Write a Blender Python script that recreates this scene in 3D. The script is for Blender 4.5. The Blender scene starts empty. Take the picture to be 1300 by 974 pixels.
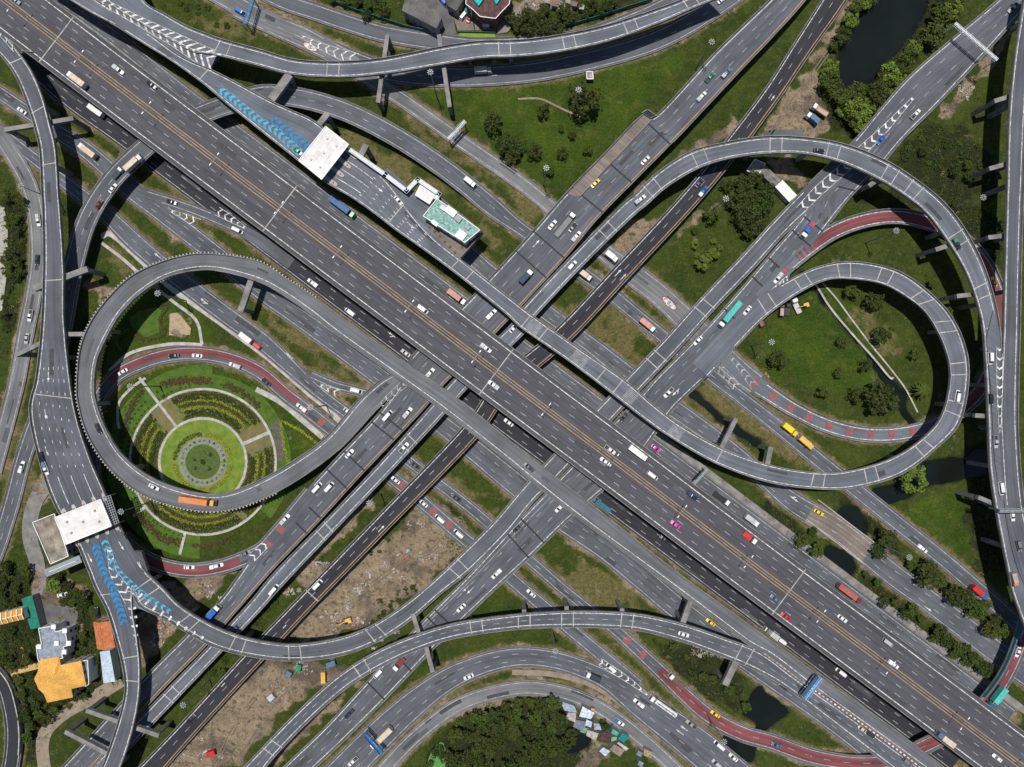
import bpy, bmesh, math, random
import numpy as np
from mathutils import Vector, Matrix
R_ = math.radians
random.seed(7); rng = np.random.default_rng(7)
SC = bpy.context.scene
COL = SC.collection

# ------------------------------------------------------------------ camera
H = 320.0            # drone height above the ground, metres
S = 0.365            # ground metres per photo pixel
CX, CY = 650.0, 487.0
cam = bpy.data.cameras.new('camera'); camo = bpy.data.objects.new('camera', cam)
COL.objects.link(camo); camo.location = (0, 0, H)
cam.sensor_width = 36.0
cam.lens = 36.0 * H / (1300 * S)
cam.clip_start = 1; cam.clip_end = 9000
SC.camera = camo

# ------------------------------------------------------------------ light
SUN = Vector((0.08, -0.20, -1.0)).normalized()
w = bpy.data.worlds.new('World'); SC.world = w; w.use_nodes = True
nt = w.node_tree; bg = nt.nodes['Background']
sky = nt.nodes.new('ShaderNodeTexSky'); sky.sky_type = 'NISHITA'; sky.sun_disc = False
sky.sun_elevation = math.asin(-SUN.z)
sky.sun_rotation = math.atan2(-SUN.x, -SUN.y)
nt.links.new(sky.outputs[0], bg.inputs[0]); bg.inputs[1].default_value = 0.075
sl = bpy.data.lights.new('sun', 'SUN'); sl.energy = 4.6; sl.angle = R_(0.9); sl.color = (1, 0.97, 0.93)
so = bpy.data.objects.new('sun', sl); COL.objects.link(so)
so.rotation_euler = SUN.to_track_quat('-Z', 'Y').to_euler()
SC.view_settings.view_transform = 'Standard'; SC.view_settings.look = 'None'
SC.view_settings.exposure = 0.05; SC.view_settings.gamma = 1
SC.render.engine = 'CYCLES'

# ------------------------------------------------------------------ coordinates
TO = {1:(0,0),2:(325,0),3:(650,0),4:(970,0),5:(0,240),6:(325,240),7:(650,240),8:(970,240),
      9:(0,480),10:(325,480),11:(650,480),12:(970,480),13:(0,724),14:(325,724),15:(650,724),16:(970,724)}
K = 3.897
def Q(t, x, y):
    a, b = TO[t]; return (a + x / K, b + y / K)
def W(px, py, z=0.0):
    f = S * (1 - z / H); return ((px - CX) * f, (CY - py) * f)
def TW(t, x, y, z=0.0):
    px, py = Q(t, x, y); return W(px, py, z)

# ------------------------------------------------------------------ materials
def hexc(h):
    h = h.lstrip('#'); c = [int(h[i:i+2], 16) / 255 for i in (0, 2, 4)]
    return tuple((v / 12.92 if v < .04045 else ((v + .055) / 1.055) ** 2.4) for v in c) + (1,)
MATS = {}
def newmat(name, rough=0.85, metal=0.0, spec=0.3):
    m = bpy.data.materials.new(name); m.use_nodes = True
    b = m.node_tree.nodes['Principled BSDF']
    b.inputs['Roughness'].default_value = rough; b.inputs['Metallic'].default_value = metal
    b.inputs['Specular IOR Level'].default_value = spec
    return m, m.node_tree, b
def noisy(name, c1, c2, scale=0.4, rough=0.9, detail=5, lo=.35, hi=.65, metal=0.0, spec=.3, c3=None, scale3=6.0, f3=.35, bump=0.0):
    """object-space noise between two colours, plus a fine second layer"""
    if name in MATS: return MATS[name]
    m, nt, b = newmat(name, rough, metal, spec)
    N, L = nt.nodes, nt.links
    tc = N.new('ShaderNodeNewGeometry')
    n = N.new('ShaderNodeTexNoise'); n.inputs['Scale'].default_value = scale; n.inputs['Detail'].default_value = detail
    L.new(tc.outputs['Position'], n.inputs['Vector'])
    r = N.new('ShaderNodeMapRange'); r.inputs[1].default_value = lo; r.inputs[2].default_value = hi
    L.new(n.outputs[0], r.inputs[0])
    mx = N.new('ShaderNodeMix'); mx.data_type = 'RGBA'
    mx.inputs[6].default_value = c1; mx.inputs[7].default_value = c2
    L.new(r.outputs[0], mx.inputs[0]); out = mx.outputs[2]
    n2 = N.new('ShaderNodeTexNoise'); n2.inputs['Scale'].default_value = scale3; n2.inputs['Detail'].default_value = 3
    L.new(tc.outputs['Position'], n2.inputs['Vector'])
    r2 = N.new('ShaderNodeMapRange'); r2.inputs[1].default_value = .3; r2.inputs[2].default_value = .7
    r2.inputs[3].default_value = 1 - f3; r2.inputs[4].default_value = 1 + f3
    L.new(n2.outputs[0], r2.inputs[0])
    mu = N.new('ShaderNodeMix'); mu.data_type = 'RGBA'; mu.blend_type = 'MULTIPLY'; mu.inputs[0].default_value = 1
    L.new(out, mu.inputs[6]); L.new(r2.outputs[0], mu.inputs[7]); out = mu.outputs[2]
    L.new(out, b.inputs['Base Color'])
    if bump:
        bp = N.new('ShaderNodeBump'); bp.inputs['Strength'].default_value = bump; bp.inputs['Distance'].default_value = .3
        L.new(n2.outputs[0], bp.inputs['Height']); L.new(bp.outputs[0], b.inputs['Normal'])
    MATS[name] = m; return m
def asphalt(name, c, var=.22, lane=3.6, track=.1, patch=.25):
    """road surface: UV.x along the road, UV.y across it, in metres.  Wear tracks run along the lanes."""
    if name in MATS: return MATS[name]
    m, nt, b = newmat(name, .82, 0, .35)
    N, L = nt.nodes, nt.links
    uv = N.new('ShaderNodeUVMap'); uv.uv_map = 'UVMap'
    def noise(vec, sc, det, lo, hi, a, bb):
        n = N.new('ShaderNodeTexNoise'); n.inputs['Scale'].default_value = sc; n.inputs['Detail'].default_value = det
        L.new(vec, n.inputs['Vector'])
        r = N.new('ShaderNodeMapRange'); r.inputs[1].default_value = lo; r.inputs[2].default_value = hi
        r.inputs[3].default_value = a; r.inputs[4].default_value = bb
        L.new(n.outputs[0], r.inputs[0]); return r.outputs[0]
    mp = N.new('ShaderNodeMapping'); mp.inputs['Scale'].default_value = (.018, .75, 1); L.new(uv.outputs[0], mp.inputs['Vector'])
    a = noise(mp.outputs[0], 1.0, 4, .3, .7, 1 - var, 1 + var)
    g = N.new('ShaderNodeNewGeometry')
    bb = noise(g.outputs['Position'], .07, 6, .3, .7, 1 - patch, 1 + patch)
    c3 = noise(g.outputs['Position'], 2.5, 2, .3, .7, .9, 1.1)
    # two wheel tracks per lane, darkened by tyres
    sx = N.new('ShaderNodeSeparateXYZ'); L.new(uv.outputs[0], sx.inputs[0])
    k = N.new('ShaderNodeMath'); k.operation = 'MULTIPLY'; k.inputs[1].default_value = 2 * math.pi / (lane / 2); L.new(sx.outputs[1], k.inputs[0])
    s = N.new('ShaderNodeMath'); s.operation = 'COSINE'; L.new(k.outputs[0], s.inputs[0])
    t = N.new('ShaderNodeMath'); t.operation = 'MULTIPLY_ADD'; t.inputs[1].default_value = track * .5; t.inputs[2].default_value = 1.0; L.new(s.outputs[0], t.inputs[0])
    def mul(p, q):
        x = N.new('ShaderNodeMath'); x.operation = 'MULTIPLY'; L.new(p, x.inputs[0]); L.new(q, x.inputs[1]); return x.outputs[0]
    f = mul(mul(a, bb), mul(c3, t.outputs[0]))
    mx = N.new('ShaderNodeMix'); mx.data_type = 'RGBA'; mx.blend_type = 'MULTIPLY'; mx.inputs[0].default_value = 1
    mx.inputs[6].default_value = c; L.new(f, mx.inputs[7]); L.new(mx.outputs[2], b.inputs['Base Color'])
    MATS[name] = m; return m
def plain(name, c, rough=.5, metal=0., spec=.4):
    if name in MATS: return MATS[name]
    return noisy(name, c, tuple(v * .86 for v in c[:3]) + (1,), .8, rough, 3, metal=metal, spec=spec, scale3=5, f3=.07)

A_MAIN = asphalt('asphalt_main', (.057, .0565, .064, 1), var=.24, track=.1, patch=.14)
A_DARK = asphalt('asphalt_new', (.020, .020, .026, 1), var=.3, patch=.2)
A_MID  = asphalt('asphalt_mid', (.074, .079, .091, 1), track=.1)
A_BLUE = asphalt('asphalt_grey', (.096, .104, .121, 1), var=.2, track=.1)
A_LITE = asphalt('concrete_road', (.125, .126, .13, 1), var=.25, track=.1)
A_BROWN = asphalt('bridge_slab', (.15, .125, .105, 1), var=.25)
A_RED  = asphalt('red_asphalt', (.145, .040, .042, 1), var=.35, track=.1)
CONC = noisy('concrete', (.22, .21, .20, 1), (.125, .12, .115, 1), .25, .9, 6, c3=1, scale3=3, f3=.25)
CONC_L = noisy('pale_concrete', (.40, .375, .345, 1), (.25, .235, .215, 1), .3, .9, 6, scale3=3, f3=.2)
CONC_D = noisy('stained_concrete', (.17, .158, .145, 1), (.09, .084, .078, 1), .35, .9, 6, scale3=2, f3=.3)
P_WHITE = noisy('white_paint', (.62, .61, .59, 1), (.24, .24, .24, 1), .8, .7, 8, .42, .62, scale3=5, f3=.3)
P_WORN = noisy('worn_white_paint', (.40, .39, .38, 1), (.18, .18, .18, 1), .5, .7, 5, scale3=3, f3=.3)
P_ORANGE = noisy('orange_paint', (.50, .28, .05, 1), (.30, .18, .06, 1), .5, .7, 5, scale3=3, f3=.2)
P_BLUE = noisy('blue_paint', (.02, .17, .36, 1), (.03, .11, .2, 1), .5, .7, 5, scale3=3, f3=.2)
P_CYAN = noisy('cyan_paint', (.06, .34, .52, 1), (.06, .15, .21, 1), .8, .7, 8, scale3=3, f3=.2)
P_RED = noisy('red_paint', (.28, .07, .065, 1), (.15, .06, .058, 1), .6, .7, 5, scale3=3, f3=.25)

# ------------------------------------------------------------------ mesh helpers
def link(name, me, parent=None):
    o = bpy.data.objects.new(name, me); COL.objects.link(o)
    if parent is not None: o.parent = parent
    return o
def tag(o, label=None, cat=None, group=None, kind=None):
    if label: o['label'] = label
    if cat: o['category'] = cat
    if group: o['group'] = group
    if kind: o['kind'] = kind
    return o
def empty(name, loc=(0, 0, 0), rz=0.0):
    o = bpy.data.objects.new(name, None); COL.objects.link(o)
    o.location = loc; o.rotation_euler = (0, 0, rz); o.empty_display_size = .5
    return o
class MB:
    def __init__(s): s.v = []; s.f = []; s.uv = []; s.mi = []; s.mats = []; s.hasuv = False
    def quad(s, pts, uvs=None, mat=0):
        i = len(s.v); s.v.extend(pts); s.f.append(tuple(range(i, i + len(pts)))); s.mi.append(mat)
        if uvs: s.hasuv = True
        s.uv.append(uvs)
    def box(s, c, sz, rz=0.0, mat=0, taper=1.0):
        hx, hy, hz = sz[0] / 2, sz[1] / 2, sz[2] / 2; ca, sa = math.cos(rz), math.sin(rz)
        P = []
        for z, k in ((-hz, 1), (hz, taper)):
            for x, y in ((-hx, -hy), (hx, -hy), (hx, hy), (-hx, hy)):
                x *= k; y *= k
                P.append((c[0] + x * ca - y * sa, c[1] + x * sa + y * ca, c[2] + z))
        s.hull8(P, mat)
    def hull8(s, P, mat=0):
        i = len(s.v); s.v.extend(P)
        for f in ((3, 2, 1, 0), (4, 5, 6, 7), (0, 1, 5, 4), (1, 2, 6, 5), (2, 3, 7, 6), (3, 0, 4, 7)):
            s.f.append(tuple(i + k for k in f)); s.mi.append(mat); s.uv.append(None)
    def prism(s, poly, z0, z1, mat=0):
        a = sum(poly[i][0] * poly[(i+1) % len(poly)][1] - poly[(i+1) % len(poly)][0] * poly[i][1] for i in range(len(poly)))
        if a < 0: poly = poly[::-1]
        i = len(s.v); n = len(poly)
        s.v.extend([(p[0], p[1], z0) for p in poly] + [(p[0], p[1], z1) for p in poly])
        s.f.append(tuple(i + n + k for k in range(n))); s.mi.append(mat); s.uv.append(None)
        s.f.append(tuple(i + k for k in reversed(range(n)))); s.mi.append(mat); s.uv.append(None)
        for k in range(n):
            s.f.append((i + k, i + (k+1) % n, i + n + (k+1) % n, i + n + k)); s.mi.append(mat); s.uv.append(None)
    def tube(s, a, b, r0, r1=None, n=6, mat=0):
        r1 = r0 if r1 is None else r1
        a = Vector(a); b = Vector(b); d = (b - a).normalized()
        u = d.orthogonal().normalized(); v = d.cross(u)
        i = len(s.v)
        for p, r in ((a, r0), (b, r1)):
            for k in range(n):
                t = 2 * math.pi * k / n; s.v.append(tuple(p + u * (r * math.cos(t)) + v * (r * math.sin(t))))
        for k in range(n):
            s.f.append((i + k, i + (k+1) % n, i + n + (k+1) % n, i + n + k)); s.mi.append(mat); s.uv.append(None)
        s.f.append(tuple(i + n + k for k in range(n))); s.mi.append(mat); s.uv.append(None)
        s.f.append(tuple(i + k for k in reversed(range(n)))); s.mi.append(mat); s.uv.append(None)
    def bar(s, a, b, w, h, mat=0):
        a = Vector(a); b = Vector(b); d = (b - a); d.normalize()
        u = d.cross(Vector((0, 0, 1)))
        if u.length < 1e-3: u = Vector((1, 0, 0))
        u.normalize(); v = u.cross(d)
        P = []
        for p in (a, b):
            for sx, sy in ((-1, -1), (1, -1), (1, 1), (-1, 1)):
                P.append(tuple(p + u * (sx * w / 2) + v * (sy * h / 2)))
        s.hull8([P[0], P[1], P[5], P[4], P[3], P[2], P[6], P[7]], mat)
    def mesh(s, name, mat):
        me = bpy.data.meshes.new(name); me.from_pydata(s.v, [], s.f)
        for m in (mat if isinstance(mat, (list, tuple)) else [mat]): me.materials.append(m)
        me.polygons.foreach_set('material_index', s.mi)
        if s.hasuv:
            ul = me.uv_layers.new(name='UVMap'); flat = []
            for f, u in zip(s.f, s.uv):
                if u: 
                    for q in u: flat.extend(q)
                else: flat.extend([0.0, 0.0] * len(f))
            ul.data.foreach_set('uv', flat)
        me.update(); return me
    def build(s, name, mat, parent=None):
        if not s.f: return None
        return link(name, s.mesh(name, mat), parent)
# ------------------------------------------------------------------ roads
A_WARM = asphalt('asphalt_warm', (.100, .103, .110, 1), var=.2, track=.08)
ROADS = {}
ORDER = []
def catmull(P, n=14):
    P = [np.array(p, float) for p in P]
    P = [2 * P[0] - P[1]] + P + [2 * P[-1] - P[-2]]
    out = []
    for i in range(1, len(P) - 2):
        p0, p1, p2, p3 = P[i-1], P[i], P[i+1], P[i+2]
        for k in range(n):
            t = k / n
            out.append(.5 * ((2 * p1) + (-p0 + p2) * t + (2*p0 - 5*p1 + 4*p2 - p3) * t*t + (-p0 + 3*p1 - 3*p2 + p3) * t**3))
    out.append(P[-2]); return np.array(out)
class Road: pass
def road(key, st, z, name='viaduct', label='', mat=None, elev=True, edge=('w', 'w'), eoff=1.25, dashes=(), period=8.6, dash=3.0,
         parapet=True, joints=None, pair=False, lite=None, base=.05, wdash=.2, pil=32, kerb=True, shoulder=0.0, linear=False, width=None):
    r = Road(); r.key = key; n = len(st)
    zi = [q[0] for q in z]; zz = [q[1] for q in z]
    rows = []
    zs = [float(np.interp(i, zi, zz)) for i in range(n)]
    if len(st[0]) == 2:      # centre points, photo pixels
        pts = [W(p[0], p[1], zs[i]) for i, p in enumerate(st)]
        ws = width if isinstance(width, (list, tuple)) else [width] * n
        D = catmull([(p[0], p[1], zs[i], ws[i] * S * (1 - zs[i] / H)) for i, p in enumerate(pts)])
        T = np.gradient(D[:, :2], axis=0); T /= np.linalg.norm(T, axis=1)[:, None] + 1e-9
        Nn = np.stack([T[:, 1], -T[:, 0]], 1)     # to the right
        Lp = D[:, :2] - Nn * D[:, 3:4] / 2; Rp = D[:, :2] + Nn * D[:, 3:4] / 2; Z = D[:, 2]
    else:
        A = [(*TW(s[0], s[1], s[2], zs[i]), *TW(s[0], s[3], s[4], zs[i]), zs[i]) for i, s in enumerate(st)]
        D = catmull(A)
        Lp = D[:, :2]; Rp = D[:, 2:4]; Z = D[:, 4]
    C = (Lp + Rp) / 2
    s = np.concatenate([[0], np.cumsum(np.linalg.norm(np.diff(C, axis=0), axis=1))])
    m = max(3, int(s[-1] / 2.6)); ss = np.linspace(0, s[-1], m)
    f = lambda a: np.interp(ss, s, a)
    r.L = np.stack([f(Lp[:, 0]), f(Lp[:, 1])], 1); r.R = np.stack([f(Rp[:, 0]), f(Rp[:, 1])], 1)
    r.Z = f(Z); r.C = (r.L + r.R) / 2; r.s = ss
    r.T = np.gradient(r.C, axis=0); r.T /= np.linalg.norm(r.T, axis=1)[:, None] + 1e-9
    d = r.R - r.L; r.w = np.linalg.norm(d, axis=1); r.N = d / r.w[:, None]
    r.dz = base + .006 * len(ORDER)
    r.elev = elev
    r.o = dict(name=name, label=label, mat=mat or A_MID, edge=edge, eoff=eoff, dashes=dashes, period=period, dash=dash, parapet=parapet,
               joints=joints, pair=pair, pil=pil, wdash=wdash, kerb=kerb, shoulder=shoulder)
    ROADS[key] = r; ORDER.append(key); return r
def nearest(r, x, y):
    d = (r.C[:, 0] - x) ** 2 + (r.C[:, 1] - y) ** 2
    i = int(np.argmin(d)); v = np.array([x, y]) - r.C[i]
    return i, float(v @ r.N[i]), float(v @ r.T[i])
def inside(r, x, y, z, margin=.5, zt=1.6):
    i, lat, al = nearest(r, x, y)
    return abs(lat) < r.w[i] / 2 - margin and abs(al) < 3.0 and abs(r.Z[i] - z) < zt
def in_other(key, x, y, z, margin=.5):
    return any(k != key and inside(r, x, y, z, margin) for k, r in ROADS.items())
def at(r, s, lat=None, frac=None, offL=None, offR=None):
    """point on a road: s metres along; across by signed metres from the centre, by fraction of width, or from an edge"""
    C = np.array([np.interp(s, r.s, r.C[:, 0]), np.interp(s, r.s, r.C[:, 1])])
    N = np.array([np.interp(s, r.s, r.N[:, 0]), np.interp(s, r.s, r.N[:, 1])]); N /= np.linalg.norm(N)
    w = np.interp(s, r.s, r.w); z = np.interp(s, r.s, r.Z)
    if frac is not None: q = (frac - .5) * w
    elif offL is not None: q = -w / 2 + offL
    elif offR is not None: q = w / 2 - offR
    else: q = lat or 0
    p = C + N * q
    return float(p[0]), float(p[1]), float(z), N
def stripe(mb, r, s0, s1, w, dz, skip=None, step=2.6, **kw):
    n = max(1, int(math.ceil((s1 - s0) / step)))
    prev = None
    for i in range(n + 1):
        s = s0 + (s1 - s0) * i / n
        x, y, z, N = at(r, s, **kw)
        cur = ((x - N[0]*w/2, y - N[1]*w/2, z + dz), (x + N[0]*w/2, y + N[1]*w/2, z + dz), x, y, z)
        if prev is not None:
            if not (skip and skip((cur[2] + prev[2]) / 2, (cur[3] + prev[3]) / 2, cur[4])):
                mb.quad([prev[0], prev[1], cur[1], cur[0]])
        prev = cur
def span(mb, r, s0, s1, f0, f1, dz, uvs=True, step=2.6, sub=1):
    """surface patch between two width fractions"""
    n = max(1, int(math.ceil((s1 - s0) / step))); prev = None
    for i in range(n + 1):
        s = s0 + (s1 - s0) * i / n
        a = at(r, s, frac=f0); b = at(r, s, frac=f1); w = np.interp(s, r.s, r.w)
        cur = ((a[0], a[1], a[2] + dz), (b[0], b[1], b[2] + dz), (s, f0 * w), (s, f1 * w))
        if prev: mb.quad([prev[0], prev[1], cur[1], cur[0]], [prev[2], prev[3], cur[3], cur[2]])
        prev = cur
def s_at(r, px, py):
    """distance along road at photo pixel"""
    x, y = W(px, py, 8)
    for _ in range(3):
        i, _l, _a = nearest(r, x, y); x, y = W(px, py, r.Z[i] + .3)
    i, _l, al = nearest(r, x, y)
    return float(r.s[i] + al)
def sq(r, t, x, y): return s_at(r, *Q(t, x, y))

def build_road(key):
    r = ROADS[key]; o = r.o; n = len(r.s); Z = r.Z + r.dz
    if r.elev:
        root = empty(o['name'], (float(r.C[n//2][0]), float(r.C[n//2][1]), 0)); tag(root, o['label'], 'viaduct')
    else:
        root = None
    base = Vector(root.location) if root else Vector((0, 0, 0))
    # surface
    mb = MB(); wmid = r.w
    for i in range(n - 1):
        for f0, f1 in ((0, .5), (.5, 1)):
            a = r.L[i] + (r.R[i] - r.L[i]) * f0; b = r.L[i] + (r.R[i] - r.L[i]) * f1
            c = r.L[i+1] + (r.R[i+1] - r.L[i+1]) * f1; d = r.L[i+1] + (r.R[i+1] - r.L[i+1]) * f0
            mb.quad([(a[0], a[1], Z[i]), (b[0], b[1], Z[i]), (c[0], c[1], Z[i+1]), (d[0], d[1], Z[i+1])],
                    [(r.s[i], f0*r.w[i]), (r.s[i], f1*r.w[i]), (r.s[i+1], f1*r.w[i+1]), (r.s[i+1], f0*r.w[i+1])])
    surf = mb.build('road_surface' if r.elev else 'road', o['mat'], root)
    if not r.elev:
        tag(surf, o['label'], 'road', None, 'structure'); root = surf
    r.root = root; r.base = base
    # body under the surface
    mb = MB()
    for i in range(n - 1):
        P = []
        for j in (i, i + 1):
            th = 1.9 if r.elev else .5
            zt = Z[j] - .012; zb = max(zt - th, -.7) if r.elev else zt - th
            inset = min(r.w[j] * .22, 2.4) if r.elev else 0.0
            L, R, N = r.L[j], r.R[j], r.N[j]
            P.append([(L[0], L[1], zt), (R[0], R[1], zt), (R[0], R[1], zt - .45), (R[0]-N[0]*inset, R[1]-N[1]*inset, zb), (L[0]+N[0]*inset, L[1]+N[1]*inset, zb), (L[0], L[1], zt - .45)])
        for k in range(6):
            k2 = (k + 1) % 6
            mb.quad([P[0][k], P[1][k], P[1][k2], P[0][k2]])
        if i == 0: mb.quad(P[0][::-1])
        if i == n - 2: mb.quad(P[1])
    mb.build('road_deck' if r.elev else 'road_bed', CONC_D if r.elev else CONC, root)
    # parapets / kerbs
    if o['parapet']:
        hgt = .95 if r.elev else .3; th = .38 if r.elev else .34
        for side in (0, 1):
            mb = MB(); run = []
            def flush(run):
                if len(run) < 2: return
                for a, b in zip(run, run[1:]):
                    for k in range(4):
                        k2 = (k + 1) % 4; mb.quad([a[k], b[k], b[k2], a[k2]])
                mb.quad(run[0][::-1]); mb.quad(run[-1])
            for i in range(n):
                e = r.L[i] if side == 0 else r.R[i]; sg = 1 if side == 0 else -1; N = r.N[i] * sg
                q = e + N * th * .5
                if any(sd == side and a_ < r.s[i] < b_ for sd, a_, b_ in o.get('nopar', ())) or in_other(key, q[0], q[1], r.Z[i], .15 if r.elev else .1): flush(run); run = []; continue
                e1 = e + N * th; z0 = Z[i] - .3
                e0 = e - N * .02
                run.append([(e0[0], e0[1], z0), (e0[0]+N[0]*.06, e0[1]+N[1]*.06, Z[i]+hgt), (e1[0]-N[0]*.06, e1[1]-N[1]*.06, Z[i]+hgt), (e1[0], e1[1], z0)])
            flush(run)
            mb.build('parapet' if r.elev else 'kerb', CONC, root)
    # lane markings
    mb = MB(); mo = MB(); me_ = MB()
    sk = lambda x, y, z: in_other(key, x, y, z, .9)
    for side, c in enumerate(o['edge']):
        if c is None: continue
        kw = {'offL': o['eoff']} if side == 0 else {'offR': o['eoff']}
        stripe(mo if c == 'o' else me_, r, 0, r.s[-1], .34 if key == 'M' else .28, r.dz + .012, sk, **kw)
    for fr in o['dashes']:
        s = random.uniform(0, 4)
        while s < r.s[-1] - o['dash']:
            x, y, z, N = at(r, s, frac=fr)
            stripe(mb, r, s, s + o['dash'], o['wdash'], r.dz + .012, None, frac=fr); s += o['period']
    mb.build('lane_marking', P_WORN, root); me_.build('edge_marking', P_WHITE if r.elev else P_WORN, root); mo.build('edge_marking', P_ORANGE, root)
    # expansion joints
    if o['joints']:
        for s in o['joints']:
            for ds in ((-2.6, 2.6) if o['pair'] else (0,)):
                mb = MB(); a = at(r, s + ds, frac=0.0); b = at(r, s + ds, frac=1.0)
                if not 0 < s + ds < r.s[-1]: continue
                N = a[3]; T = np.array([-N[1], N[0]]) * .22
                z = a[2] + r.dz + .02
                a = (a[0] + N[0]*.4, a[1] + N[1]*.4); b = (b[0] - N[0]*.4, b[1] - N[1]*.4)
                mb.quad([(a[0]-T[0], a[1]-T[1], z), (b[0]-T[0], b[1]-T[1], z), (b[0]+T[0], b[1]+T[1], z), (a[0]+T[0], a[1]+T[1], z)])
                mb.build('expansion_joint', CONC_L, root)
    # piers
    if r.elev and o['pil']:
        s = 14.0
        while s < r.s[-1] - 4:
            for ds in (0, 6, -6, 11):
                x, y, z, N = at(r, s + ds, lat=0)
                if z < 4.5: break
                bad = any(k != key and (lambda t: abs(t[1]) < q.w[t[0]] / 2 + 1.0 and abs(t[2]) < 4 and q.Z[t[0]] < z - 3)(nearest(q, x, y)) for k, q in ROADS.items())
                if bad or in_other(key, x, y, z, 1): continue
                mb = MB(); wd = float(np.interp(s + ds, r.s, r.w)); a = math.atan2(N[1], N[0])
                mb.box((x, y, (z - 3.2) / 2 - .5), (2.0, 1.7, z - 3.2 + 1.0), a)
                hw = wd * .33
                T = np.array([-N[1], N[0]]) * .85
                P = []
                for zz_, hh in ((z - 3.4, 1.0), (z - 1.86, hw)):
                    for sx, sy in ((-1, -1), (1, -1), (1, 1), (-1, 1)):
                        P.append((x + N[0]*hh*sx + T[0]*sy, y + N[1]*hh*sx + T[1]*sy, zz_))
                mb.hull8(P); mb.build('pier', CONC, root); break
            s += o['pil']
    return r
def reparent_all():
    """parts were modelled in world space: keep them there under an Empty that stands at the thing's base"""
    bpy.context.view_layer.update()
    for k, r in ROADS.items():
        if r.elev:
            for ch in r.root.children: ch.location = -Vector(r.root.location)

T_ = [(1,230,-170,160,-120),(1,480,0,415,45),(1,620,90,570,130),(1,760,180,715,222),(1,900,280,850,305),(1,1060,351,1005,417),(1,1189,417,1111,507),
      (2,66,495,-20,616),(2,183,549,82,698),(2,292,600,171,768),(2,450,730,330,895),(2,600,845,480,985),(6,690,10,600,135),(6,770,120,690,205),
      (6,880,240,825,300),(6,1050,375,1000,430),(6,1286,560,1230,615),(7,100,622,45,690),(7,330,785,275,850),(11,560,10,500,85),(11,700,130,640,195),
      (11,840,235,790,300),(11,1050,350,1010,425),(11,1286,430,1260,515),(12,260,465,240,548),(12,430,455,440,545),(12,640,390,680,475),
      (12,800,280,870,330),(12,880,170,970,210),(12,915,0,1010,0),(8,890,790,990,770),(8,800,620,910,610),(8,690,530,760,465),(8,580,472,620,390),
      (8,430,448,430,358),(8,300,455,260,385),(8,150,530,100,462),(8,0,640,-50,560),(7,1120,770,1040,700),(7,970,930,890,860)]
road('T', T_, [(0,15),(23,15),(33,12),(38,8.02),(60,8.02)], label='long toll viaduct running beside the main highway and round the right-hand loop',
     mat=A_BLUE, eoff=.9, pil=34)
TR_ = [(1,640,-140,500,-60),(1,720,10,540,20),(1,820,70,690,115),(1,930,130,850,205),(1,1020,165,960,262),(1,1100,195,1060,275),(1,1286,245,1270,328),
       (2,200,295,190,375),(2,430,305,425,387),(2,650,285,660,367),(2,900,235,920,325),(2,1100,205,1110,293),(2,1286,200,1290,285),(3,200,180,215,265),
       (3,450,130,480,208),(3,700,50,730,118),(3,860,-10,900,45),(3,1000,-80,1060,-20)]
road('TR', TR_, [(0,15),(6,15),(11,11.5),(20,11.5)], label='curved two-lane overpass sweeping across the top beside the village roofs', mat=A_BLUE, pair=True, pil=36)
L_ = [(1,-90,40,-170,110),(1,20,160,-60,215),(1,100,262,25,300),(1,165,360,85,390),(1,215,480,140,525),(1,252,620,178,650),(1,280,740,200,760),(1,296,974,210,974),
      (5,303,120,215,110),(5,320,400,218,400),(5,322,650,207,690),(9,350,0,180,0),(9,385,200,148,160),(9,450,400,195,400),(9,520,560,270,620),
      (9,590,720,375,800),(9,665,860,430,930),(13,720,0,440,0),(13,668,60,470,80),(13,660,180,532,200),(13,683,330,578,350),(13,697,480,612,490),
      (13,690,640,618,610),(13,655,810,578,770),(13,600,974,505,974),(13,530,1120,430,1110)]
road('L', L_, [(0,15),(30,15)], label='tall viaduct down the left side carrying the lower toll plaza', mat=A_MID, eoff=1.0, pil=34)
LC_ = [(9,600,742,520,830),(9,668,862,590,940),(13,722,0,640,60),(13,815,90,690,175),(13,910,185,820,242),(13,1100,290,1045,372),(13,1286,345,1265,430),(14,200,362,210,447),(14,400,333,430,420),
       (14,550,280,610,350),(14,700,190,770,245),(14,850,70,920,115),(10,1000,880,1068,948),(10,1180,700,1250,765),(11,40,550,110,610),
       (11,180,400,250,470),(7,600,895,670,960),(7,760,730,830,790),(7,930,540,1000,600),(7,1140,320,1210,380),(8,32,167,100,228),(8,186,8,258,78),(4,430,705,520,790)]
road('LC', LC_, [(0,15),(9,15),(13,8),(30,8)], label='narrow ramp curving from the toll plaza under the main highway to upper right', mat=A_MID, pair=True, pil=34)
LX_ = [(6,800,910,740,850),(10,745,25,665,-20),(10,690,70,605,15),(10,580,180,500,110),(10,420,350,345,290),(10,210,505,165,420),(10,20,605,-10,515),(9,1100,657,1100,568),(9,900,642,940,557),
       (9,700,572,750,488),(9,550,452,605,372),(9,440,290,520,230),(9,390,130,478,105),(5,383,960,472,960),(5,398,800,488,840),(5,440,680,552,700),
       (5,520,560,610,610),(5,640,440,700,520),(5,780,368,830,440),(5,950,323,980,405),(5,1100,325,1100,412),(5,1286,360,1262,455),(6,150,440,108,510),
       (6,300,540,258,612),(6,450,650,392,718),(6,730,850,672,918),(10,1000,100,925,165),(10,1286,330,1208,385),(11,180,460,110,525),(11,430,650,365,725),
       (15,810,0,762,66),(15,1072,191,1017,257),(15,1220,300,1169,370),(16,78,374,39,436),(16,300,540,252,600),(16,600,750,540,808),(16,890,974,810,1000),(16,1020,1080,940,1100)]
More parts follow.
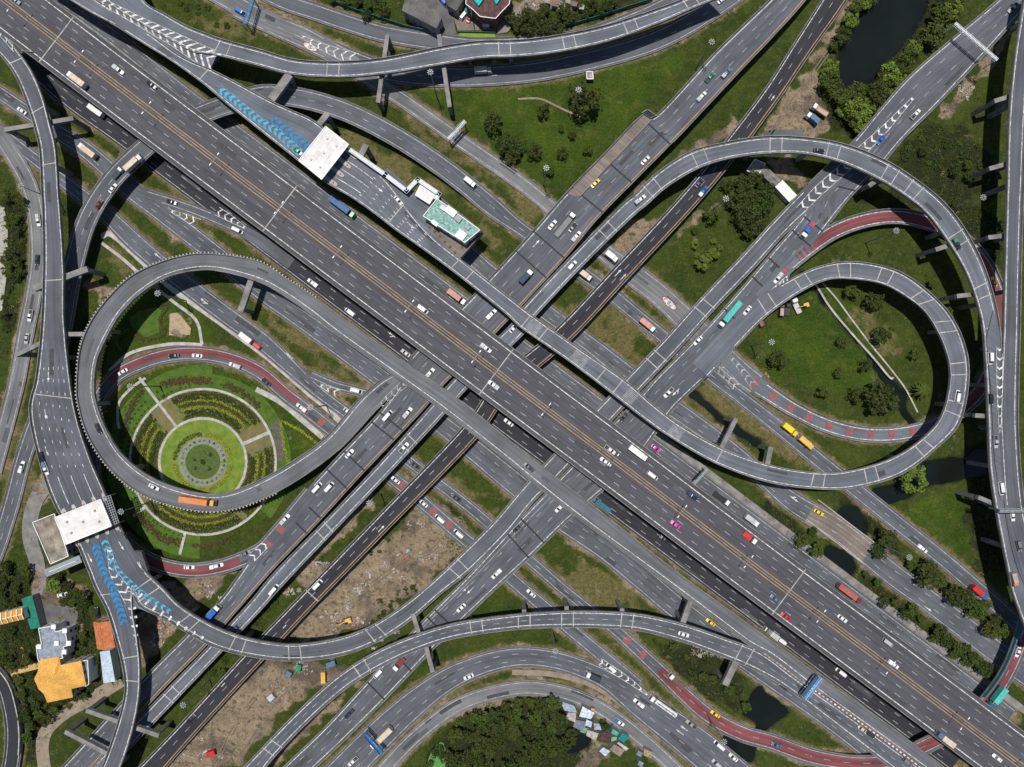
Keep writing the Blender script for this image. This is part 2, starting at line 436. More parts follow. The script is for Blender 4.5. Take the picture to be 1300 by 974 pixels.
road('LX', LX_, [(0,8),(3,8),(9,15),(50,15)], label='looping viaduct circling the round garden then running down beside the main highway', mat=A_WARM, pair=False, pil=34, edge=(None, 'w'), eoff=1.9)
C1_ = [(14,-80,990,0,1060),(14,10,895,75,945),(14,200,700,265,745),(14,400,520,455,580),(14,600,395,635,470),(14,800,312,825,385),(14,1000,255,1015,330),
       (14,1286,215,1286,292),(15,250,200,250,282),(15,430,200,430,284),(15,640,215,625,298),(15,860,265,835,352),(15,1050,330,1010,415),(15,1230,400,1180,485),
       (16,150,522,95,575),(16,400,700,335,755),(16,640,875,570,935),(16,900,1065,820,1120)]
road('C1', C1_, [(0,13),(3,15),(30,15)], label='curved overpass with centre dashes arching across the bottom of the interchange', mat=A_MID, dashes=(.5,), period=6, dash=2.6, pair=True, pil=36)
M_ = [(-120,-96),(6,0),(165,121),(325,242),(487,364),(650,487),(810,607),(970,728),(1135,851),(1300,975),(1460,1095)]
road('M', M_, [(0,15.3),(20,15.3)], width=74, label='widest main highway viaduct with double orange centre lines crossing from top left to bottom right', mat=A_MAIN, eoff=2.0,
     dashes=(.5-22.6/74, .5-12.6/74, .5+12.6/74, .5+22.6/74), pil=0)
B1_ = [(13,200,1080,305,1160),(13,320,955,410,1035),(13,600,650,685,725),(13,760,480,842,556),(13,930,310,1012,384),(13,1100,130,1185,190),(10,0,850,90,945),(10,200,610,310,715),
       (10,400,390,510,495),(10,590,190,710,285),(10,710,30,840,145),(6,770,825,920,980),(6,1045,555,1200,700),(7,90,220,250,360),(3,260,960,420,1090),
       (3,450,765,605,900),(3,640,572,790,713),(3,712,570,820,685),(3,1000,262,1108,378),(3,1270,0,1370,100),(3,1450,-190,1530,-90)]
road('B1', B1_, [(0,5),(4,7.5),(8,8),(30,8)], label='four-lane flyover with one orange edge line running lower left to top centre', mat=A_MID, edge=('w', 'o'), dashes=(.36, .62), pil=36)
B2_ = [(13,400,1020,460,1075),(13,750,665,805,715),(13,1050,355,1102,402),(13,1240,150,1290,202),(10,90,960,143,1018),(10,350,693,402,745),(10,600,430,655,480),
       (10,860,140,915,200),(6,1000,915,1060,975),(6,1260,670,1320,725),(7,60,575,118,630),(7,330,290,387,345),(7,540,78,600,138),(3,600,965,662,1022),(3,720,850,772,925),(3,880,750,922,837),
       (3,1050,705,1070,790),(4,0,675,0,765),(4,200,680,190,765),(4,400,715,370,805),(4,600,795,550,885),(4,750,890,690,970),(8,880,60,795,120),
       (8,985,190,895,250),(8,1080,370,995,420),(8,1140,560,1055,592),(8,1165,720,1080,730),(8,1172,974,1095,974),(12,1165,200,1102,200),(12,1185,450,1112,450),
       (12,1225,700,1150,700),(12,1290,974,1205,974),(16,1340,130,1230,130),(16,1400,400,1330,400)]
road('B2', B2_, [(0,5),(4,8),(11,8),(17,17),(40,18)], label='two-lane flyover that swings round the right-hand side as the outer loop', mat=A_BLUE, pair=True, pil=36)
FR_ = [(4,1380,-60,1292,-60),(4,1340,100,1262,100),(4,1312,330,1228,330),(4,1294,600,1205,600),(4,1282,900,1197,900),(8,1276,100,1193,100),(8,1268,400,1185,400),
       (8,1262,700,1178,700),(8,1255,974,1165,974),(12,1255,300,1165,250),(12,1286,640,1190,640),(12,1350,900,1240,900),(12,1400,1050,1300,1050)]
road('FR', FR_, [(0,18),(40,18)], label='straight tall viaduct down the far right edge', mat=A_MID, pil=36)
B3_ = [(13,620,1040,700,1120),(13,860,790,935,850),(13,1100,530,1170,590),(14,20,328,90,390),(14,240,100,305,160),(10,600,680,665,740),(10,1020,240,1088,305),
       (6,1190,940,1260,1010),(7,215,690,290,750),(7,500,390,570,450),(7,830,35,905,90),(3,1050,700,1128,755),(4,0,440,72,498),(4,150,205,232,262),(4,290,-15,385,45),(4,400,-190,495,-130)]
road('B3', B3_, [(0,1.5),(3,5),(5,7),(9,7),(11,5),(13,1.5),(15,1.2)], label='flyover with dark new asphalt and an orange edge line beside the building site', mat=A_DARK, edge=('w', 'o'), dashes=(.5,), pil=30)
B4_ = [(14,0,1110,90,1200),(14,130,974,215,1055),(14,340,772,425,855),(14,540,555,632,650),(14,800,270,900,370),(14,1050,20,1160,120),(11,0,735,115,865),(11,140,590,285,700),
       (11,430,290,590,430),(11,630,88,780,180),(7,722,920,845,1043),(7,980,660,1105,785),(8,45,300,150,395),(8,200,110,310,190),(4,190,940,420,985),(4,430,705,580,820),(4,560,550,690,690),(4,720,370,860,520),
       (4,950,170,1070,295),(4,1150,0,1250,95),(4,1300,-150,1400,-60)]
road('B4', B4_, [(0,5),(3,7.6),(20,8)], label='wide multi-lane flyover running from bottom centre to top right past the dark pond', mat=A_MID, dashes=(.3, .62), pil=36)

# roads on the ground, centre lines in photo pixels
road('F2', [(-60,-80),(60,-10),(130,37)]+[(650+.799*t+.601*44, 487+.601*t-.799*44) for t in range(-560,800,120)], [(0,0),(30,0)], width=22, elev=False, mat=A_MID,
     label='frontage road tucked along the upper right side of the main highway', dashes=(.36,.68))
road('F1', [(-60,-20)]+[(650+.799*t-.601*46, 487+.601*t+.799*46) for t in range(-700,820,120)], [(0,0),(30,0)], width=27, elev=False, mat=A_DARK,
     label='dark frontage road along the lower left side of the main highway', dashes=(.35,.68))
GA_ = [(-60,90),(-10,113),(27,137),(75,169),(113,194),(163,238),(203,268),(253,307),(333,370),(377,401),(453,457),(545,527),(600,570),(655,615),(700,650),(765,694),(817,736),(870,780),(960,846),(1047,908),(1120,965),(1200,1030)]
road('GA', GA_, [(0,0),(40,0)], width=[20,20,20,22,24,26,27,27,27,27,27,27,30,32,32,32,32,32,30,28,28,28], elev=False, mat=A_MID, dashes=(.36,.66),
     label='three-lane ground road running diagonally left of the frontage road')
GB_ = [(-60,125),(-10,158),(14,178),(38,197),(100,245),(136,273),(167,303),(200,332),(240,364),(282,396),(330,431),(365,462),(402,496),(442,526),(480,555),(526,591),(579,631),(617,662),(700,735),(715,748),(750,776),(783,801),(836,850),(894,904),(940,930),
       (980,942),(1034,961),(1090,969),(1134,964),(1178,945),(1220,922),(1253,891),(1280,852),(1298,806),(1316,740)]
road('GB', GB_, [(0,0),(26,0),(28,4),(30,7),(40,8)], width=[18,18,18,18,20,22,25,25,25,25,25,22,18,17,17,17,17,17,17,17,17,18,20,22,22,22,22,21,21,21,21,21,20,20,20], elev=False, mat=A_MID,
     dashes=(.5,), label='ground road from left edge that turns red at lower right and bends under the main highway')
R1_ = [(395,625),(345,685),(325,702),(282,719),(239,724),(195,714),(158,690),(133,655),(120,610),(116,560),(120,520),(143.7,481),(179.6,461),(218,450.4),(257,449.5),(295,457),(330,473),(363,501),(387,519),
       (420,545),(460,577),(502,609.6),(538,639),(581.6,677),(630,718),(670,753),(727,801),(765,833),(810,870)]
road('R1', R1_, [(0,8),(1.5,8),(5,1.5),(7,0),(40,0)], width=20, elev=False, mat=A_MID, label='red surfaced slip road circling round the formal garden and leading to lower right')
CV_ = [(300,10),(365,40),(440,74),(480,88),(520,95),(570,98),(620,96.5),(680,91),(740,79),(804,62),(850,44),(900,15),(950,-20)]
road('CV', CV_, [(0,0),(20,0)], width=27, elev=False, mat=A_MID, label='ground road curving beneath the top overpass', dashes=(.5,))
G4_ = [(230,-35),(290,0),(340,28),(389,48),(440,78),(468.7,100),(520,133),(581.6,177),(655,228),(700,264),(740,298),(775.7,327),(808,352),(840,377),(885,420),(932,466),(960,488)]
road('G4', G4_, [(0,0),(17,0)], width=[26,26,26,26,24,20,20,20,20,20,22,26,30,30,32,32,30], elev=False, mat=A_LITE, label='pale ground road running from the top left under the flyovers')
RG_ = [(915,450),(945,478),(975,499),(1008,520),(1050,540),(1095,551),(1140,551),(1185,540),(1225,515),(1250,485),(1266,440),(1270,400),(1262,362),(1242,326),(1210,297),(1172,281),(1134,275),(1093,281),(1055,296),(1020,322),(988,352),(962,378)]
road('RG', RG_, [(0,0),(13,0),(17,5),(19,7.9),(22,8)], width=[26,24,22]+[20]*16+[18,14,10], mat=A_BLUE, label='red and grey inner ring road circling on the right under the loops', pil=34)
G5_ = [(300,-30),(356,0),(402,16),(440,29),(479,41),(520,49),(556,54),(600,59),(650,58),(700,54),(745,47),(800,28),(850,5),(890,-20)]
road('G5', G5_, [(0,0),(20,0)], width=23, elev=False, mat=A_MID, label='ground road passing in front of the village roofs at the top')
N3_ = [(470,230),(560,292),(620,345),(660,373),(701,402),(751,439),(790,470),(830,502),(877,534),(930,573),(975,612),(1010,640),(1067,675),(1129,726),(1170,756),(1226,798),(1265,828),(1330,875)]
road('N3', N3_, [(0,0),(20,0)], width=[24]*6+[26]*3+[24,24,28,31,31,31,32,32,32], elev=False, mat=A_MID, label='wide ground road crossing the brown concrete canal bridge at lower right', dashes=(.33,.66))
ARC_ = [(-30,760),(-4,700),(15,640),(30,583),(48,530),(66,480),(80,420),(91,350),(110,282),(140,232),(175,196),(215,164),(259,144),(290,133),(330,121),(363,122),(400,129),(440,142),(480,161),(520,184),(560,211),(594,237),(625,263),(660,290),(700,318),
        (743.7,350),(780,377),(809,401),(850,434),(900,474),(946,509),(1003,554),(1040,585),(1083,619),(1139,664),(1190,704),(1226.6,735),(1278,780),(1330,830)]
road('ARC', ARC_, [(0,0),(3,0),(7,6),(9,7.5),(15,8),(18,6),(22,.3),(23,0),(50,0)], width=[22]*7+[26]*16+[20]*4+[20]*4+[22]*8, elev=False, mat=A_MID, label='dark two-lane road rising from lower left over the ground roads and under the main highway', dashes=(.5,))
road('EX', [(150,226),(180,245),(218,257),(257,271),(303,291),(335,309),(370,335)], [(0,0),(10,0)], width=15, elev=False, mat=A_MID, label='short slip road between the diagonal ground road and the frontage road')
road('EY', [(395,476),(425,489),(452,496),(480,505),(510,520)], [(0,0),(10,0)], width=13, elev=False, mat=A_MID, label='small slip road near the van left of the flyovers')
road('W1', [(-40,150),(-5,168),(20,203),(38,238),(47,280),(49,330),(42,380),(32,430),(22,485),(8,540),(-8,600)], [(0,0),(10,0)], width=22, elev=False, mat=A_LITE, label='pale concrete road curving along the left edge of the picture')
K_ = [(375,1045),(437,979),(501,915),(558,869),(607,845),(655,834),(700,837),(740,849),(775,866),(815,895),(870,935),(930,985),(980,1030)]
road('K', K_, [(0,0),(20,0)], width=[46,43,39,33,29,27,26,26,28,38,46,50,50], elev=False, mat=A_MID, dashes=(.36,.68), label='multi-lane ground road curving across the bottom')
road('K2', [(440,1035),(500,963),(547,919),(593,890),(655,874),(700,876),(745,890),(790,918),(840,960),(890,1010)], [(0,0),(20,0)], width=20, elev=False, mat=A_LITE, label='pale concrete side road curving round the bottom wood')
road('SE', [(-40,820),(0,862),(12,890),(18,930),(14,974),(0,1020)], [(0,1),(9,1)], width=[22]*6, elev=False, mat=A_DARK, label='road curving in at the bottom left corner with white wall')
ROADS['GB'].o['edgewall'] = True
# joints
r = ROADS
r['M'].o['joints'] = [sq(r['M'],1,280,190), sq(r['M'],6,110,105), sq(r['M'],6,1215,870), sq(r['M'],16,130,100)]
r['T'].o['joints'] = [sq(r['T'],1,1005,370), sq(r['T'],6,985,370), sq(r['T'],6,1055,430), sq(r['T'],6,700,115), sq(r['T'],7,75,645), sq(r['T'],7,160,710), sq(r['T'],7,440,920), sq(r['T'],11,510,60), sq(r['T'],11,1030,380)]
r['T'].o['joints'] += [sq(r['T'],*p)+d for p in ((12,270,500),(12,530,470),(12,790,340),(12,920,140),(8,960,890),(8,900,680),(8,790,530),(8,600,430),(8,400,405),(8,190,450),(8,20,570)) for d in (-2.6,2.6)]
r['TR'].o['joints'] = [sq(r['TR'],*p) for p in ((1,1100,240),(2,380,345),(2,1230,245),(3,285,215),(3,590,130),(3,890,15))]
r['LC'].o['joints'] = [sq(r['LC'],*p) for p in ((13,730,90),(13,940,250),(13,1180,360),(14,190,405),(14,590,310),(10,1000,940),(7,700,830),(7,940,575))]
r['C1'].o['joints'] = [sq(r['C1'],*p) for p in ((14,80,880),(14,520,480),(14,1090,275),(15,60,245),(15,275,235),(15,570,250),(15,1150,420))]
r['L'].o['joints'] = [sq(r['L'],*p) for p in ((1,75,300),(1,190,540),(1,240,810),(5,270,450),(9,250,90),(13,550,120),(13,650,430),(13,650,550))]
r['L'].o['joints'] += []
r['B2'].o['joints'] = [sq(r['B2'],*p) for p in ((10,740,310),(10,340,760),(13,845,610),(7,460,190),(3,690,920),(3,940,800),(4,60,720),(4,340,760),(4,620,870),(4,740,940),(8,960,250),(8,1070,510),(8,1125,715))]
r['B3'].o['joints'] = [sq(r['B3'],*p) for p in ((14,280,130),)]
r['RG'].o['joints'] = None
r['B4'].o['joints'] = None
r['T'].o['nopar'] = [(0, sq(r['T'],6,680,5), sq(r['T'],6,1010,350))]
for k in ORDER: build_road(k)

DARKJ = noisy('rubber_joint', (.012,.012,.014,1), (.02,.02,.022,1), 1, .7)
def darkjoint(key, pts, f0=.02, f1=.98, w=.75):
    r = ROADS[key]
    for p in pts:
        s = sq(r, *p); a = at(r, s, frac=f0); b = at(r, s, frac=f1); N = a[3]; T = np.array([-N[1], N[0]]) * w / 2; z = a[2] + r.dz + .018; mb = MB()
        mb.quad([(a[0]-T[0], a[1]-T[1], z), (b[0]-T[0], b[1]-T[1], z), (b[0]+T[0], b[1]+T[1], z), (a[0]+T[0], a[1]+T[1], z)]); mb.build('expansion_joint', DARKJ, r.root)
darkjoint('B1', [(10,195,715),(10,262,640),(10,400,500),(10,490,415),(10,630,265),(10,690,235),(7,70,350),(7,160,255),(7,380,60),(3,530,850),(3,720,655)])
darkjoint('B4', [(14,860,245),(14,905,215),(14,750,480),(14,585,590),(11,90,745),(11,30,830),(7,1050,600),(7,1200,450),(8,60,375),(8,170,230),(8,215,150),(8,385,20)])
# ------------------------------------------------------------------ terrain
def pip(px, py, poly):
    ins = np.zeros(px.shape, bool); n = len(poly)
    for i in range(n):
        x1, y1 = poly[i]; x2, y2 = poly[(i+1) % n]
        c = ((y1 > py) != (y2 > py)) & (px < (x2 - x1) * (py - y1) / ((y2 - y1) or 1e-9) + x1)
        ins ^= c
    return ins
def tp(t, *pts): return [Q(t, a, b) for a, b in pts]
ZIN = lambda s, ox, oy, *pts: [(ox + a / s, oy + b / s) for a, b in pts]
WATER = {
 'pond': tp(4,(560,-60),(820,-60),(815,40),(740,160),(660,260),(590,340),(520,420),(470,425),(420,435),(370,370),(375,300),(400,210),(450,110),(500,30)),
 'canal1': tp(12,(790,410),(880,400),(1000,395),(1040,360),(1110,355),(1110,480),(1000,500),(900,520),(800,540),(730,590),(640,620),(560,640),(540,560),(640,520),(720,500)),
 'canal2': tp(12,(380,650),(470,640),(500,700),(520,760),(480,800),(400,760),(370,700)),
 'canal3': tp(12,(300,840),(400,850),(470,930),(430,1000),(330,1010),(290,920)),
 'canal4': tp(15,(1215,575),(1290,620),(1370,700),(1310,770),(1180,760),(1140,715)),
 'canal5': tp(15,(1100,800),(1220,870),(1190,960),(1060,900),(1040,830)),
 'canal6': tp(16,(-20,580),(60,630),(40,720),(20,800),(-40,790)),
 'ditch': tp(8,(190,395),(260,480),(310,570),(420,690),(520,820),(600,900),(700,1010),(720,1100),(770,1180),(740,1190),(670,1090),(640,1010),(560,900),(470,780),(360,640),(270,540),(230,480),(175,410)),
 'marsh': ZIN(9.286,690,870,(400,590),(540,600),(580,660),(500,740),(300,830),(230,780),(340,700),(370,640)),
 'greenpond': tp(14,(860,900),(920,860),(950,960),(940,1010),(840,1010)),
 'under': tp(11,(880,60),(930,80),(1060,190),(1200,300),(1240,310),(1230,345),(1170,320),(1040,215),(930,120),(870,90)),
}
DIRT = [tp(10,(780,640),(860,690),(960,720),(1040,800),(1000,880),(900,960),(860,1040),(760,1080),(640,1130),(420,1080),(380,1040),(560,860),(700,740)),
        tp(14,(90,-10),(480,-20),(640,-20),(780,-60),(880,20),(720,150),(600,260),(480,310),(300,340),(60,340),(160,230),(330,130)),
        tp(14,(-60,480),(60,440),(420,440),(470,470),(330,570),(180,680),(20,830),(-120,990),(-500,1000),(-330,820),(-150,620)),
        tp(13,(780,120),(900,60),(1100,-30),(1180,-20),(1040,120),(960,190),(860,330),(770,410),(700,470),(660,330),(700,200)),
        tp(14,(270,700),(420,600),(520,530),(460,600),(330,740),(200,860),(150,940),(100,974),(60,974),(170,800)),
        tp(4,(-20,640),(120,430),(240,340),(330,230),(430,70),(520,-30),(460,-30),(360,90),(230,280),(260,370),(300,470),(330,570),(290,660),(120,700),(20,700)),
        tp(3,(560,960),(700,880),(820,740),(960,690),(1090,590),(1150,640),(1020,700),(880,760),(760,840),(640,974)),
        tp(7,(500,300),(560,170),(680,110),(740,90),(720,170),(640,260),(540,330)), tp(7,(770,260),(900,140),(1040,30),(960,130),(830,240),(760,310)),
        tp(15,(560,-20),(640,60),(740,170),(700,190),(600,130),(480,0)), tp(11,(240,760),(400,850),(600,974),(560,990),(300,830)),
        tp(15,(560,290),(800,430),(790,460),(640,350)), tp(5,(440,450),(560,500),(500,570),(420,480)), tp(9,(190,460),(250,520),(230,640),(160,660),(130,760),(160,900),(240,974),(170,974),(130,800),(140,640)),
        tp(13,(270,30),(400,60),(520,230),(600,450),(600,560),(560,560),(520,260),(440,180),(330,60)), tp(3,(0,0),(60,-10),(200,-10),(330,20),(300,60),(100,60),(0,80)),
        tp(8,(830,920),(870,950)), ZIN(9.286,690,870,(560,640),(760,680),(800,900),(500,974),(330,974),(400,880)),
        tp(14,(950,690),(1100,650),(1286,640),(1286,670),(1100,690),(900,780)),
        tp(15,(0,505),(150,510),(380,560),(620,740),(760,850),(740,870),(560,730),(300,560),(0,540)), tp(10,(820,560),(1080,760),(1060,780),(820,590)),
        tp(5,(835,610),(900,620),(945,690),(940,720),(835,725)), tp(10,(200,800),(320,740),(430,650),(560,560),(600,590),(430,800),(300,900),(200,974)),
        tp(4,(860,560),(900,520),(1200,190),(1240,130),(1230,190),(1000,470),(900,590)), tp(4,(0,800),(120,760),(200,860),(200,940),(100,900)),
        tp(16,(0,500),(60,560),(110,650),(60,690),(-10,600)), tp(13,(150,-10),(220,-10),(250,60),(380,180),(400,270),(200,280),(170,100))]
DRY = [tp(6,(-10,560),(100,640),(260,760),(420,890),(580,974),(440,960),(280,860),(100,720)), tp(6,(1000,100),(1250,260),(1200,330),(1090,180)), tp(7,(200,560),(420,640),(640,820),(620,860),(380,690)),
       tp(7,(440,560),(620,650),(680,740),(560,720),(440,620)), tp(11,(860,60),(960,10),(1286,240),(1286,340),(1060,230),(900,130)), tp(2,(400,600),(560,680),(900,900),(1000,974),(760,960),(560,860),(420,700)),
       tp(2,(640,490),(760,560),(960,720),(1286,960),(1286,974),(1050,830),(700,560)), tp(10,(920,470),(1200,640),(1180,690),(930,520)), tp(15,(220,0),(460,0),(640,160),(600,200),(330,180)),
       tp(9,(120,500),(200,420),(190,600),(120,760)), tp(1,(950,60),(1150,90),(1286,220),(1150,180),(1000,110)), tp(8,(420,560),(560,640),(700,760),(640,860),(500,760)),
       tp(12,(0,200),(100,250),(260,420),(200,440),(60,360)), tp(5,(500,240),(700,380),(640,440),(520,330)), tp(7,(0,100),(100,150),(160,150),(100,60),(0,-10))]
LAWN = [tp(9,(560,20),(860,-120),(1286,-20),(1500,260),(1600,400),(1300,700),(900,900),(700,830),(560,600)), tp(5,(560,660),(700,530),(860,490),(1010,640),(1010,770),(800,790),(560,900),(480,900)), tp(3,(0,430),(660,300),(900,250),(560,600),(300,900),(100,900),(0,760)),
        tp(2,(760,430),(1286,430),(1286,820),(1050,620),(820,470)), tp(8,(0,680),(300,480),(560,640),(540,900),(700,1100),(300,1000),(0,900)), tp(12,(680,700),(760,600),(1000,560),(1040,900),(900,850))]
DARKV = [tp(13,(-20,-20),(150,-20),(170,120),(180,290),(190,440),(170,540),(240,660),(500,560),(590,540),(480,640),(230,760),(180,974),(90,974),(80,600),(0,480)), tp(13,(220,30),(330,60),(460,200),(470,440),(500,540),(420,590),(330,450),(330,280),(390,200)),
         tp(14,(800,974),(940,800),(1050,690),(1286,640),(1286,1000)), tp(15,(0,640),(230,640),(330,760),(400,830),(380,974),(0,1000)), tp(2,(290,-10),(640,-10),(640,110),(420,40)), tp(3,(0,80),(330,60),(500,-10),(690,-10),(560,60),(330,130),(0,180)),
         tp(4,(300,330),(480,60),(560,-20),(870,-30),(1000,-20),(940,130),(700,370),(560,540),(430,700),(320,640)), tp(4,(560,974),(700,700),(860,600),(1100,700),(1200,974)), tp(8,(450,0),(900,0),(1190,200),(1190,700),(1000,300),(800,100),(500,80)),
         tp(12,(380,560),(560,640),(700,900),(560,860),(430,760)), tp(12,(1000,360),(1110,300),(1200,974),(1060,974),(1010,700)), tp(16,(430,0),(530,0),(850,300),(1100,480),(1080,560),(800,380),(560,180)), tp(16,(560,-80),(880,10),(1200,260),(1180,330),(860,140)),
         tp(15,(800,340),(1060,440),(1180,600),(1100,720),(860,560),(640,320)), tp(12,(0,560),(280,820),(330,930),(0,700)), tp(5,(0,0),(110,0),(150,200),(60,700),(0,900)), tp(5,(420,640),(600,560),(520,900),(480,974)), tp(9,(540,560),(640,480),(760,560),(690,800),(640,900)), tp(10,(830,620),(1020,600),(1080,900),(960,960),(900,820))]
xs = np.concatenate([np.array([-6000,-3000,-1200,-500,-260]), np.arange(-170, 1472, 2.4), np.array([1560,1800,2500,4300,7300])])
ys = np.concatenate([np.array([-6000,-3000,-1200,-450,-220]), np.arange(-140, 1116, 2.4), np.array([1200,1450,2200,4000,7000])])
GX, GY = np.meshgrid(xs, ys)
def blur(a, n):
    for _ in range(n):
        a = (a + np.roll(a, 1, 0) + np.roll(a, -1, 0)) / 3; a = (a + np.roll(a, 1, 1) + np.roll(a, -1, 1)) / 3
    return a
def mask(polys, n=3, jit=5.0):
    jx = blur(rng.normal(size=GX.shape), 4); jy = blur(rng.normal(size=GX.shape), 4)
    jx *= jit / jx.std(); jy *= jit / jy.std()
    m = np.zeros(GX.shape)
    for p in polys: m = np.maximum(m, pip(GX + jx, GY + jy, p).astype(float))
    return blur(m, n)
mw = mask(list(WATER.values()), 2, 1.2); md = mask(DIRT, 2, 4); mdry = mask(DRY, 4, 6); ml = mask(LAWN, 6, 3); mk = mask(DARKV, 5, 5)
wx = (GX - CX) * S; wy = (CY - GY) * S
bump = blur(rng.normal(size=GX.shape), 3); bump *= .13 / bump.std()
hump = blur(rng.normal(size=GX.shape), 9); hump *= 1 / hump.std()
wz = -.22 + bump * (.4 + md * 1.6) + np.clip(hump, -1, 2) * md * .35
wz = np.minimum(wz, 0.02 + md * .9)
# level beds under every road on the ground
near_road = np.zeros(GX.shape, bool)
for k, r in ROADS.items():
    for i in range(0, len(r.s)):
        if r.Z[i] > 1.2: continue
        cx, cy = r.C[i]; R = r.w[i] / 2 + 1.0
        ix0, ix1 = np.searchsorted(xs, CX + (cx - R) / S), np.searchsorted(xs, CX + (cx + R) / S)
        iy0, iy1 = np.searchsorted(ys, CY - (cy + R) / S), np.searchsorted(ys, CY - (cy - R) / S)
        sub = ((wx[iy0:iy1, ix0:ix1] - cx) ** 2 + (wy[iy0:iy1, ix0:ix1] - cy) ** 2) < R * R
        near_road[iy0:iy1, ix0:ix1] |= sub
wz = np.where(near_road, np.minimum(wz, -.22), wz)
wz = wz - np.clip(mw * 1.3, 0, 1) ** 1.5 * 2.4
wz[(GX < -200) | (GX > 1500) | (GY < -170) | (GY > 1150)] = -.25
ring = np.clip(blur(near_road.astype(float), 3) * 1.6, 0, 1); md = np.maximum(md, ring * .42); mdry = np.maximum(mdry, ring * .75)
ny, nx = GX.shape
V = np.stack([wx.ravel(), wy.ravel(), wz.ravel()], 1)
idx = np.arange(ny * nx).reshape(ny, nx)
F = np.stack([idx[1:, :-1], idx[1:, 1:], idx[:-1, 1:], idx[:-1, :-1]], -1).reshape(-1, 4)
me = bpy.data.meshes.new('ground'); me.vertices.add(len(V)); me.vertices.foreach_set('co', V.astype(np.float32).ravel())
me.loops.add(F.size); me.loops.foreach_set('vertex_index', F.astype(np.int32).ravel())
me.polygons.add(len(F)); me.polygons.foreach_set('loop_start', np.arange(0, F.size, 4, dtype=np.int32)); me.polygons.foreach_set('loop_total', np.full(len(F), 4, np.int32))
me.update(); me.validate()
ca = me.color_attributes.new('cover', 'FLOAT_COLOR', 'POINT')
ca.data.foreach_set('color', np.stack([md, mdry, ml, mk], -1).reshape(-1, 4).astype(np.float32).ravel())
ca2 = me.color_attributes.new('wet', 'FLOAT_COLOR', 'POINT')
ca2.data.foreach_set('color', np.stack([mw, mw, mw, mw], -1).reshape(-1, 4).astype(np.float32).ravel())
me.polygons.foreach_set('use_smooth', np.ones(len(F), bool))
def ground_mat():
    m, nt, b = newmat('ground_cover', .95, 0, .15); N, L = nt.nodes, nt.links
    g = N.new('ShaderNodeNewGeometry')
    def nz(sc, det=6, lo=.3, hi=.7, a=0, bb=1, rough=.6):
        n = N.new('ShaderNodeTexNoise'); n.inputs['Scale'].default_value = sc; n.inputs['Detail'].default_value = det; n.inputs['Roughness'].default_value = rough
        L.new(g.outputs['Position'], n.inputs['Vector']); r = N.new('ShaderNodeMapRange')
        for i, v in zip((1, 2, 3, 4), (lo, hi, a, bb)): r.inputs[i].default_value = v
        L.new(n.outputs[0], r.inputs[0]); return r.outputs[0]
    def mix(f, a, bb, mode='MIX'):
        x = N.new('ShaderNodeMix'); x.data_type = 'RGBA'; x.blend_type = mode
        (L.new(f, x.inputs[0]) if hasattr(f, 'links') else setattr(x.inputs[0], 'default_value', f))
        for i, q in ((6, a), (7, bb)):
            (L.new(q, x.inputs[i]) if hasattr(q, 'links') else setattr(x.inputs[i], 'default_value', q))
        return x.outputs[2]
    def thr(att, noise, lo=.35, hi=.65):
        s = N.new('ShaderNodeMath'); s.operation = 'ADD'; L.new(att, s.inputs[0]); L.new(noise, s.inputs[1])
        r = N.new('ShaderNodeMapRange'); r.inputs[1].default_value = lo; r.inputs[2].default_value = hi; L.new(s.outputs[0], r.inputs[0]); return r.outputs[0]
    at1 = N.new('ShaderNodeVertexColor'); at1.layer_name = 'cover'
    sp = N.new('ShaderNodeSeparateColor'); L.new(at1.outputs[0], sp.inputs[0])
    at2 = N.new('ShaderNodeVertexColor'); at2.layer_name = 'wet'; sp2 = N.new('ShaderNodeSeparateColor'); L.new(at2.outputs[0], sp2.inputs[0])
    grass = mix(nz(.07, 8, .3, .7, 0, 1, .7), (.018, .036, .006, 1), (.056, .076, .010, 1))
    grass = mix(nz(.35, 5, .45, .7, 0, .6), grass, (.085, .085, .02, 1))
    lawn = mix(nz(.05, 8, .3, .7, 0, 1, .7), (.020, .044, .004, 1), (.060, .096, .008, 1))
    lawn = mix(nz(.16, 8, .5, .72, 0, .65, .7), lawn, (.115, .12, .025, 1))
    col = mix(thr(sp.outputs[2], nz(.15, 5, .3, .7, -.15, .15), .3, .7), grass, lawn)
    dark = mix(nz(.2), (.011, .016, .005, 1), (.036, .038, .012, 1))
    dk = thr(at1.outputs['Alpha'], nz(.25, 5, .3, .7, -.25, .2), .35, .75)
    col = mix(dk, col, dark)
    dry = mix(nz(.5), (.17, .135, .055, 1), (.085, .088, .028, 1))
    col = mix(thr(sp.outputs[1], nz(.16, 8, .3, .7, -.5, .35, .7), .2, .6), col, dry)
    dirt = mix(nz(.12, 7), (.33, .25, .165, 1), (.19, .145, .095, 1))
    dirt = mix(nz(.05, 8, .5, .62, 0, .8, .65), dirt, (.085, .07, .055, 1))
    dirt = mix(nz(.35, 7, .52, .68, 0, .9), dirt, (.07, .06, .048, 1))
    dirt = mix(nz(.8, 4, .62, .75, 0, .7), dirt, (.3, .27, .23, 1))
    col = mix(thr(sp.outputs[0], nz(.11, 9, .3, .7, -.85, .35, .7), .1, .45), col, dirt)
    col = mix(thr(sp2.outputs[0], nz(.3, 5, .3, .7, -.1, .1), .15, .55), col, (.018, .02, .014, 1))
    col = mix(1.0, col, nz(1.3, 7, .3, .7, .35, 1.3, .8), 'MULTIPLY')
    L.new(col, b.inputs['Base Color'])
    bp = N.new('ShaderNodeBump'); bp.inputs['Strength'].default_value = .7; bp.inputs['Distance'].default_value = .5
    L.new(nz(1.2, 6), bp.inputs['Height']); L.new(bp.outputs[0], b.inputs['Normal'])
    return m
me.materials.append(ground_mat())
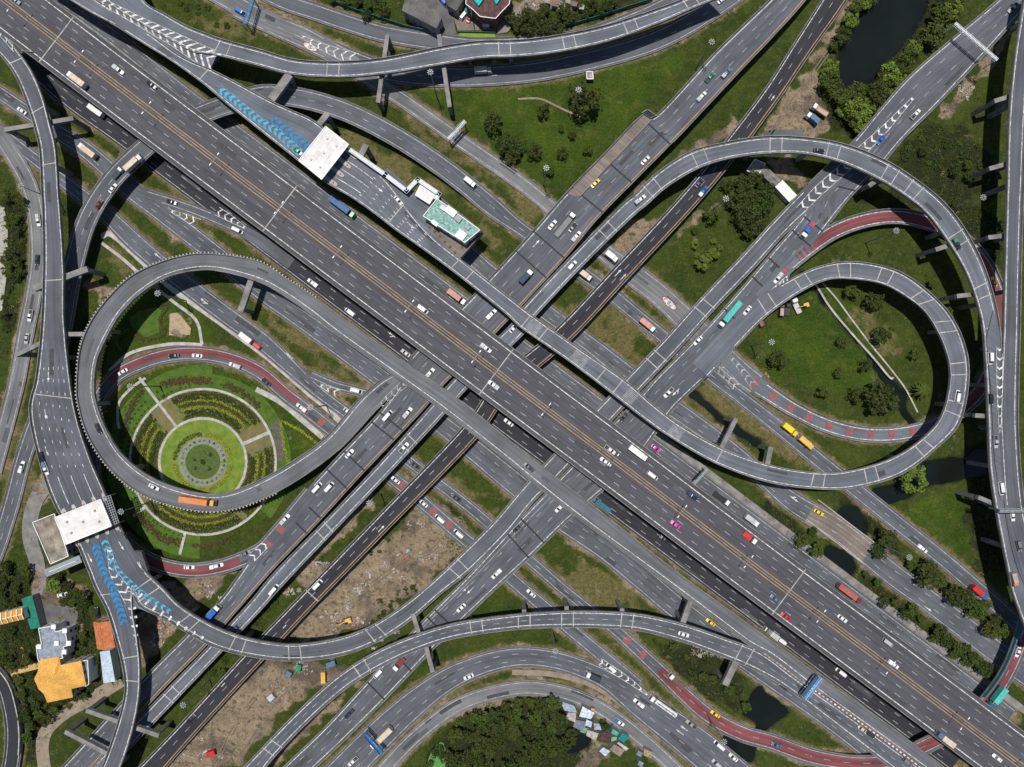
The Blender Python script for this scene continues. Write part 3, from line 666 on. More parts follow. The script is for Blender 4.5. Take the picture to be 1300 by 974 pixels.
tag(link('ground', me), 'grass, bare soil and scrub filling the gaps of the interchange', 'ground', None, 'structure')
def water_mat(name, c, rough=.12):
    m, nt, b = newmat(name, rough, 0, .3); N, L = nt.nodes, nt.links
    n = N.new('ShaderNodeTexNoise'); n.inputs['Scale'].default_value = 1.2; g = N.new('ShaderNodeNewGeometry'); L.new(g.outputs['Position'], n.inputs['Vector'])
    bp = N.new('ShaderNodeBump'); bp.inputs['Strength'].default_value = .12; L.new(n.outputs[0], bp.inputs['Height']); L.new(bp.outputs[0], b.inputs['Normal'])
    n2 = N.new('ShaderNodeTexNoise'); n2.inputs['Scale'].default_value = .08; n2.inputs['Detail'].default_value = 5; L.new(g.outputs['Position'], n2.inputs['Vector'])
    mx = N.new('ShaderNodeMix'); mx.data_type = 'RGBA'; mx.inputs[6].default_value = c; mx.inputs[7].default_value = (c[0]*3.2, c[1]*3.4, c[2]*1.8, 1)
    L.new(n2.outputs[0], mx.inputs[0]); L.new(mx.outputs[2], b.inputs['Base Color']); return m
WM = water_mat('dark_water', (.003, .004, .005, 1)); WG = water_mat('algae_water', (.03, .085, .03, 1), .5)
for k, p in WATER.items():
    c = np.mean(p, 0); mb = MB()
    poly = [W(*(np.array(q) + (np.array(q) - c) / (np.linalg.norm(np.array(q) - c) + 1e-6) * 2.5), 0) for q in p]
    bmw = bmesh.new(); vs = [bmw.verts.new((x, y, -1.15 - .012 * list(WATER).index(k))) for x, y in poly]; f = bmw.faces.new(vs); bmesh.ops.triangulate(bmw, faces=[f])
    for f in bmw.faces:
        if f.normal.z < 0: f.normal_flip()
    mew = bpy.data.meshes.new('water'); bmw.to_mesh(mew); bmw.free(); mew.materials.append(WG if k == 'greenpond' else WM)
    tag(link('pond' if 'pond' in k or k == 'marsh' else 'canal', mew), 'still dark water', 'water', None, 'structure')
for k, r in [(k, r) for k, r in ROADS.items() if r.elev]:
    pass
def gz(x, y):
    px = CX + x / S; py = CY - y / S
    i = min(max(int(np.searchsorted(ys, py)), 0), ny - 1); j = min(max(int(np.searchsorted(xs, px)), 0), nx - 1)
    return float(wz[i, j])
def free(x, y, rad=1.0):
    """no ground road within rad"""
    for k, r in ROADS.items():
        i, lat, al = nearest(r, x, y)
        if r.Z[i] < 1.5 and abs(lat) < r.w[i] / 2 + rad and abs(al) < 3 + rad: return False
    return True
# paths
def ribbon_px(name, pts, w, mat, z=.03, label=None, kind=None, parent=None, cat='path', n=10, thick=.25):
    D = catmull([W(p[0], p[1], 0) for p in pts], n) if len(pts) > 2 else np.array([W(*pts[0]), W(*pts[1])])
    T = np.gradient(D, axis=0); T /= np.linalg.norm(T, axis=1)[:, None]; Nn = np.stack([T[:, 1], -T[:, 0]], 1) * w / 2
    mb = MB()
    for i in range(len(D) - 1):
        a, b_, c, d = D[i] - Nn[i], D[i] + Nn[i], D[i+1] + Nn[i+1], D[i+1] - Nn[i+1]
        q = [(*a, z), (*b_, z), (*c, z), (*d, z)]; lo = [(p[0], p[1], z - thick) for p in q]
        mb.quad(q); mb.quad([q[0], q[3], lo[3], lo[0]]); mb.quad([q[1], lo[1], lo[2], q[2]])
        if i == 0: mb.quad([q[1], q[0], lo[0], lo[1]])
        if i == len(D) - 2: mb.quad([q[3], q[2], lo[2], lo[3]])
    o = mb.build(name, mat, parent)
    if label: tag(o, label, cat, None, kind)
    return o
PATH = noisy('path_dirt', (.25, .2, .15, 1), (.17, .135, .10, 1), .3, .95, 6, f3=.25)
ribbon_px('path', [Q(13,600,545),Q(13,480,620),Q(13,330,700),Q(13,240,780),Q(13,210,860),Q(13,220,974),Q(13,240,1060)], 6.0, PATH, .03, 'winding dirt track below the ochre roofed house', 'structure')
ribbon_px('path', [Q(9,235,520),Q(9,180,600),Q(9,150,700),Q(9,150,800),Q(9,180,900),Q(13,190,20),Q(13,195,120),Q(13,210,270)], 7.0, noisy('yard_concrete',(.2,.185,.165,1),(.12,.115,.11,1),.3), .03, 'grey lane beside the toll office', 'structure')
for p, w_, lb in (([Q(8,255,470),Q(8,330,590),Q(8,430,710),Q(8,545,840),Q(8,620,930),Q(12,640,0)], .9, 'left'), ([Q(8,290,465),Q(8,360,545),Q(8,430,640),Q(8,520,760),Q(8,610,870),Q(8,690,974),Q(12,725,100),Q(12,760,170)], .7, 'right')):
    ribbon_px('path', p, w_, CONC_L, .06, f'thin pale concrete edge on the {lb} of the ditch in the right loop', 'structure')
ribbon_px('path', [Q(5,500,265),Q(5,600,340),Q(5,690,420),Q(5,760,480),Q(5,860,560),Q(5,970,650),Q(5,1000,770)], 1.4, CONC_L, .05, 'thin concrete footway bending down to the garden', 'structure')
ribbon_px('path', [Q(5,500,235),Q(5,560,230),Q(5,720,375),Q(5,860,500),Q(5,1060,640),Q(5,1286,805),Q(6,100,870),Q(6,260,1010),Q(10,340,140),Q(10,420,220)], 2.6, CONC_L, .02, 'broad white concrete verge beside the diagonal ground road', 'structure')
ribbon_px('path', [Q(10,0,55),Q(10,120,120),Q(10,230,210),Q(10,330,295)], 2.4, CONC_L, .04, 'white concrete footway outside the red slip road', 'structure')
ribbon_px('path', [Q(5,540,900),Q(5,650,810),Q(5,840,768),Q(5,1000,770)], 1.5, CONC_L, .045, 'curved white footway above the red slip road', 'structure')
ribbon_px('path', [Q(3,30,490),Q(3,140,490),Q(3,250,540),Q(3,370,590)], .9, PATH, .02, 'faint old track across the top lawn', 'structure')
ribbon_px('path', [Q(11,630,300)+np.zeros(2),Q(11,700,360),Q(11,790,420),Q(11,900,510)], .8, CONC, -.1, 'thin drain edge by the frontage road', 'structure') if False else None
YARD = noisy('yard_asphalt', (.115, .112, .11, 1), (.07, .07, .07, 1), .2, .9)
def pad(name, pts, z0, z1, mat, label, cat, kind=None, parent=None):
    mb = MB(); mb.prism([W(p[0], p[1], z1) for p in pts], z0, z1); o = mb.build(name, mat, parent)
    if label: tag(o, label, cat, None, kind)
    return o
pad('yard', ZIN(8.12,0,720,(380,330),(510,260),(600,330),(800,460),(800,600),(560,600),(440,640)), -.3, .04, YARD, 'grey parking yard between the houses', 'yard', 'structure')
pad('yard', tp(4,(0,650),(60,640),(190,640),(200,690),(0,690)), -.3, .02, YARD, 'worn ground under the loop', 'yard', 'structure')
pad('village_lane', ZIN(4.643,480,0,(290,-20),(370,-20),(440,80),(460,200),(480,235),(380,235),(375,120),(330,30)), -.3, .045, YARD, 'grey lane leading up into the village', 'path', 'structure')
pad('village_lane', ZIN(4.643,480,0,(900,-30),(960,-30),(800,150),(760,190),(700,200),(700,160)), -.3, .045, noisy('lane_c',(.22,.19,.16,1),(.15,.13,.11,1),.3), 'pale lane right of the village', 'path', 'structure')
pad('village_yard', ZIN(4.643,480,0,(430,60),(520,90),(640,120),(700,150),(690,180),(470,180)), -.3, .035, noisy('yard_dirt',(.2,.155,.12,1),(.12,.1,.085,1),.5), 'bare yard in front of the brick houses', 'yard', 'structure')
pad('green_court', ZIN(4.643,480,0,(480,190),(690,197),(690,232),(475,226)), -.3, .07, noisy('court_green',(.16,.25,.02,1),(.11,.19,.02,1),.4), 'bright green grass strip by the village road', 'lawn', 'structure')
# formal garden
GC = (257.5, 586.5)
def ringpad(name, r0, r1, a0, a1, z, mat, label=None, cat='path', n=48, parent=None, thick=.2, kind='structure', wob=0.0):
    cx, cy = W(*GC); mb = MB(); m = max(3, int(n * abs(a1 - a0) / 360)); pr = None
    for i in range(m + 1):
        a = R_(a0 + (a1 - a0) * i / m); c, s_ = math.cos(a), math.sin(a)
        k0 = r0 * S + random.uniform(-wob, wob); k1 = r1 * S + random.uniform(-wob, wob)
        cur = [(cx + c*k0, cy + s_*k0), (cx + c*k1, cy + s_*k1)]
        if pr:
            mb.quad([(*pr[0], z), (*pr[1], z), (*cur[1], z), (*cur[0], z)])
            mb.quad([(*pr[1], z), (*pr[1], z - thick), (*cur[1], z - thick), (*cur[1], z)])
            mb.quad([(*cur[0], z), (*cur[0], z - thick), (*pr[0], z - thick), (*pr[0], z)])
        pr = cur
    o = mb.build(name, mat, parent)
    if label: tag(o, label, cat, None, kind)
    return o
G_L1 = noisy('mown_lawn', (.085, .145, .014, 1), (.15, .19, .028, 1), .35, .95, 8, f3=.35)
G_L2 = noisy('garden_lawn', (.036, .080, .008, 1), (.066, .11, .012, 1), .3, .95, 8, f3=.4)
G_TAN = noisy('dry_turf', (.15, .125, .05, 1), (.10, .10, .035, 1), .3, .95, 6, f3=.25)
G_GRAV = noisy('grey_gravel', (.2, .21, .17, 1), (.14, .15, .11, 1), .6, .95)
ringpad('lawn', 93, 123, 84, 268, -.08, G_L2, 'lawn outside the round garden path at left', 'lawn', 120)
ringpad('lawn', 93, 112, -40, 84, -.08, G_L2, 'lawn outside the round garden path at right', 'lawn', 120)
ringpad('lawn', 54, 92, 0, 360, -.05, G_TAN, 'tan turf band of the round garden', 'lawn', 120)
ringpad('lawn', 0, 54, 0, 360, 0.0, G_L1, 'bright mown disc in the middle of the round garden', 'lawn', 90)
ringpad('gravel', 22.5, 31, 3, 357, .03, G_GRAV, 'grey gravel ring with dots round the garden centre', 'gravel', 90)
ringpad('lawn', 0, 22, 0, 360, .04, noisy('centre_bed',(.07,.10,.02,1),(.045,.07,.015,1),.8), 'olive centre bed of the garden', 'lawn', 60)
ringpad('garden_path', 53.5, 56.8, 0, 360, .06, CONC_L, 'inner circular white path of the garden', 'path', 120)
ringpad('garden_path', 91, 94, 0, 360, .06, CONC_L, 'outer circular white path of the garden', 'path', 140)
def polar(r, a): return (GC[0] + r * math.cos(R_(a)), GC[1] - r * math.sin(R_(a)))
for a, r0, r1, lb in ((127, 56, 134, 'upper left'), (24, 56, 92, 'right'), (256, 94, 121, 'bottom'), (218, 94, 112, 'lower left')):
    ribbon_px('garden_path', [polar(r0, a), polar(r1, a)], 1.3 if r1 > 100 else 1.6, CONC_L, .065, f'straight {lb} spoke path of the round garden', 'structure')
ribbon_px('garden_path', [Q(9,720,0),Q(9,650,50),Q(9,590,120),Q(9,582,200),Q(9,590,250)], 1.2, CONC_L, .06, 'curved outer white path at the upper left of the garden', 'structure')
pad('planting_bed', ZIN(3.896,130,470,(830,255),(870,250),(896,300),(896,450),(860,450),(845,330)), -.2, .03, noisy('bare_bed',(.10,.085,.07,1),(.07,.06,.05,1),.5), 'bare brown soil bed at the right of the garden', 'flower bed', 'structure')
pad('pavement', tp(5,(-60,80),(20,85),(38,200),(36,400),(10,600),(-60,640)), -.3, .03, noisy('pale_paving', (.34,.32,.28,1), (.24,.22,.19,1), .5), 'pale paving at the far left edge', 'pavement', 'structure')
ribbon_px('verge', [Q(16,560,-40),Q(16,700,90),Q(16,850,210),Q(16,1010,350),Q(16,1100,440)], 1.6, CONC_L, .01, 'pale kerbside strip along the lower right road', 'structure')
ribbon_px('verge', [(650+.799*t+.601*59.5, 487+.601*t-.799*59.5) for t in (110,250,400,550,700,860)], 3.0, CONC, .01, 'wide concrete shoulder of the right frontage road', 'structure')
ribbon_px('verge', [Q(15,0,505),Q(15,200,515),Q(15,400,570),Q(15,600,700),Q(15,800,850),Q(15,960,990)], 2.6, PATH, .01, 'sandy strip between the two bottom curved roads', 'structure')

pad('sand_bed', tp(5,(840,618),(880,612),(905,640),(945,692),(940,722),(836,724)), -.25, .03, noisy('sand', (.36,.27,.17,1), (.26,.2,.13,1), .6), 'sandy bed with small bushes above the red slip road', 'flower bed', 'structure')
# ------------------------------------------------------------------ foliage
def leaf_mat(name, c1, c2, c3):
    m, nt, b = newmat(name, .75, 0, .25); N, L = nt.nodes, nt.links
    g = N.new('ShaderNodeNewGeometry'); oi = N.new('ShaderNodeObjectInfo')
    n = N.new('ShaderNodeTexNoise'); n.inputs['Scale'].default_value = 1.5; n.inputs['Detail'].default_value = 4; L.new(g.outputs['Position'], n.inputs['Vector'])
    r = N.new('ShaderNodeMapRange'); r.inputs[1].default_value = .35; r.inputs[2].default_value = .65; L.new(n.outputs[0], r.inputs[0])
    mx = N.new('ShaderNodeMix'); mx.data_type = 'RGBA'; mx.inputs[6].default_value = c1; mx.inputs[7].default_value = c2; L.new(r.outputs[0], mx.inputs[0])
    m2 = N.new('ShaderNodeMix'); m2.data_type = 'RGBA'; m2.inputs[7].default_value = c3; L.new(mx.outputs[2], m2.inputs[6])
    k = N.new('ShaderNodeMath'); k.operation = 'MULTIPLY'; k.inputs[1].default_value = .75; L.new(oi.outputs['Random'], k.inputs[0]); L.new(k.outputs[0], m2.inputs[0])
    L.new(m2.outputs[2], b.inputs['Base Color'])
    return m
LF_D = leaf_mat('foliage_dark', (.010, .024, .003, 1), (.044, .066, .007, 1), (.040, .042, .008, 1))
LF_M = leaf_mat('foliage_mid', (.026, .052, .005, 1), (.062, .092, .008, 1), (.055, .060, .010, 1))
LF_L = leaf_mat('foliage_light', (.07, .12, .012, 1), (.13, .18, .02, 1), (.09, .12, .015, 1))
LF_Y = leaf_mat('foliage_yellow', (.27, .27, .02, 1), (.12, .15, .015, 1), (.22, .21, .02, 1))
LF_R = leaf_mat('foliage_rust', (.075, .055, .018, 1), (.04, .055, .012, 1), (.08, .045, .02, 1))
BARK = noisy('bark', (.11, .085, .06, 1), (.06, .048, .036, 1), 2, .95)
def leafcloud(n, lobes, leaf, seed, squash=.75):
    """unit-radius crown: leaves on the shells of many overlapping lobes"""
    g = np.random.default_rng(seed); v = []; f = []
    L = []
    for i in range(lobes):
        a = g.uniform(0, 2*np.pi); rr = np.sqrt(g.uniform(0, 1)) * .80
        L.append((rr*np.cos(a), rr*np.sin(a), g.uniform(.15, .75)*squash, g.uniform(.17, .40)))
    for i in range(n):
        l = L[g.integers(len(L))]; d = g.normal(size=3); d /= np.linalg.norm(d)
        if d[2] < -.2: d[2] *= -.6
        p = np.array(l[:3]) + d * l[3] * g.uniform(.7, 1.08)
        nn = d + g.normal(size=3) * .55; nn[2] += .35; nn /= np.linalg.norm(nn)
        u = np.cross(nn, g.normal(size=3)); u /= np.linalg.norm(u); w_ = np.cross(nn, u); s = leaf * g.uniform(.6, 1.35)
        b = len(v)
        v += [tuple(p - u*s), tuple(p + w_*s*.6), tuple(p + u*s), tuple(p - w_*s*.6)]; f.append((b, b+1, b+2, b+3))
    return v, f
def crown_mesh(mat, seed, n=900, lobes=18, leaf=.10, squash=.75):
    v, f = leafcloud(n, lobes, leaf, seed, squash); me = bpy.data.meshes.new('crown'); me.from_pydata(v, [], f); me.materials.append(mat); me.update(); return me
def palm_mesh(mat, seed):
    g = np.random.default_rng(seed); mb = MB()
    for k in range(16):
        a = 2*np.pi*k/16 + g.uniform(-.15, .15); e = g.uniform(.1, .55); pr = None
        for j in range(6):
            t = j/5; r = t*1.0; z = .55 + e*t - 1.0*t*t*.8; w_ = .11*math.sin(math.pi*min(1, t*.9+.12))
            c = (r*math.cos(a), r*math.sin(a), z); q = (-math.sin(a)*w_, math.cos(a)*w_)
            cur = [(c[0]-q[0], c[1]-q[1], z-.05), c, (c[0]+q[0], c[1]+q[1], z-.05)]
            if pr: mb.quad([pr[0], pr[1], cur[1], cur[0]]); mb.quad([pr[1], pr[2], cur[2], cur[1]])
            pr = cur
    return mb.mesh('crown', mat)
CROWNS = {'d': [crown_mesh(LF_D, 10+i) for i in range(4)], 'm': [crown_mesh(LF_M, 20+i) for i in range(4)], 'l': [crown_mesh(LF_L, 30+i) for i in range(3)],
          'p': [palm_mesh(LF_M, 40+i) for i in range(2)]}
def trunk_mesh(seed, palm=False):
    g = random.Random(seed); mb = MB(); top = .55 if palm else .45
    mb.tube((0, 0, -.9), (.02, .01, top), .055 if not palm else .035, .03, 7)
    if not palm:
        for k in range(4):
            a = g.uniform(0, 6.28); mb.tube((0, 0, -.1 + .1*k), (.45*math.cos(a), .45*math.sin(a), .35 + .05*k), .028, .01, 5)
    return mb.mesh('trunk', BARK)
TRUNKS = [trunk_mesh(i) for i in range(3)]; PTR = trunk_mesh(9, True)
NT = [0]
def tree(px, py, rpx, kind='m', label=None, group=None, z=None, h=1.0):
    """rpx: crown radius in photo pixels"""
    i = NT[0]; NT[0] += 1
    rad = rpx * S; zz = rad * .9 * h
    x, y = W(px, py, zz)
    root = empty('palm_tree' if kind == 'p' else 'tree', (x, y, gz(x, y) if z is None else z), random.uniform(0, 6.28))
    tag(root, label, 'palm tree' if kind == 'p' else 'tree', group)
    c = link('crown', CROWNS[kind][i % len(CROWNS[kind])], root); c.scale = (rad*1.12, rad*1.12, rad*1.12*h); c.location = (0, 0, rad*.9*h)
    c.rotation_euler = (0, 0, random.uniform(0, 6.28))
    t = link('trunk', PTR if kind == 'p' else TRUNKS[i % 3], root); t.scale = (rad, rad, rad*h); t.location = (0, 0, rad*.9*h)
    return root
def shrub(px, py, rpx, kind='m', label='', group=None, cat='shrub'):
    i = NT[0]; NT[0] += 1; x, y = W(px, py, .5); rad = rpx * S
    o = link('shrub', CROWNS[kind][i % len(CROWNS[kind])]); o.location = (x, y, gz(x, y) - .1*rad); o.scale = (rad*1.15, rad*1.15, rad*1.0); o.rotation_euler = (0, 0, random.uniform(0, 6.28))
    tag(o, label, cat, group); return o
def tt(t, x, y, rz, kind, label, **k): q = Q(t, x, y); return tree(q[0], q[1], rz / K, kind, label, **k)
tt(3,355,490,74,'d','large round dark tree alone in the middle of the top lawn')
tt(3,160,548,36,'d','smaller round tree left of the big lawn tree')
tt(2,1175,610,44,'d','dark tree right of the road sign gantry on the top lawn')
tt(3,20,735,44,'d','leftmost dark tree of the pair near the ground road bend'); tt(3,108,750,36,'d','tree just right of the leftmost lawn tree'); tt(2,1225,720,52,'d','dense dark tree beside the ground road at lower left of the top lawn')
tt(2,1265,780,34,'m','tree squeezed against the ground road below the dense dark tree')
tt(3,248,762,27,'d','small tree below the centre of the top lawn'); tt(3,300,668,20,'d','tiny tree under the big round lawn tree'); tt(3,375,740,26,'m','small tree close to the flyover wall'); tt(3,180,842,28,'m','small pale tree with a lamp near the lawn corner'); tt(3,245,635,18,'m','thin sapling left of the tiny lawn tree')
tt(7,943,370,36,'l','bright green bush-like tree, lowest of the group beside the right flyover'); tt(7,987,325,33,'l','bright green tree at the centre of the group of yellow green trees'); tt(7,902,275,20,'l','small bright tree at the top left of the yellow green group'); tt(7,1030,293,15,'l','tiny bright tree at the right of the yellow green group')
tt(7,912,328,14,'l','tiny bright tree left of the centre bush'); tt(7,985,130,42,'m','olive tree left of the dark grove'); tt(7,905,205,18,'m','low olive tree on the middle lawn'); tt(7,995,258,16,'l','small pale tree above the bright group')
tt(8,65,850,44,'d','dark tree at the left rim of the right loop lawn'); tt(8,495,875,34,'d','round dark tree left of the ditch in the right loop'); tt(8,540,555,42,'d','dark tree near the top of the right loop'); tt(8,430,515,38,'m','tree by the ditch at the top of the right loop'); tt(8,582,725,44,'d','dark tree right of the ditch centre')
tt(8,745,820,28,'m','small tree near the right rim of the loop lawn'); tt(8,385,755,28,'m','small tree left of the ditch centre'); tt(8,370,912,26,'m','low tree below the round dark tree'); tt(8,830,470,24,'m','tree outside the loop near the red road'); tt(8,905,600,22,'m','low tree close to the loop deck')
tt(12,560,100,72,'d','biggest dark tree in the right loop'); tt(12,462,78,42,'d','dark tree touching the left side of the biggest loop tree'); tt(12,625,118,34,'d','dark tree touching the right side of the biggest loop tree'); tt(12,290,70,34,'m','pale scrubby tree near the red banded ring')
tt(12,782,60,46,'p','palm tree beside the ditch in the right loop')
tt(12,735,495,62,'l','bright green tree leaning beside the canal below the loop'); tt(12,680,470,34,'m','tree between the loop deck and the bright canal tree'); tt(12,600,780,52,'d','dark tree by the lower end of the brown bridge'); tt(12,560,860,34,'d','dark tree below the brown bridge edge'); tt(12,800,945,46,'d','dark tree close to the lower verge of the two-lane road')
tt(12,730,920,30,'m','tree beside the white lamp near the two-lane road'); tt(12,260,850,38,'m','tree on the bank below the brown bridge'); tt(12,180,800,34,'m','tree at the left bank of the bridge'); tt(12,240,760,22,'d','small dark tree by the bridge rail')
for i, (x, y, r, k) in enumerate(((790,20,56,'d'),(850,45,40,'m'),(930,120,46,'d'),(985,140,52,'d'),(1040,190,48,'m'),(1090,170,30,'m'),(1110,290,40,'m'),(1165,290,40,'m'),(1140,240,28,'d'))):
    tt(16,x,y,r,k,'leafy tree in the strip between the two diagonal roads at lower right', group='trees between the lower right roads')
for i, (x, y, r, k) in enumerate(((735,195,34,'m'),(700,215,28,'d'),(590,160,26,'d'),(870,310,38,'d'),(840,335,26,'m'),(900,350,32,'d'),(960,380,36,'m'),(1000,400,38,'d'),(1040,435,38,'m'),(1075,470,38,'d'),(1100,500,32,'d'),(560,60,24,'m'),(650,160,24,'m'),(780,240,22,'m'),(500,20,20,'m'),(1000,450,28,'m'),(930,420,24,'m'))):
    tt(16,x,y,r,k,'tree in the long green verge right of the frontage road', group='trees of the long green verge')
pondl = [(430,110,40),(380,185,42),(345,230,26),(330,340,40),(320,410,48),(300,370,28),(385,480,50),(460,550,56),(450,460,46),(560,470,50),(520,520,38),(620,360,48),(590,400,40),(650,330,40),(700,285,44),(745,240,40),(820,180,52),(780,200,36),(860,90,56),(880,130,36),(930,60,44),(880,30,38),(560,560,30),(470,620,46),(430,590,38),(380,550,30),(450,40,40),(500,20,36),(530,-10,34),(410,150,26),(660,400,40),(620,440,36),(700,340,30),(960,20,30)]
for i, (x, y, r) in enumerate(pondl):
    tt(4,x,y,r,'mdml'[i % 4] if i % 5 else 'l','leafy tree on the bank of the dark pond', group='trees round the dark pond')
for x, y, r in ((1120,60,52),(1180,30,50),(1230,80,52),(1160,120,54),(1210,150,48),(1110,150,36),(1250,20,42),(1170,195,44),(1060,-20,30),(1225,200,34),(1140,-30,40),(1195,-50,40)):
    tt(7,x,y,r,'d','dark tree packed in the grove left of the white roofed shed', group='trees of the dark grove')
def fill(poly, n, rmin, rmax, kinds, label, group, sep=.8, ok=None):
    x0, y0 = np.min(poly, 0); x1, y1 = np.max(poly, 0); got = []; tries = 0; P = np.array(poly)
    while len(got) < n and tries < n * 60:
        tries += 1; x, y = random.uniform(x0, x1), random.uniform(y0, y1)
        if not pip(np.array([x]), np.array([y]), poly)[0]: continue
        r = random.uniform(rmin, rmax)
        if any((x-a)**2 + (y-b)**2 < (sep*(r+c)*.8)**2 for a, b, c in got): continue
        wx_, wy_ = W(x, y)
        if not free(wx_, wy_, r*S*.4): continue
        got.append((x, y, r))
        if r < 5.6: shrub(x, y, r, random.choice(kinds), label.replace('tree', 'bush').replace('shrubby bush', 'shrubby bush'), group.replace('trees', 'bushes'))
        else: tree(x, y, r, random.choice(kinds), label, group)
    return got
fill(ZIN(8.12,0,720,(0,0),(270,0),(320,150),(240,270),(210,310),(180,420),(0,450)), 22, 4, 9, 'ddm', 'dark tree behind the green roofed shed', 'trees at the far left yard')
fill(ZIN(8.12,0,720,(500,90),(620,100),(740,190),(900,330),(970,450),(960,560),(830,600),(760,400),(640,360),(520,260)), 10, 5, 9, 'dmd', 'tree in the curved belt beside the parking yard', 'trees beside the parking yard')
tree(*ZIN(8.12,0,720,(560,180))[0], 10.5, 'l', 'round light green tree at the top of the parking yard')
fill(tp(13,(340,330),(460,300),(480,400),(500,560),(400,470),(350,440)), 24, 3.5, 7.5, 'dmd', 'tree between the grey house and the orange shed', 'trees by the orange shed')
fill(tp(13,(0,290),(180,290),(180,440),(40,490),(0,470)), 24, 4, 8, 'ddm', 'tree left of the grey roofed house', 'trees left of the houses')
fill(tp(8,(880,60),(1180,60),(1190,380),(1100,300),(960,140)), 14, 3, 7, 'ddm', 'low tree in the dark field between loop and far right viaduct', 'low trees of the dark right field')
fill(tp(12,(1010,560),(1140,560),(1190,900),(1080,960)), 16, 3, 7, 'ddm', 'low dark tree beside the foot of the far right viaduct', 'low trees by the far right viaduct')
fill(tp(10,(420,800),(560,700),(740,640),(780,660),(620,860),(460,960)), 12, 2, 4, 'dmm', 'scrubby bush between the narrow flyover and the new asphalt flyover', 'bushes at the building site edge')
fill(tp(14,(600,120),(880,20),(900,0),(700,210),(560,290)), 16, 2, 4.5, 'ddm', 'dark scrub bush under the rim of the narrow ramp', 'dark scrub beside the narrow ramp')
fill(tp(13,(60,520),(160,520),(220,660),(500,570),(430,620),(250,740),(120,860),(90,700)), 36, 3.5, 8, 'ddm', 'tree in the scrub below the ochre roofed house', 'trees below the ochre roof')
fill(tp(14,(930,840),(1050,700),(1200,650),(1286,640),(1286,1000),(830,1000)), 26, 6, 12, 'ddm', 'tree of the bottom wood inside the curved side road', 'trees of the bottom wood')
fill(tp(15,(0,640),(210,650),(300,760),(370,800),(330,870),(0,1000)), 24, 6, 11, 'dddm', 'tree of the bottom wood inside the curved side road', 'trees of the bottom wood')
fill(ZIN(9.286,690,870,(660,380),(800,390),(790,500),(690,500)), 3, 4, 6, 'd', 'dark tree between the huts and the side road', 'trees among the huts')
fill(tp(2,(290,-10),(640,-10),(650,110),(560,90)), 13, 4, 7.5, 'dmm', 'tree behind the teal fence at the top', 'trees behind the teal fence')
fill(ZIN(4.643,480,0,(780,110),(900,60),(1170,40),(1160,170),(900,210),(780,210)), 10, 7, 11, 'ddd', 'dark tree right of the village at the top edge', 'trees right of the village')
fill(ZIN(4.643,480,0,(1180,0),(1320,-20),(1400,-10),(1280,90),(1200,110)), 6, 6, 9, 'ddm', 'tree by the teal fence at the top right of the village', 'trees at the second teal fence')
fill(tp(15,(780,360),(900,420),(1180,600),(1150,690),(950,560),(800,440)), 9, 4, 7.5, 'dmm', 'shrubby tree on the canal bank right of the red road', 'trees on the lower canal bank')
fill(tp(5,(20,0),(110,0),(140,250),(60,600),(20,800),(10,400)), 34, 3, 7, 'ddm', 'tree in the narrow strip at the left edge', 'trees at the left edge')
fill(tp(4,(600,860),(720,700),(860,640),(1060,720),(1130,900),(900,974)), 30, 2.5, 7, 'ddm', 'low tree in the marshy field at right', 'low trees of the marshy field')
fill(tp(1,(880,0),(1000,20),(1286,190),(1200,190),(950,100)), 7, 3, 5, 'dm', 'small tree between the overpass and the top left ground road', 'small trees by the top left road')
fill(tp(14,(-60,330),(30,200),(130,120),(60,250),(0,330)), 7, 3.5, 6, 'md', 'leafy shrub between the two flyovers at lower left', 'shrubs between the lower left flyovers')
fill(tp(13,(760,700),(1000,480),(1180,420),(1120,520),(900,720),(700,880)), 10, 3.5, 6, 'dm', 'leafy shrub between the two flyovers at lower left', 'shrubs between the lower left flyovers')
# garden beds: rows of clipped hedges
def hedge(name, r, a0, a1, wd, hgt, mat, label, group, step=2.2, cat='hedge', leaf=.28, lumps=9, line=None):
    g = np.random.default_rng(int(r*100 + a0)); v = []; f = []
    if line is None:
        n = max(2, int(abs(a1-a0) * math.pi/180 * r * S / .16)); cen = W(*GC)
        pts = []
        for i in range(n):
            a = R_(a0 + (a1-a0) * (i + g.uniform()) / n); q = r*S + g.uniform(-.5, .5)*wd
            pts.append((cen[0] + q*math.cos(a), cen[1] + q*math.sin(a)))
    else:
        D = catmull([W(*p) for p in line], 12); d = np.concatenate([[0], np.cumsum(np.linalg.norm(np.diff(D, axis=0), axis=1))]); n = int(d[-1]/.16)
        pts = []
        for i in range(n):
            s = g.uniform(0, d[-1]); x = np.interp(s, d, D[:, 0]); y = np.interp(s, d, D[:, 1]); an = g.uniform(0, 6.28); q = g.uniform(0, wd/2)
            pts.append((x + q*math.cos(an), y + q*math.sin(an)))
    for x, y in pts:
        for _ in range(lumps if wd > 1.5 else max(3, lumps//2)):
            p = np.array([x, y, 0]) + g.normal(size=3)*.25; p[2] = g.uniform(.1, 1)*hgt
            nn = g.normal(size=3)*.5; nn[2] += 1; nn /= np.linalg.norm(nn); u = np.cross(nn, g.normal(size=3)); u /= np.linalg.norm(u); w_ = np.cross(nn, u); s = leaf*g.uniform(.6, 1.3); b = len(v)
            v += [tuple(p-u*s), tuple(p+w_*s*.7), tuple(p+u*s), tuple(p-w_*s*.7)]; f.append((b, b+1, b+2, b+3))
    me = bpy.data.meshes.new(name); me.from_pydata(v, [], f); me.materials.append(mat); me.update(); o = link(name, me); tag(o, label, cat, group); return o
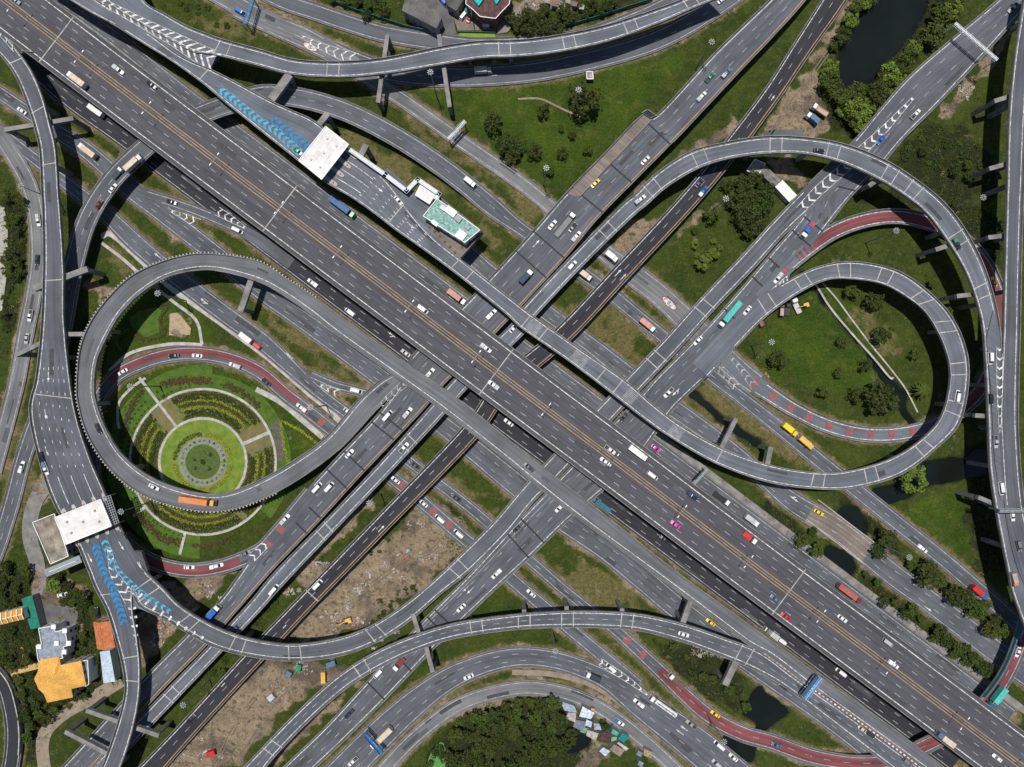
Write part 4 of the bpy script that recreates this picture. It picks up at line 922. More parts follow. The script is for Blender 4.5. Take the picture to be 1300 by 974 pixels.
for a0, a1, lb in ((34, 118, 'upper'), (136, 205, 'left'), (-52, 14, 'right'), (214, 305, 'lower')):
    hedge('hedge', 83.5, a0+2, a1-2, 2.6, .8, LF_D, f'outer dark hedge of the {lb} arc bed', None)
    hedge('hedge', 64.5, a0+8, a1-8, 2.6, .8, LF_D, f'inner dark hedge of the {lb} arc bed', None)
    ringpad('planting_bed', 67, 81, a0+3, a1-3, .02, G_L2, f'green ground of the {lb} arc bed', 'flower bed', 90)
    hedge('flower_row', 78.5, a0+5, a1-5, 1.4, .7, LF_Y, f'outer yellow flower row of the {lb} arc bed', None, cat='flowers')
    hedge('hedge', 76.3, a0+5, a1-5, .7, .6, LF_D, f'thin dark hedge between the flower rows of the {lb} arc bed', None)
    hedge('flower_row', 69.5, a0+6, a1-6, 1.2, .6, LF_Y, f'inner yellow flower row of the {lb} arc bed', None, cat='flowers')
    hedge('hedge', 88.5, a0+1, a1-1, .9, .5, LF_M, f'thin light hedge at the rim of the {lb} arc bed', None)
    hedge('hedge', 59.5, a0+4, a1-4, .9, .5, LF_M, f'thin light hedge inside the {lb} arc bed', None)
    hedge('flower_row', 74, a0+7, a1-7, 1.0, .5, LF_R, f'rust coloured middle row of the {lb} arc bed', None, cat='flowers')
for a0, a1, lb in ((5, 84, 'upper right'), (92, 176, 'upper left'), (185, 250, 'lower left'), (258, 352, 'lower right')):
    hedge('flower_row', 35.5, a0, a1, 1.5, .5, LF_Y if lb != 'upper left' else LF_M, f'{lb} quarter of the yellow ring at the garden centre', None, cat='flowers')
for i in range(26):
    a = i * 360/26 + 4; q = polar(26.8, a); shrub(*q, 1.6, 'd', 'small clipped bush on the grey gravel ring', 'bushes dotting the gravel ring')
for x, y, r in ((0, 0, 3.2), (-11, -3, 2.4), (9, -9, 2.4), (8, 9, 2.4), (-10, 8, 2.4), (2, -12, 1.8)):
    shrub(GC[0]+x, GC[1]+y, r, 'd', 'dark bush in the middle bed of the garden', 'bushes of the middle bed')
lines = [('rust row at the top left outside the round path', [Q(9,700,60),Q(9,650,150),Q(9,620,240),Q(9,600,310)], 3.2), ('rust row at the top outside the round path', [Q(9,790,30),Q(9,900,15),Q(9,1040,15)], 4.0),
         ('rust row at the upper right outside the round path', [Q(9,1110,30),Q(9,1190,70),Q(9,1286,140)], 3.6), ('rust row at the lower left outside the round path', [Q(9,670,650),Q(9,740,740),Q(9,830,800),Q(9,890,810)], 4.2),
         ('long low hedge below the round path', [Q(9,950,830),Q(9,1050,820),Q(9,1180,760)], 1.5)]
for lb, p, wd in lines: hedge('hedge', 0, len(lb), 0, wd, .5, LF_R, lb, None, line=p, lumps=14)
hedge('flower_row', 1, 1, 0, 1.2, .4, LF_Y, 'yellow flowers on the left side of the triangular bed', None, line=ZIN(3.896,325,480,(120,215),(150,380),(165,420)), cat='flowers')
hedge('flower_row', 1, 2, 0, 1.2, .4, LF_Y, 'yellow flowers on the long side of the triangular bed', None, line=ZIN(3.896,325,480,(125,210),(220,260),(300,320)), cat='flowers')
hedge('flower_row', 1, 3, 0, 1.4, .5, LF_R, 'rust hedge round the upper lawn panel, right side', None, line=[Q(5,690,590),Q(5,760,570),Q(5,830,580),Q(5,790,650),Q(5,815,720),Q(5,720,745),Q(5,640,700)], cat='hedge')
hedge('flower_row', 1, 4, 0, 1.0, .4, LF_L, 'pale green hedge on the left of the upper lawn panel', None, line=[Q(5,640,690),Q(5,580,740),Q(5,600,800)], cat='hedge')
pad('lawn', tp(5,(690,600),(770,585),(800,600),(785,650),(790,710),(720,735),(650,680),(640,640)), -.25, .02, G_L2, 'mown lawn panel above the red slip road', 'lawn', 'structure')
# weeds and rough tufts, too many to count
def weeds(n, name='weeds'):
    g = np.random.default_rng(5); v = []; f = []; mi = []
    px = g.uniform(-20, 1320, n); py = g.uniform(-20, 994, n)
    ix = np.clip(np.searchsorted(xs, px), 0, nx-1); iy = np.clip(np.searchsorted(ys, py), 0, ny-1)
    M_D = md[iy, ix]; M_K = mk[iy, ix]; M_L = ml[iy, ix]; M_W = mw[iy, ix]; NR = near_road[iy, ix]; ZZ = wz[iy, ix]; HU = hump[iy, ix]
    for i in range(n):
        if NR[i] or M_W[i] > .25: continue
        if (px[i]-GC[0])**2 + (py[i]-GC[1])**2 < 96**2: continue
        p_ = .2 + .5*M_K[i] + .15*(HU[i] > .6) - .1*M_L[i] - .08*M_D[i]
        if g.uniform() > p_: continue
        x, y = W(px[i], py[i]); k = g.integers(5, 9); sz = g.uniform(.25, .8) * (1 + .7*M_K[i]); m = 0 if g.uniform() < .45 + .4*M_K[i] else (1 if g.uniform() < .8 else 2)
        for _ in range(k):
            p = np.array([x, y, ZZ[i] + g.uniform(.0, .5)*sz]) + np.append(g.normal(size=2)*sz*.55, 0)
            nn = g.normal(size=3)*.6; nn[2] += .9; nn /= np.linalg.norm(nn); u = np.cross(nn, g.normal(size=3)); u /= np.linalg.norm(u); w_ = np.cross(nn, u); s = sz*g.uniform(.25, .5); b = len(v)
            v += [tuple(p-u*s), tuple(p+w_*s*.6), tuple(p+u*s), tuple(p-w_*s*.6)]; f.append((b, b+1, b+2, b+3)); mi.append(m)
    me = bpy.data.meshes.new(name); me.from_pydata(v, [], f)
    for q in (LF_D, LF_M, leaf_mat('dry_weeds', (.15, .125, .04, 1), (.10, .10, .03, 1), (.12, .10, .04, 1))): me.materials.append(q)
    me.polygons.foreach_set('material_index', mi); me.update(); tag(link(name, me), 'rough weeds and tufts over the waste ground', 'weeds', None, 'stuff')
weeds(90000)

for i in range(44):
    for rr in (98, 106):
        a = 100 + i * 3.6 + (1.8 if rr == 106 else 0); q = polar(rr, a)
        if (a - 127) % 360 < 4 or abs(a-218) < 3: continue
        shrub(*q, 1.5, 'm' if rr == 98 else 'd', 'small planted bush in the rows left of the round garden path', 'bush rows outside the round path')
# ------------------------------------------------------------------ slabs between roads, painted areas
def slab(key, pts, z, th=1.9, mat=None, dz=.03, name='gore_slab', raw=False):
    r = ROADS[key]; P = pts if raw else [TW(t, x, y, z) for t, x, y in pts]
    mb = MB(); mb.prism(P, z - th, z + dz - .01); mb.build(name, CONC_D, r.root)
    bmw = bmesh.new(); f = bmw.faces.new([bmw.verts.new((x, y, z + dz)) for x, y in P]); uvl = bmw.loops.layers.uv.new('UVMap')
    bmesh.ops.triangulate(bmw, faces=[f])
    for f in bmw.faces:
        if f.normal.z < 0: f.normal_flip()
        for l in f.loops: l[uvl].uv = (l.vert.co.x * .8 - l.vert.co.y * .6, l.vert.co.x * .6 + l.vert.co.y * .8)
    me = bpy.data.meshes.new('road_surface'); bmw.to_mesh(me); bmw.free(); me.materials.append(mat or r.o['mat']); link('road_surface', me, r.root)
slab('T', [(1,440,-20),(1,560,-40),(1,700,40),(1,900,170),(1,1078,258),(1,1060,300),(1,1030,362),(1,960,345),(1,880,300),(1,700,190),(1,560,90)], 15)
slab('M', [(1,-120,-20),(1,-20,60),(1,110,160),(1,170,262),(1,112,262),(1,100,270),(1,20,205),(1,-60,130),(1,-120,110)], 15)
slab('LC', [(9,540,840),(9,700,860),(13,730,0),(13,740,110),(13,720,200),(13,683,190),(13,662,190),(13,640,140),(13,600,40)], 15)
slab('B2', [(8,1135,600),(8,1165,700),(8,1185,700),(8,1210,974),(12,1200,300),(12,1210,620),(12,1170,600),(12,1140,400),(12,1120,0),(8,1120,974),(8,1100,740)], 18)
slab('T', [(6,650,-105),(6,780,10),(6,890,22),(6,1128,215),(6,1012,348),(6,985,338),(6,860,245),(6,745,95),(6,600,-60)], 15, mat=A_BLUE)
slab('B1', [(6,770,825),(6,870,730),(6,940,790),(10,840,150),(10,700,40),(10,690,0)], 8)
slab('B1', [(3,275,962),(3,652,565),(3,690,592),(3,335,974)], 8, th=.6, mat=A_BROWN, dz=.2)
slab('B1', [(3,652,565),(3,672,548),(3,712,582),(3,690,592)], 8, th=1.5, mat=A_DARK, dz=.2)
slab('T', [(6,832,142),(1034,268) and (6,1034,268),(6,1060,285),(6,1010,342),(6,988,330),(6,930,280),(6,875,225)], 15, th=.5, mat=A_BROWN, dz=.09)
mbk = MB(); rl = ROADS['LX']; s_a, s_b = sorted((sq(rl,10,100,560), sq(rl,6,300,560))); s_ = s_a
while s_ < s_b:
    x, y, z, N = at(rl, s_, offL=-.25); mbk.box((x, y, z + .25), (.75, .55, 1.3), math.atan2(N[1], N[0])); s_ += 1.45
mbk.build('parapet_bracket', CONC_L, rl.root)
# low walls round the building platform
def wallline(parent, pts, z, h=1.0, th=.35, name='parapet', mat=None, raw=False):
    mb = MB(); P = pts if raw else [TW(t, x, y, z) for t, x, y in pts]
    for a, b in zip(P, P[1:]): mb.bar((a[0], a[1], z + h/2), (b[0], b[1], z + h/2), th, h)
    return mb.build(name, mat or CONC, parent)
wallline(ROADS['T'].root, [(6,790,12),(6,890,26),(6,1122,216),(6,1012,340)], 15.05)
wallline(ROADS['B1'].root, [(3,335,974),(3,690,594)], 8.1, .9)
wallline(ROADS['B1'].root, [(3,640,562),(3,668,545),(3,718,578)], 8.1, .9)
wallline(ROADS['M'].root, [(1,172,262),(1,112,256)], 15.05)

def chev(key, pts, wpx, z, mat, spacing=1.9, thick=.62, raise_=.05, flip=1, apex=.75, borders=True, name='chevron_marking', rooted=True):
    """row of V shaped stripes along a line; pts in tile coordinates, widths in photo pixels"""
    P = [np.array(TW(t, x, y, z)) for t, x, y in pts]; ws = wpx if isinstance(wpx, (list, tuple)) else [wpx] * len(P)
    ws = [q * S * (1 - z / H) for q in ws]
    d = np.concatenate([[0], np.cumsum([np.linalg.norm(b - a) for a, b in zip(P, P[1:])])])
    X = lambda s: np.array([np.interp(s, d, [p[0] for p in P]), np.interp(s, d, [p[1] for p in P])]); Wd = lambda s: np.interp(s, d, ws)
    def TN(s):
        t = X(min(s + .6, d[-1])) - X(max(s - .6, 0)); t /= np.linalg.norm(t); return t, np.array([t[1], -t[0]])
    mb = MB(); s = .3; zz = z + raise_; spacing *= 1.0 if 'lane' not in name and key == 'T' else 1.8; thick *= 1.0 if 'lane' not in name and key == 'T' else (1.65 if 'lane' in name else 1.25)
    while s < d[-1] - .3:
        c = X(s); t, n = TN(s); w = Wd(s) / 2
        ap = apex * w * flip
        for sg in (-1, 1):
            e = c + n * w * sg - t * ap; k = t * thick
            q = [(*(c), zz), (*(c + k), zz), (*(e + k), zz), (*e, zz)]
            mb.quad(q if sg > 0 else q[::-1])
        s += spacing
    if borders:
        n_ = max(2, int(d[-1] / 3)); 
        for sg in (-1, 1):
            pr = None
            for i in range(n_ + 1):
                s = d[-1] * i / n_; c = X(s); t, n = TN(s); e = c + n * Wd(s) / 2 * sg
                cur = (e - n * .1, e + n * .1)
                if pr is not None: mb.quad([(*pr[0], zz+.004), (*pr[1], zz+.004), (*cur[1], zz+.004), (*cur[0], zz+.004)])
                pr = cur
    # faces must look up
    F2 = []
    for f in mb.f:
        a, b, c = [Vector(mb.v[i]) for i in f[:3]]
        F2.append(f if (b - a).cross(c - a).z > 0 else f[::-1])
    mb.f = F2
    return mb.build(name, mat, ROADS[key].root)
hi = lambda k: ROADS[k].dz
chev('T', [(1,500,5),(1,700,112),(1,860,195),(1,1048,300)], [8,12,17,27], 15, P_WHITE, 3.5, 1.15, .22, -1, apex=1.0)
chev('M', [(1,-60,100),(1,0,150),(1,92,236)], [5,9,16], 15, P_WHITE, 2.0, .6, .3, -1)
chev('B4', [(4,735,487),(4,600,635),(4,500,730),(4,410,820),(4,262,950),(8,175,108)], [3,9,12,13,13,11], 8, P_WHITE, 2.4, .8, .3, 1)
chev('B4', [(8,118,448),(8,60,500),(8,0,548),(7,1160,650)], [9,9,7,3], 8, P_WHITE, 1.25, .6, .45, 1)
chev('B1', [(10,195,680),(10,130,745),(10,60,810),(10,-20,890)], [2,6,9,11], 7.7, P_WHITE, 2.0, .6, .3, -1)
chev('B1', [(10,735,28),(10,660,95),(10,610,150)], [9,8,6], 8, P_WORN, 1.9, .6, .3, 1)
chev('B2', [(8,1163,790),(8,1163,974),(12,1163,100),(12,1165,270)], [8,7,6,2], 18, P_WHITE, 2.3, .7, .3, 1)
chev('LC', [(9,545,850),(13,560,10),(13,610,85),(13,650,150)], [6,9,14,16], 15, P_WHITE, 2.2, .7, .3, 1)
chev('LC', [(13,690,120),(13,760,185),(13,860,250),(13,960,310),(13,1025,345)], [8,8,7,6,3], 15, P_WHITE, 2.3, .8, .3, 1, apex=.1, borders=False)
chev('L', [(13,655,180),(13,663,240),(13,672,310),(13,682,400)], [10,9,6,3], 15, P_WHITE, 2.2, .8, .3, 1, apex=.1, borders=False)
chev('G4', [(2,225,183),(2,330,235),(2,450,282),(2,500,298)], [3,9,14,16], 0, P_WHITE, 2.2, .6, .3, -1, rooted=False)
chev('F1', [(5,1075,110),(5,1130,140),(5,1210,190)], [11,9,3], 0, P_WHITE, 1.9, .6, .3, -1)
chev('GA', [(5,850,110),(5,920,142),(5,985,175)], [3,8,13], 0, P_WHITE, 2.0, .6, .3, 1)
chev('GB', [(10,318,35),(10,360,55),(10,410,78)], [3,7,10], 0, P_WHITE, 1.8, .6, .3, -1)
chev('K', [(15,440,455),(15,520,505),(15,600,560),(15,670,615)], [9,8,6,2], 0, P_WHITE, 2.0, .6, .3, 1)
chev('G4', [(7,1020,880),(7,1070,930),(7,1110,980)], [9,10,11], 0, P_WORN, 1.9, .6, .3, -1)
chev('G4', [(7,1085,835),(7,1140,900),(7,1200,980)], [4,7,10], 0, P_WORN, 1.9, .6, .3, -1)
# blue toll lane bands
chev('T', [(1,1085,440),(1,1180,515),(1,1286,600),(2,100,648),(2,222,760)], 9.5, 15, P_CYAN, 1.5, .95, .25, -1, name='blue_lane_marking')
chev('T', [(2,72,585),(2,150,645),(2,250,725)], 10, 15, P_BLUE, 1.5, 1.05, .25, -1, name='blue_lane_marking')
chev('L', [(9,472,815),(9,520,974),(13,560,85),(13,618,262)], 10, 15, P_BLUE, 1.4, 1.05, .32, -1, name='blue_lane_marking')
chev('LC', [(9,515,795),(9,565,925),(13,600,25),(13,700,110),(13,835,200)], [9,9,8,7,6], 15, P_CYAN, 1.7, .8, .34, -1, name='blue_lane_marking')
def redspan(key, a, b, f0=.22, f1=.78, mat=A_RED, name='red_surface'):
    r = ROADS[key]; s0, s1 = (sq(r, *a), sq(r, *b)); mb = MB(); span(mb, r, min(s0, s1), max(s0, s1), f0, f1, r.dz + .008); mb.build(name, mat, r.root)
def redblocks(key, pts, w=3.0, f0=.25, f1=.72):
    r = ROADS[key]
    for p in pts:
        s = sq(r, *p); mb = MB(); span(mb, r, s - w/2, s + w/2, f0, f1, r.dz + .01); mb.build('red_block', P_RED, r.root)
redspan('R1', (9,1180,890), (9,700,880), .2, .72); redspan('R1', (5,540,950), (10,200,130), .12, .62)
redblocks('R1', [(10,35,800),(10,110,740),(10,250,155),(10,325,215),(10,718,530),(10,872,665),(10,955,725)])
redspan('GB', (15,735,490), (16,640,935), .2, .82); redspan('GB', (16,740,880), (16,1286,270), .15, .8)
redblocks('GB', [(15,572,345),(15,655,410)])
redspan('RG', (8,165,340), (12,975,190), .2, .85)
redblocks('RG', [(12,65,60),(12,148,120),(12,233,175),(12,325,222),(12,425,260),(12,527,283),(12,632,290),(12,738,278),(8,100,400)])
redblocks('G4', [(7,1230,930)])
redblocks('B4', [(8,20,468),(7,1205,545)], 3, .82, .93)
r = ROADS['N3']; mb = MB(); span(mb, r, sq(r,12,235,655), sq(r,12,520,865), .0, 1.0, r.dz + .008); mb.build('bridge_deck', A_BROWN, r.root)
mb = MB()
for off in ('offL', 'offR'): stripe(mb, r, sq(r,12,235,655), sq(r,12,520,865), .5, r.dz + .0, None, **{off: .4})
for a, b in (((12,262,600),(12,545,815)), ((12,203,695),(12,492,920))):
    p, q = TW(*a, 0), TW(*b, 0); m2 = MB(); m2.bar((*p, .55), (*q, .55), .45, 1.0); m2.build('bridge_rail', CONC_L, r.root)
# blocks of teal wall at the right edge and white wall bottom left
for key, a, b, off, mt, nm in (('GB', (16,1075,620), (16,1255,250), 'offL', noisy('teal_wall', (.04,.16,.2,1), (.03,.1,.13,1), 1, .7), 'side_wall'), ('SE', (13,15,480), (13,60,900), 'offL', CONC_L, 'side_wall')):
    r = ROADS[key]; s0, s1 = sorted((sq(r, *a), sq(r, *b))); mb = MB(); pr = None
    for i in range(25):
        x, y, z, N = at(r, s0 + (s1 - s0) * i / 24, **{off: .35})
        cur = (x, y, z)
        if pr: mb.bar((pr[0], pr[1], pr[2] + 1), (cur[0], cur[1], cur[2] + 1), .5, 2.2)
        pr = cur
    mb.build(nm, mt, r.root)
# red and white divider kerb between the two merged overpasses
P = [(16,-10,402),(16,60,455),(16,150,522),(16,260,600),(16,390,690),(16,520,785),(16,650,880),(16,780,980),(16,860,1040)]
D = catmull([TW(*p, 15) for p in P], 8); d = np.concatenate([[0], np.cumsum(np.linalg.norm(np.diff(D, axis=0), axis=1))])
mbw, mbr = MB(), MB(); s = 0; i = 0
while s < d[-1] - 1:
    g = lambda q: (np.interp(q, d, D[:, 0]), np.interp(q, d, D[:, 1]), 15.55)
    (mbw if i % 2 else mbr).bar(g(s), g(s + 1.05), .6, .55); s += 1.05; i += 1
mbw.build('divider_kerb', P_WHITE, ROADS['C1'].root); mbr.build('divider_kerb', P_RED, ROADS['C1'].root)
# median barrier of the main highway
r = ROADS['M']; mb = MB(); mo = MB()
for q in (-1.15, 1.15): stripe(mo, r, 0, r.s[-1], .28, r.dz + .012, None, lat=q)
mo.build('centre_marking', P_ORANGE, r.root); pr = None
for i in range(0, len(r.s), 3):
    cur = (r.C[i][0], r.C[i][1], r.Z[i] + .45)
    if pr: mb.bar(pr, cur, .5, .8)
    pr = cur
mb.build('median_barrier', CONC, r.root)
# arrows, slowdown bars, plain extra lines
def flat_poly(mb, x, y, z, ang, pts):
    c, s_ = math.cos(ang), math.sin(ang); mb.quad([(x + a*c - b*s_, y + a*s_ + b*c, z) for a, b in pts])
def arrow(key, t, px, py, rev=1, left=False):
    r = ROADS[key]; q = Q(t, px, py); s = s_at(r, *q); x, y = W(*q, float(np.interp(s, r.s, r.Z))); i, lat, al = nearest(r, x, y)
    T = r.T[i] * rev; a = math.atan2(T[1], T[0]); z = r.Z[i] + r.dz + .014; mb = MB()
    flat_poly(mb, x, y, z, a, [(-2.2,-.14),(.6,-.14),(.6,.14),(-2.2,.14)]); flat_poly(mb, x, y, z, a, [(.6,-.55),(2.2,0),(.6,.55)])
    if left: flat_poly(mb, x, y, z, a, [(-1.0,.14),(.1,1.0),(-.2,1.3),(-1.5,.3)])
    mb.build('arrow_marking', P_WHITE, r.root)
for a in (('B1',7,120,270,1),('B3',7,525,415,1),('B3',7,550,435,1),('B3',14,150,270,1),('B3',10,590,740,1),('B3',10,620,745,1),('B3',13,1110,560,1),('B3',4,40,490,1),('F1',6,670,720,-1,True),('GA',5,1010,555,-1,True),
          ('GB',6,165,825,-1),('B4',11,810,70,-1,True),('L',9,230,360,1),('L',9,225,180,1),('L',5,240,930,1),('T',6,610,0,1),('T',6,765,180,1),('ARC',13,0,0,1),('N3',12,150,600,1,True),('F2',16,620,300,1),('LC',9,600,830,1),('L',9,445,890,1),
          ('B4',14,1040,90,-1),('B4',14,1060,100,-1),('K',15,850,780,-1),('K',15,830,800,-1),('N3',16,810,190,1),('GA',5,780,330,-1)): arrow(*a)
def dots(key, f, a, b, per=5.5, ln=1.3, w=.24, mat=None):
    r = ROADS[key]; s, s1 = sorted((sq(r, *a), sq(r, *b))); mb = MB()
    while s < s1: stripe(mb, r, s, s + ln, w, r.dz + .013, None, frac=f); s += per
    mb.build('lane_marking', mat or P_WHITE, r.root)
for f in (.2, .35, .5, .65, .8): dots('T', f, (2,560,900), (6,830,240)); dots('L', f, (5,260,880), (9,330,440))
def solid(key, f, a, b, w=.28, mat=None):
    r = ROADS[key]; s, s1 = sorted((sq(r, *a), sq(r, *b))); mb = MB(); stripe(mb, r, s, s1, w, r.dz + .013, None, frac=f); mb.build('lane_marking', mat or P_WHITE, r.root)
for f in (.25, .5, .75): solid('T', f, (2,420,840), (2,540,930)); solid('L', f, (9,380,470), (9,420,600))
dots('B4', .86, (7,980,860), (7,1200,620), 5.5, 2.6, .25); solid('B4', .2, (14,700,420), (11,300,500), .2, P_WORN)
dots('T', .35, (11,380,20), (11,900,330), 12, 3, .0)if False else None
# hatched slow zones on the toll viaduct
def zebra(key, a, b, n=9):
    r = ROADS[key]; s0, s1 = sorted((sq(r, *a), sq(r, *b))); mb = MB()
    for i in range(n):
        f = .2 + .6 * i / (n - 1); stripe(mb, r, s0, s1, .18, r.dz + .013, None, frac=f)
    mb.build('rumble_marking', P_WORN, r.root)
zebra('T', (7,85,655), (7,140,695)); zebra('T', (7,290,830), (7,355,880)); zebra('T', (11,555,80), (11,600,120)); zebra('T', (11,785,245), (11,840,290))
# repaired patches and oil stains in the surface
PATCH_D = noisy('repair_dark', (.040,.040,.044,1), (.054,.054,.06,1), .8, .8); PATCH_L = noisy('repair_light', (.080,.083,.09,1), (.065,.068,.075,1), .8, .85)
gp = np.random.default_rng(11)
for key, n in (('M', 34), ('B1', 14), ('B4', 16), ('GA', 18), ('GB', 14), ('F2', 14), ('F1', 10), ('N3', 10), ('K', 12), ('ARC', 12), ('L', 8), ('T', 8), ('LX', 8), ('G4', 10), ('B2', 8), ('K2', 6), ('W1', 6), ('LC', 5), ('C1', 5), ('R1', 8)):
    r = ROADS[key]; md_, ml_ = MB(), MB()
    for _ in range(n):
        s = gp.uniform(5, r.s[-1] - 20); f = gp.uniform(.15, .85) if key != 'M' else gp.choice([.14, .24, .36, .64, .75, .86]); ln = gp.uniform(2, 14); x, y, z, N = at(r, s, frac=f)
        stripe(md_ if gp.uniform() < .6 else ml_, r, s, s + ln, gp.uniform(.5, 2.4), r.dz + .0025 + .0005 * _ % .008, None, frac=f)
    md_.build('repair_patch', PATCH_D, r.root); ml_.build('repair_patch', PATCH_L, r.root)
# speed limit ovals painted on the ground roads
def oval(key, t, px, py, a, b):
    r = ROADS[key]; x, y = TW(t, px, py, 0); i, lat, al = nearest(r, x, y); an = math.atan2(r.T[i][1], r.T[i][0]); z = r.Z[i] + r.dz + .012
    for k, mt, nm, dz in ((1, P_RED, 'speed_roundel', 0), (.78, P_WHITE, 'speed_roundel', .004)):
        mb = MB(); mb.quad([(x + a*k*math.cos(u)*math.cos(an) - b*k*math.sin(u)*math.sin(an), y + a*k*math.cos(u)*math.sin(an) + b*k*math.sin(u)*math.cos(an), z + dz) for u in [2*math.pi*j/28 for j in range(28)]]); mb.build(nm, mt, r.root)
    c = bpy.data.curves.new('t', 'FONT'); c.body = '60'; c.size = b * 1.15; c.align_x = 'CENTER'; c.align_y = 'CENTER'
    o = bpy.data.objects.new('t', c); COL.objects.link(o); bpy.context.view_layer.update(); me = bpy.data.meshes.new_from_object(o.evaluated_get(bpy.context.evaluated_depsgraph_get()))
    bpy.data.objects.remove(o); me.materials.clear(); me.materials.append(noisy('black_paint', (.02,.02,.02,1), (.03,.03,.03,1)))
    q = link('speed_number', me, r.root); me.transform(Matrix.Translation((x, y, z + .012)) @ Matrix.Rotation(an - math.pi/2, 4, 'Z') @ Matrix.Scale(1.6, 4, (0, 1, 0)))
oval('G4', 2, 268, 233, 4.2, 1.6); oval('G4', 7, 778, 566, 5.0, 1.7)

# ------------------------------------------------------------------ straddle beams that show beside their viaducts
CONC_B = noisy('beam_concrete', (.24,.215,.185,1), (.12,.11,.10,1), .35, .9, 6, scale3=2, f3=.3)
def portal(key, t, x1, y1, x2, y2, zt, w=1.9, both=True):
    r = ROADS[key]; a = Vector((*TW(t, x1, y1, zt), zt - .9)); b = Vector((*TW(t, x2, y2, zt), zt - .9)); mb = MB(); mb.bar(a, b, w, 1.8)
    d = (b - a).normalized()
    for p in ((a + d * 1.1, b - d * 1.1) if both else (b - d * 1.1,)):
        mb.box((p.x, p.y, (zt - 1.8) / 2 - .5), (1.7, 1.7, zt - .8), math.atan2(d.y, d.x))
    mb.build('straddle_pier', CONC, r.root)
portal('TR', 2,165,368,75,492,15,3.6); portal('TR', 2,650,170,603,508,10.8); portal('TR', 2,905,170,958,530,10.8); portal('T', 2,355,560,290,640,15,2.6)
portal('L', 1,20,642,362,585,13); portal('L', 5,165,492,432,395,14.2,2.6); portal('L', 5,75,822,240,745,13.5); portal('L', 5,320,718,432,718,13.5); portal('LX', 5,1245,440,1188,606,13.5,2.6)
portal('T', 11,1110,200,1035,350,13.5); portal('T', 11,1282,340,1255,470,13,2.2); portal('LC', 14,775,215,805,312,14); portal('C1', 14,838,370,875,505,13.3); portal('L', 13,425,695,785,820,13); portal('L', 13,320,800,560,925,13)
portal('LX', 15,885,150,845,265,13.4,2.4); portal('C1', 15,1115,440,1055,570,13,2.8); portal('T', 2,545,715,470,860,14,2.6); portal('C1', 15,545,190,545,290,14.3); portal('C1', 15,270,180,275,290,14.3); portal('C1', 15,60,195,60,290,14.3)
portal('FR', 4,1140,500,1290,455,16); portal('FR', 4,1115,835,1290,785,16); portal('FR', 8,1110,240,1280,220,16); portal('B2', 8,850,300,940,270,16); portal('B2', 8,955,530,1060,520,16); portal('B2', 12,1045,185,1120,190,16); portal('B2', 12,1060,590,1180,640,16); portal('B2', 4,520,920,600,860,15)

# ------------------------------------------------------------------ toll plazas
ROOF_W = noisy('roof_white', (.64, .62, .585, 1), (.50, .48, .45, 1), .3, .7, 6, scale3=1.5, f3=.06)
METAL = plain('galvanised_steel', (.24, .26, .28, 1), .5, .3); METAL_D = plain('dark_steel', (.10, .11, .12, 1), .5, .5); WHITE = plain('white_coat', (.72, .72, .70, 1), .5); GLASS = noisy('dark_glass', (.02, .025, .03, 1), (.03, .035, .04, 1), 1, .12, spec=.6)
def canopy(corners, label, zc=21.0, zb=15.1, key='T', group=None):
    P = [TW(t, x, y, zc) for t, x, y in corners]; c = np.mean(P, 0); root = empty('toll_canopy', (c[0], c[1], zb)); tag(root, label, 'toll canopy')
    Lc = lambda p, z: (p[0] - c[0], p[1] - c[1], z - zb)
    mb = MB(); mb.prism([(p[0] - c[0], p[1] - c[1]) for p in P], zc - zb - .55, zc - zb); mb.build('roof', ROOF_W, root)
    A = [np.array(p) for p in P]
    mb = MB()
    for i in range(4):
        a, b = A[i], A[(i+1) % 4]; ins = lambda p: p + (c - p) * .012
        mb.bar((*(ins(a) - c), zc - zb + .12), (*(ins(b) - c), zc - zb + .12), .3, .24)
    mb.build('roof_edge', WHITE, root)
    mb = MB()
    for k in range(1, 7): 
        f = k / 7; p = A[0] + (A[1] - A[0]) * f; q = A[3] + (A[2] - A[3]) * f; p2 = p + (q-p)*.02; q2 = q - (q-p)*.02; mb.bar((*(p2 - c), zc - zb + .03), (*(q2 - c), zc - zb + .03), .12, .06)
    mb.build('roof_seam', ROOF_W, root)
    axis = 'short'
    for f in (.12, .37, .63, .88):
        for g in (.15, .85):
            p = (A[0] + (A[1]-A[0]) * f) * (1-g) + (A[3] + (A[2]-A[3]) * f) * g if False else (A[0]*(1-g) + A[1]*g) * (1-f) + (A[3]*(1-g) + A[2]*g) * f
            m = MB(); m.tube((*(p - c), 0), (*(p - c), zc - zb - .5), .28, n=8); m.build('column', WHITE, root)
    return root, A, c
BOOTH = None
def booth(x, y, z, a, label, group):
    """toll island with a booth"""
    root = empty('toll_booth', (x, y, z), a); tag(root, label, 'toll booth', group)
    m = MB(); m.prism([(-9, -.5), (-8, -.9), (8, -.9), (9, -.5), (9, .5), (8, .9), (-8, .9), (-9, .5)], 0, .3); m.build('island', CONC_L, root)
    m = MB(); m.box((0, 0, 1.45), (2.6, 1.4, 2.3)); m.build('cabin', WHITE, root); m = MB(); m.box((0, 0, 2.7), (3.2, 1.9, .18)); m.build('roof', METAL, root)
    m = MB(); m.box((0, 0, 1.75), (2.65, 1.46, .8)); m.build('window', GLASS, root)
    for s_ in (-1, 1):
        m = MB(); m.tube((s_*7, 0, .3), (s_*7, 0, 1.3), .3, .3, 8); m.build('bollard', plain('booth_orange', (.55,.2,.03,1)), root)
can1, A1, c1 = canopy([(2,345,625),(2,460,715),(2,325,890),(2,210,795)], 'large white flat toll canopy on the upper viaduct', 21)
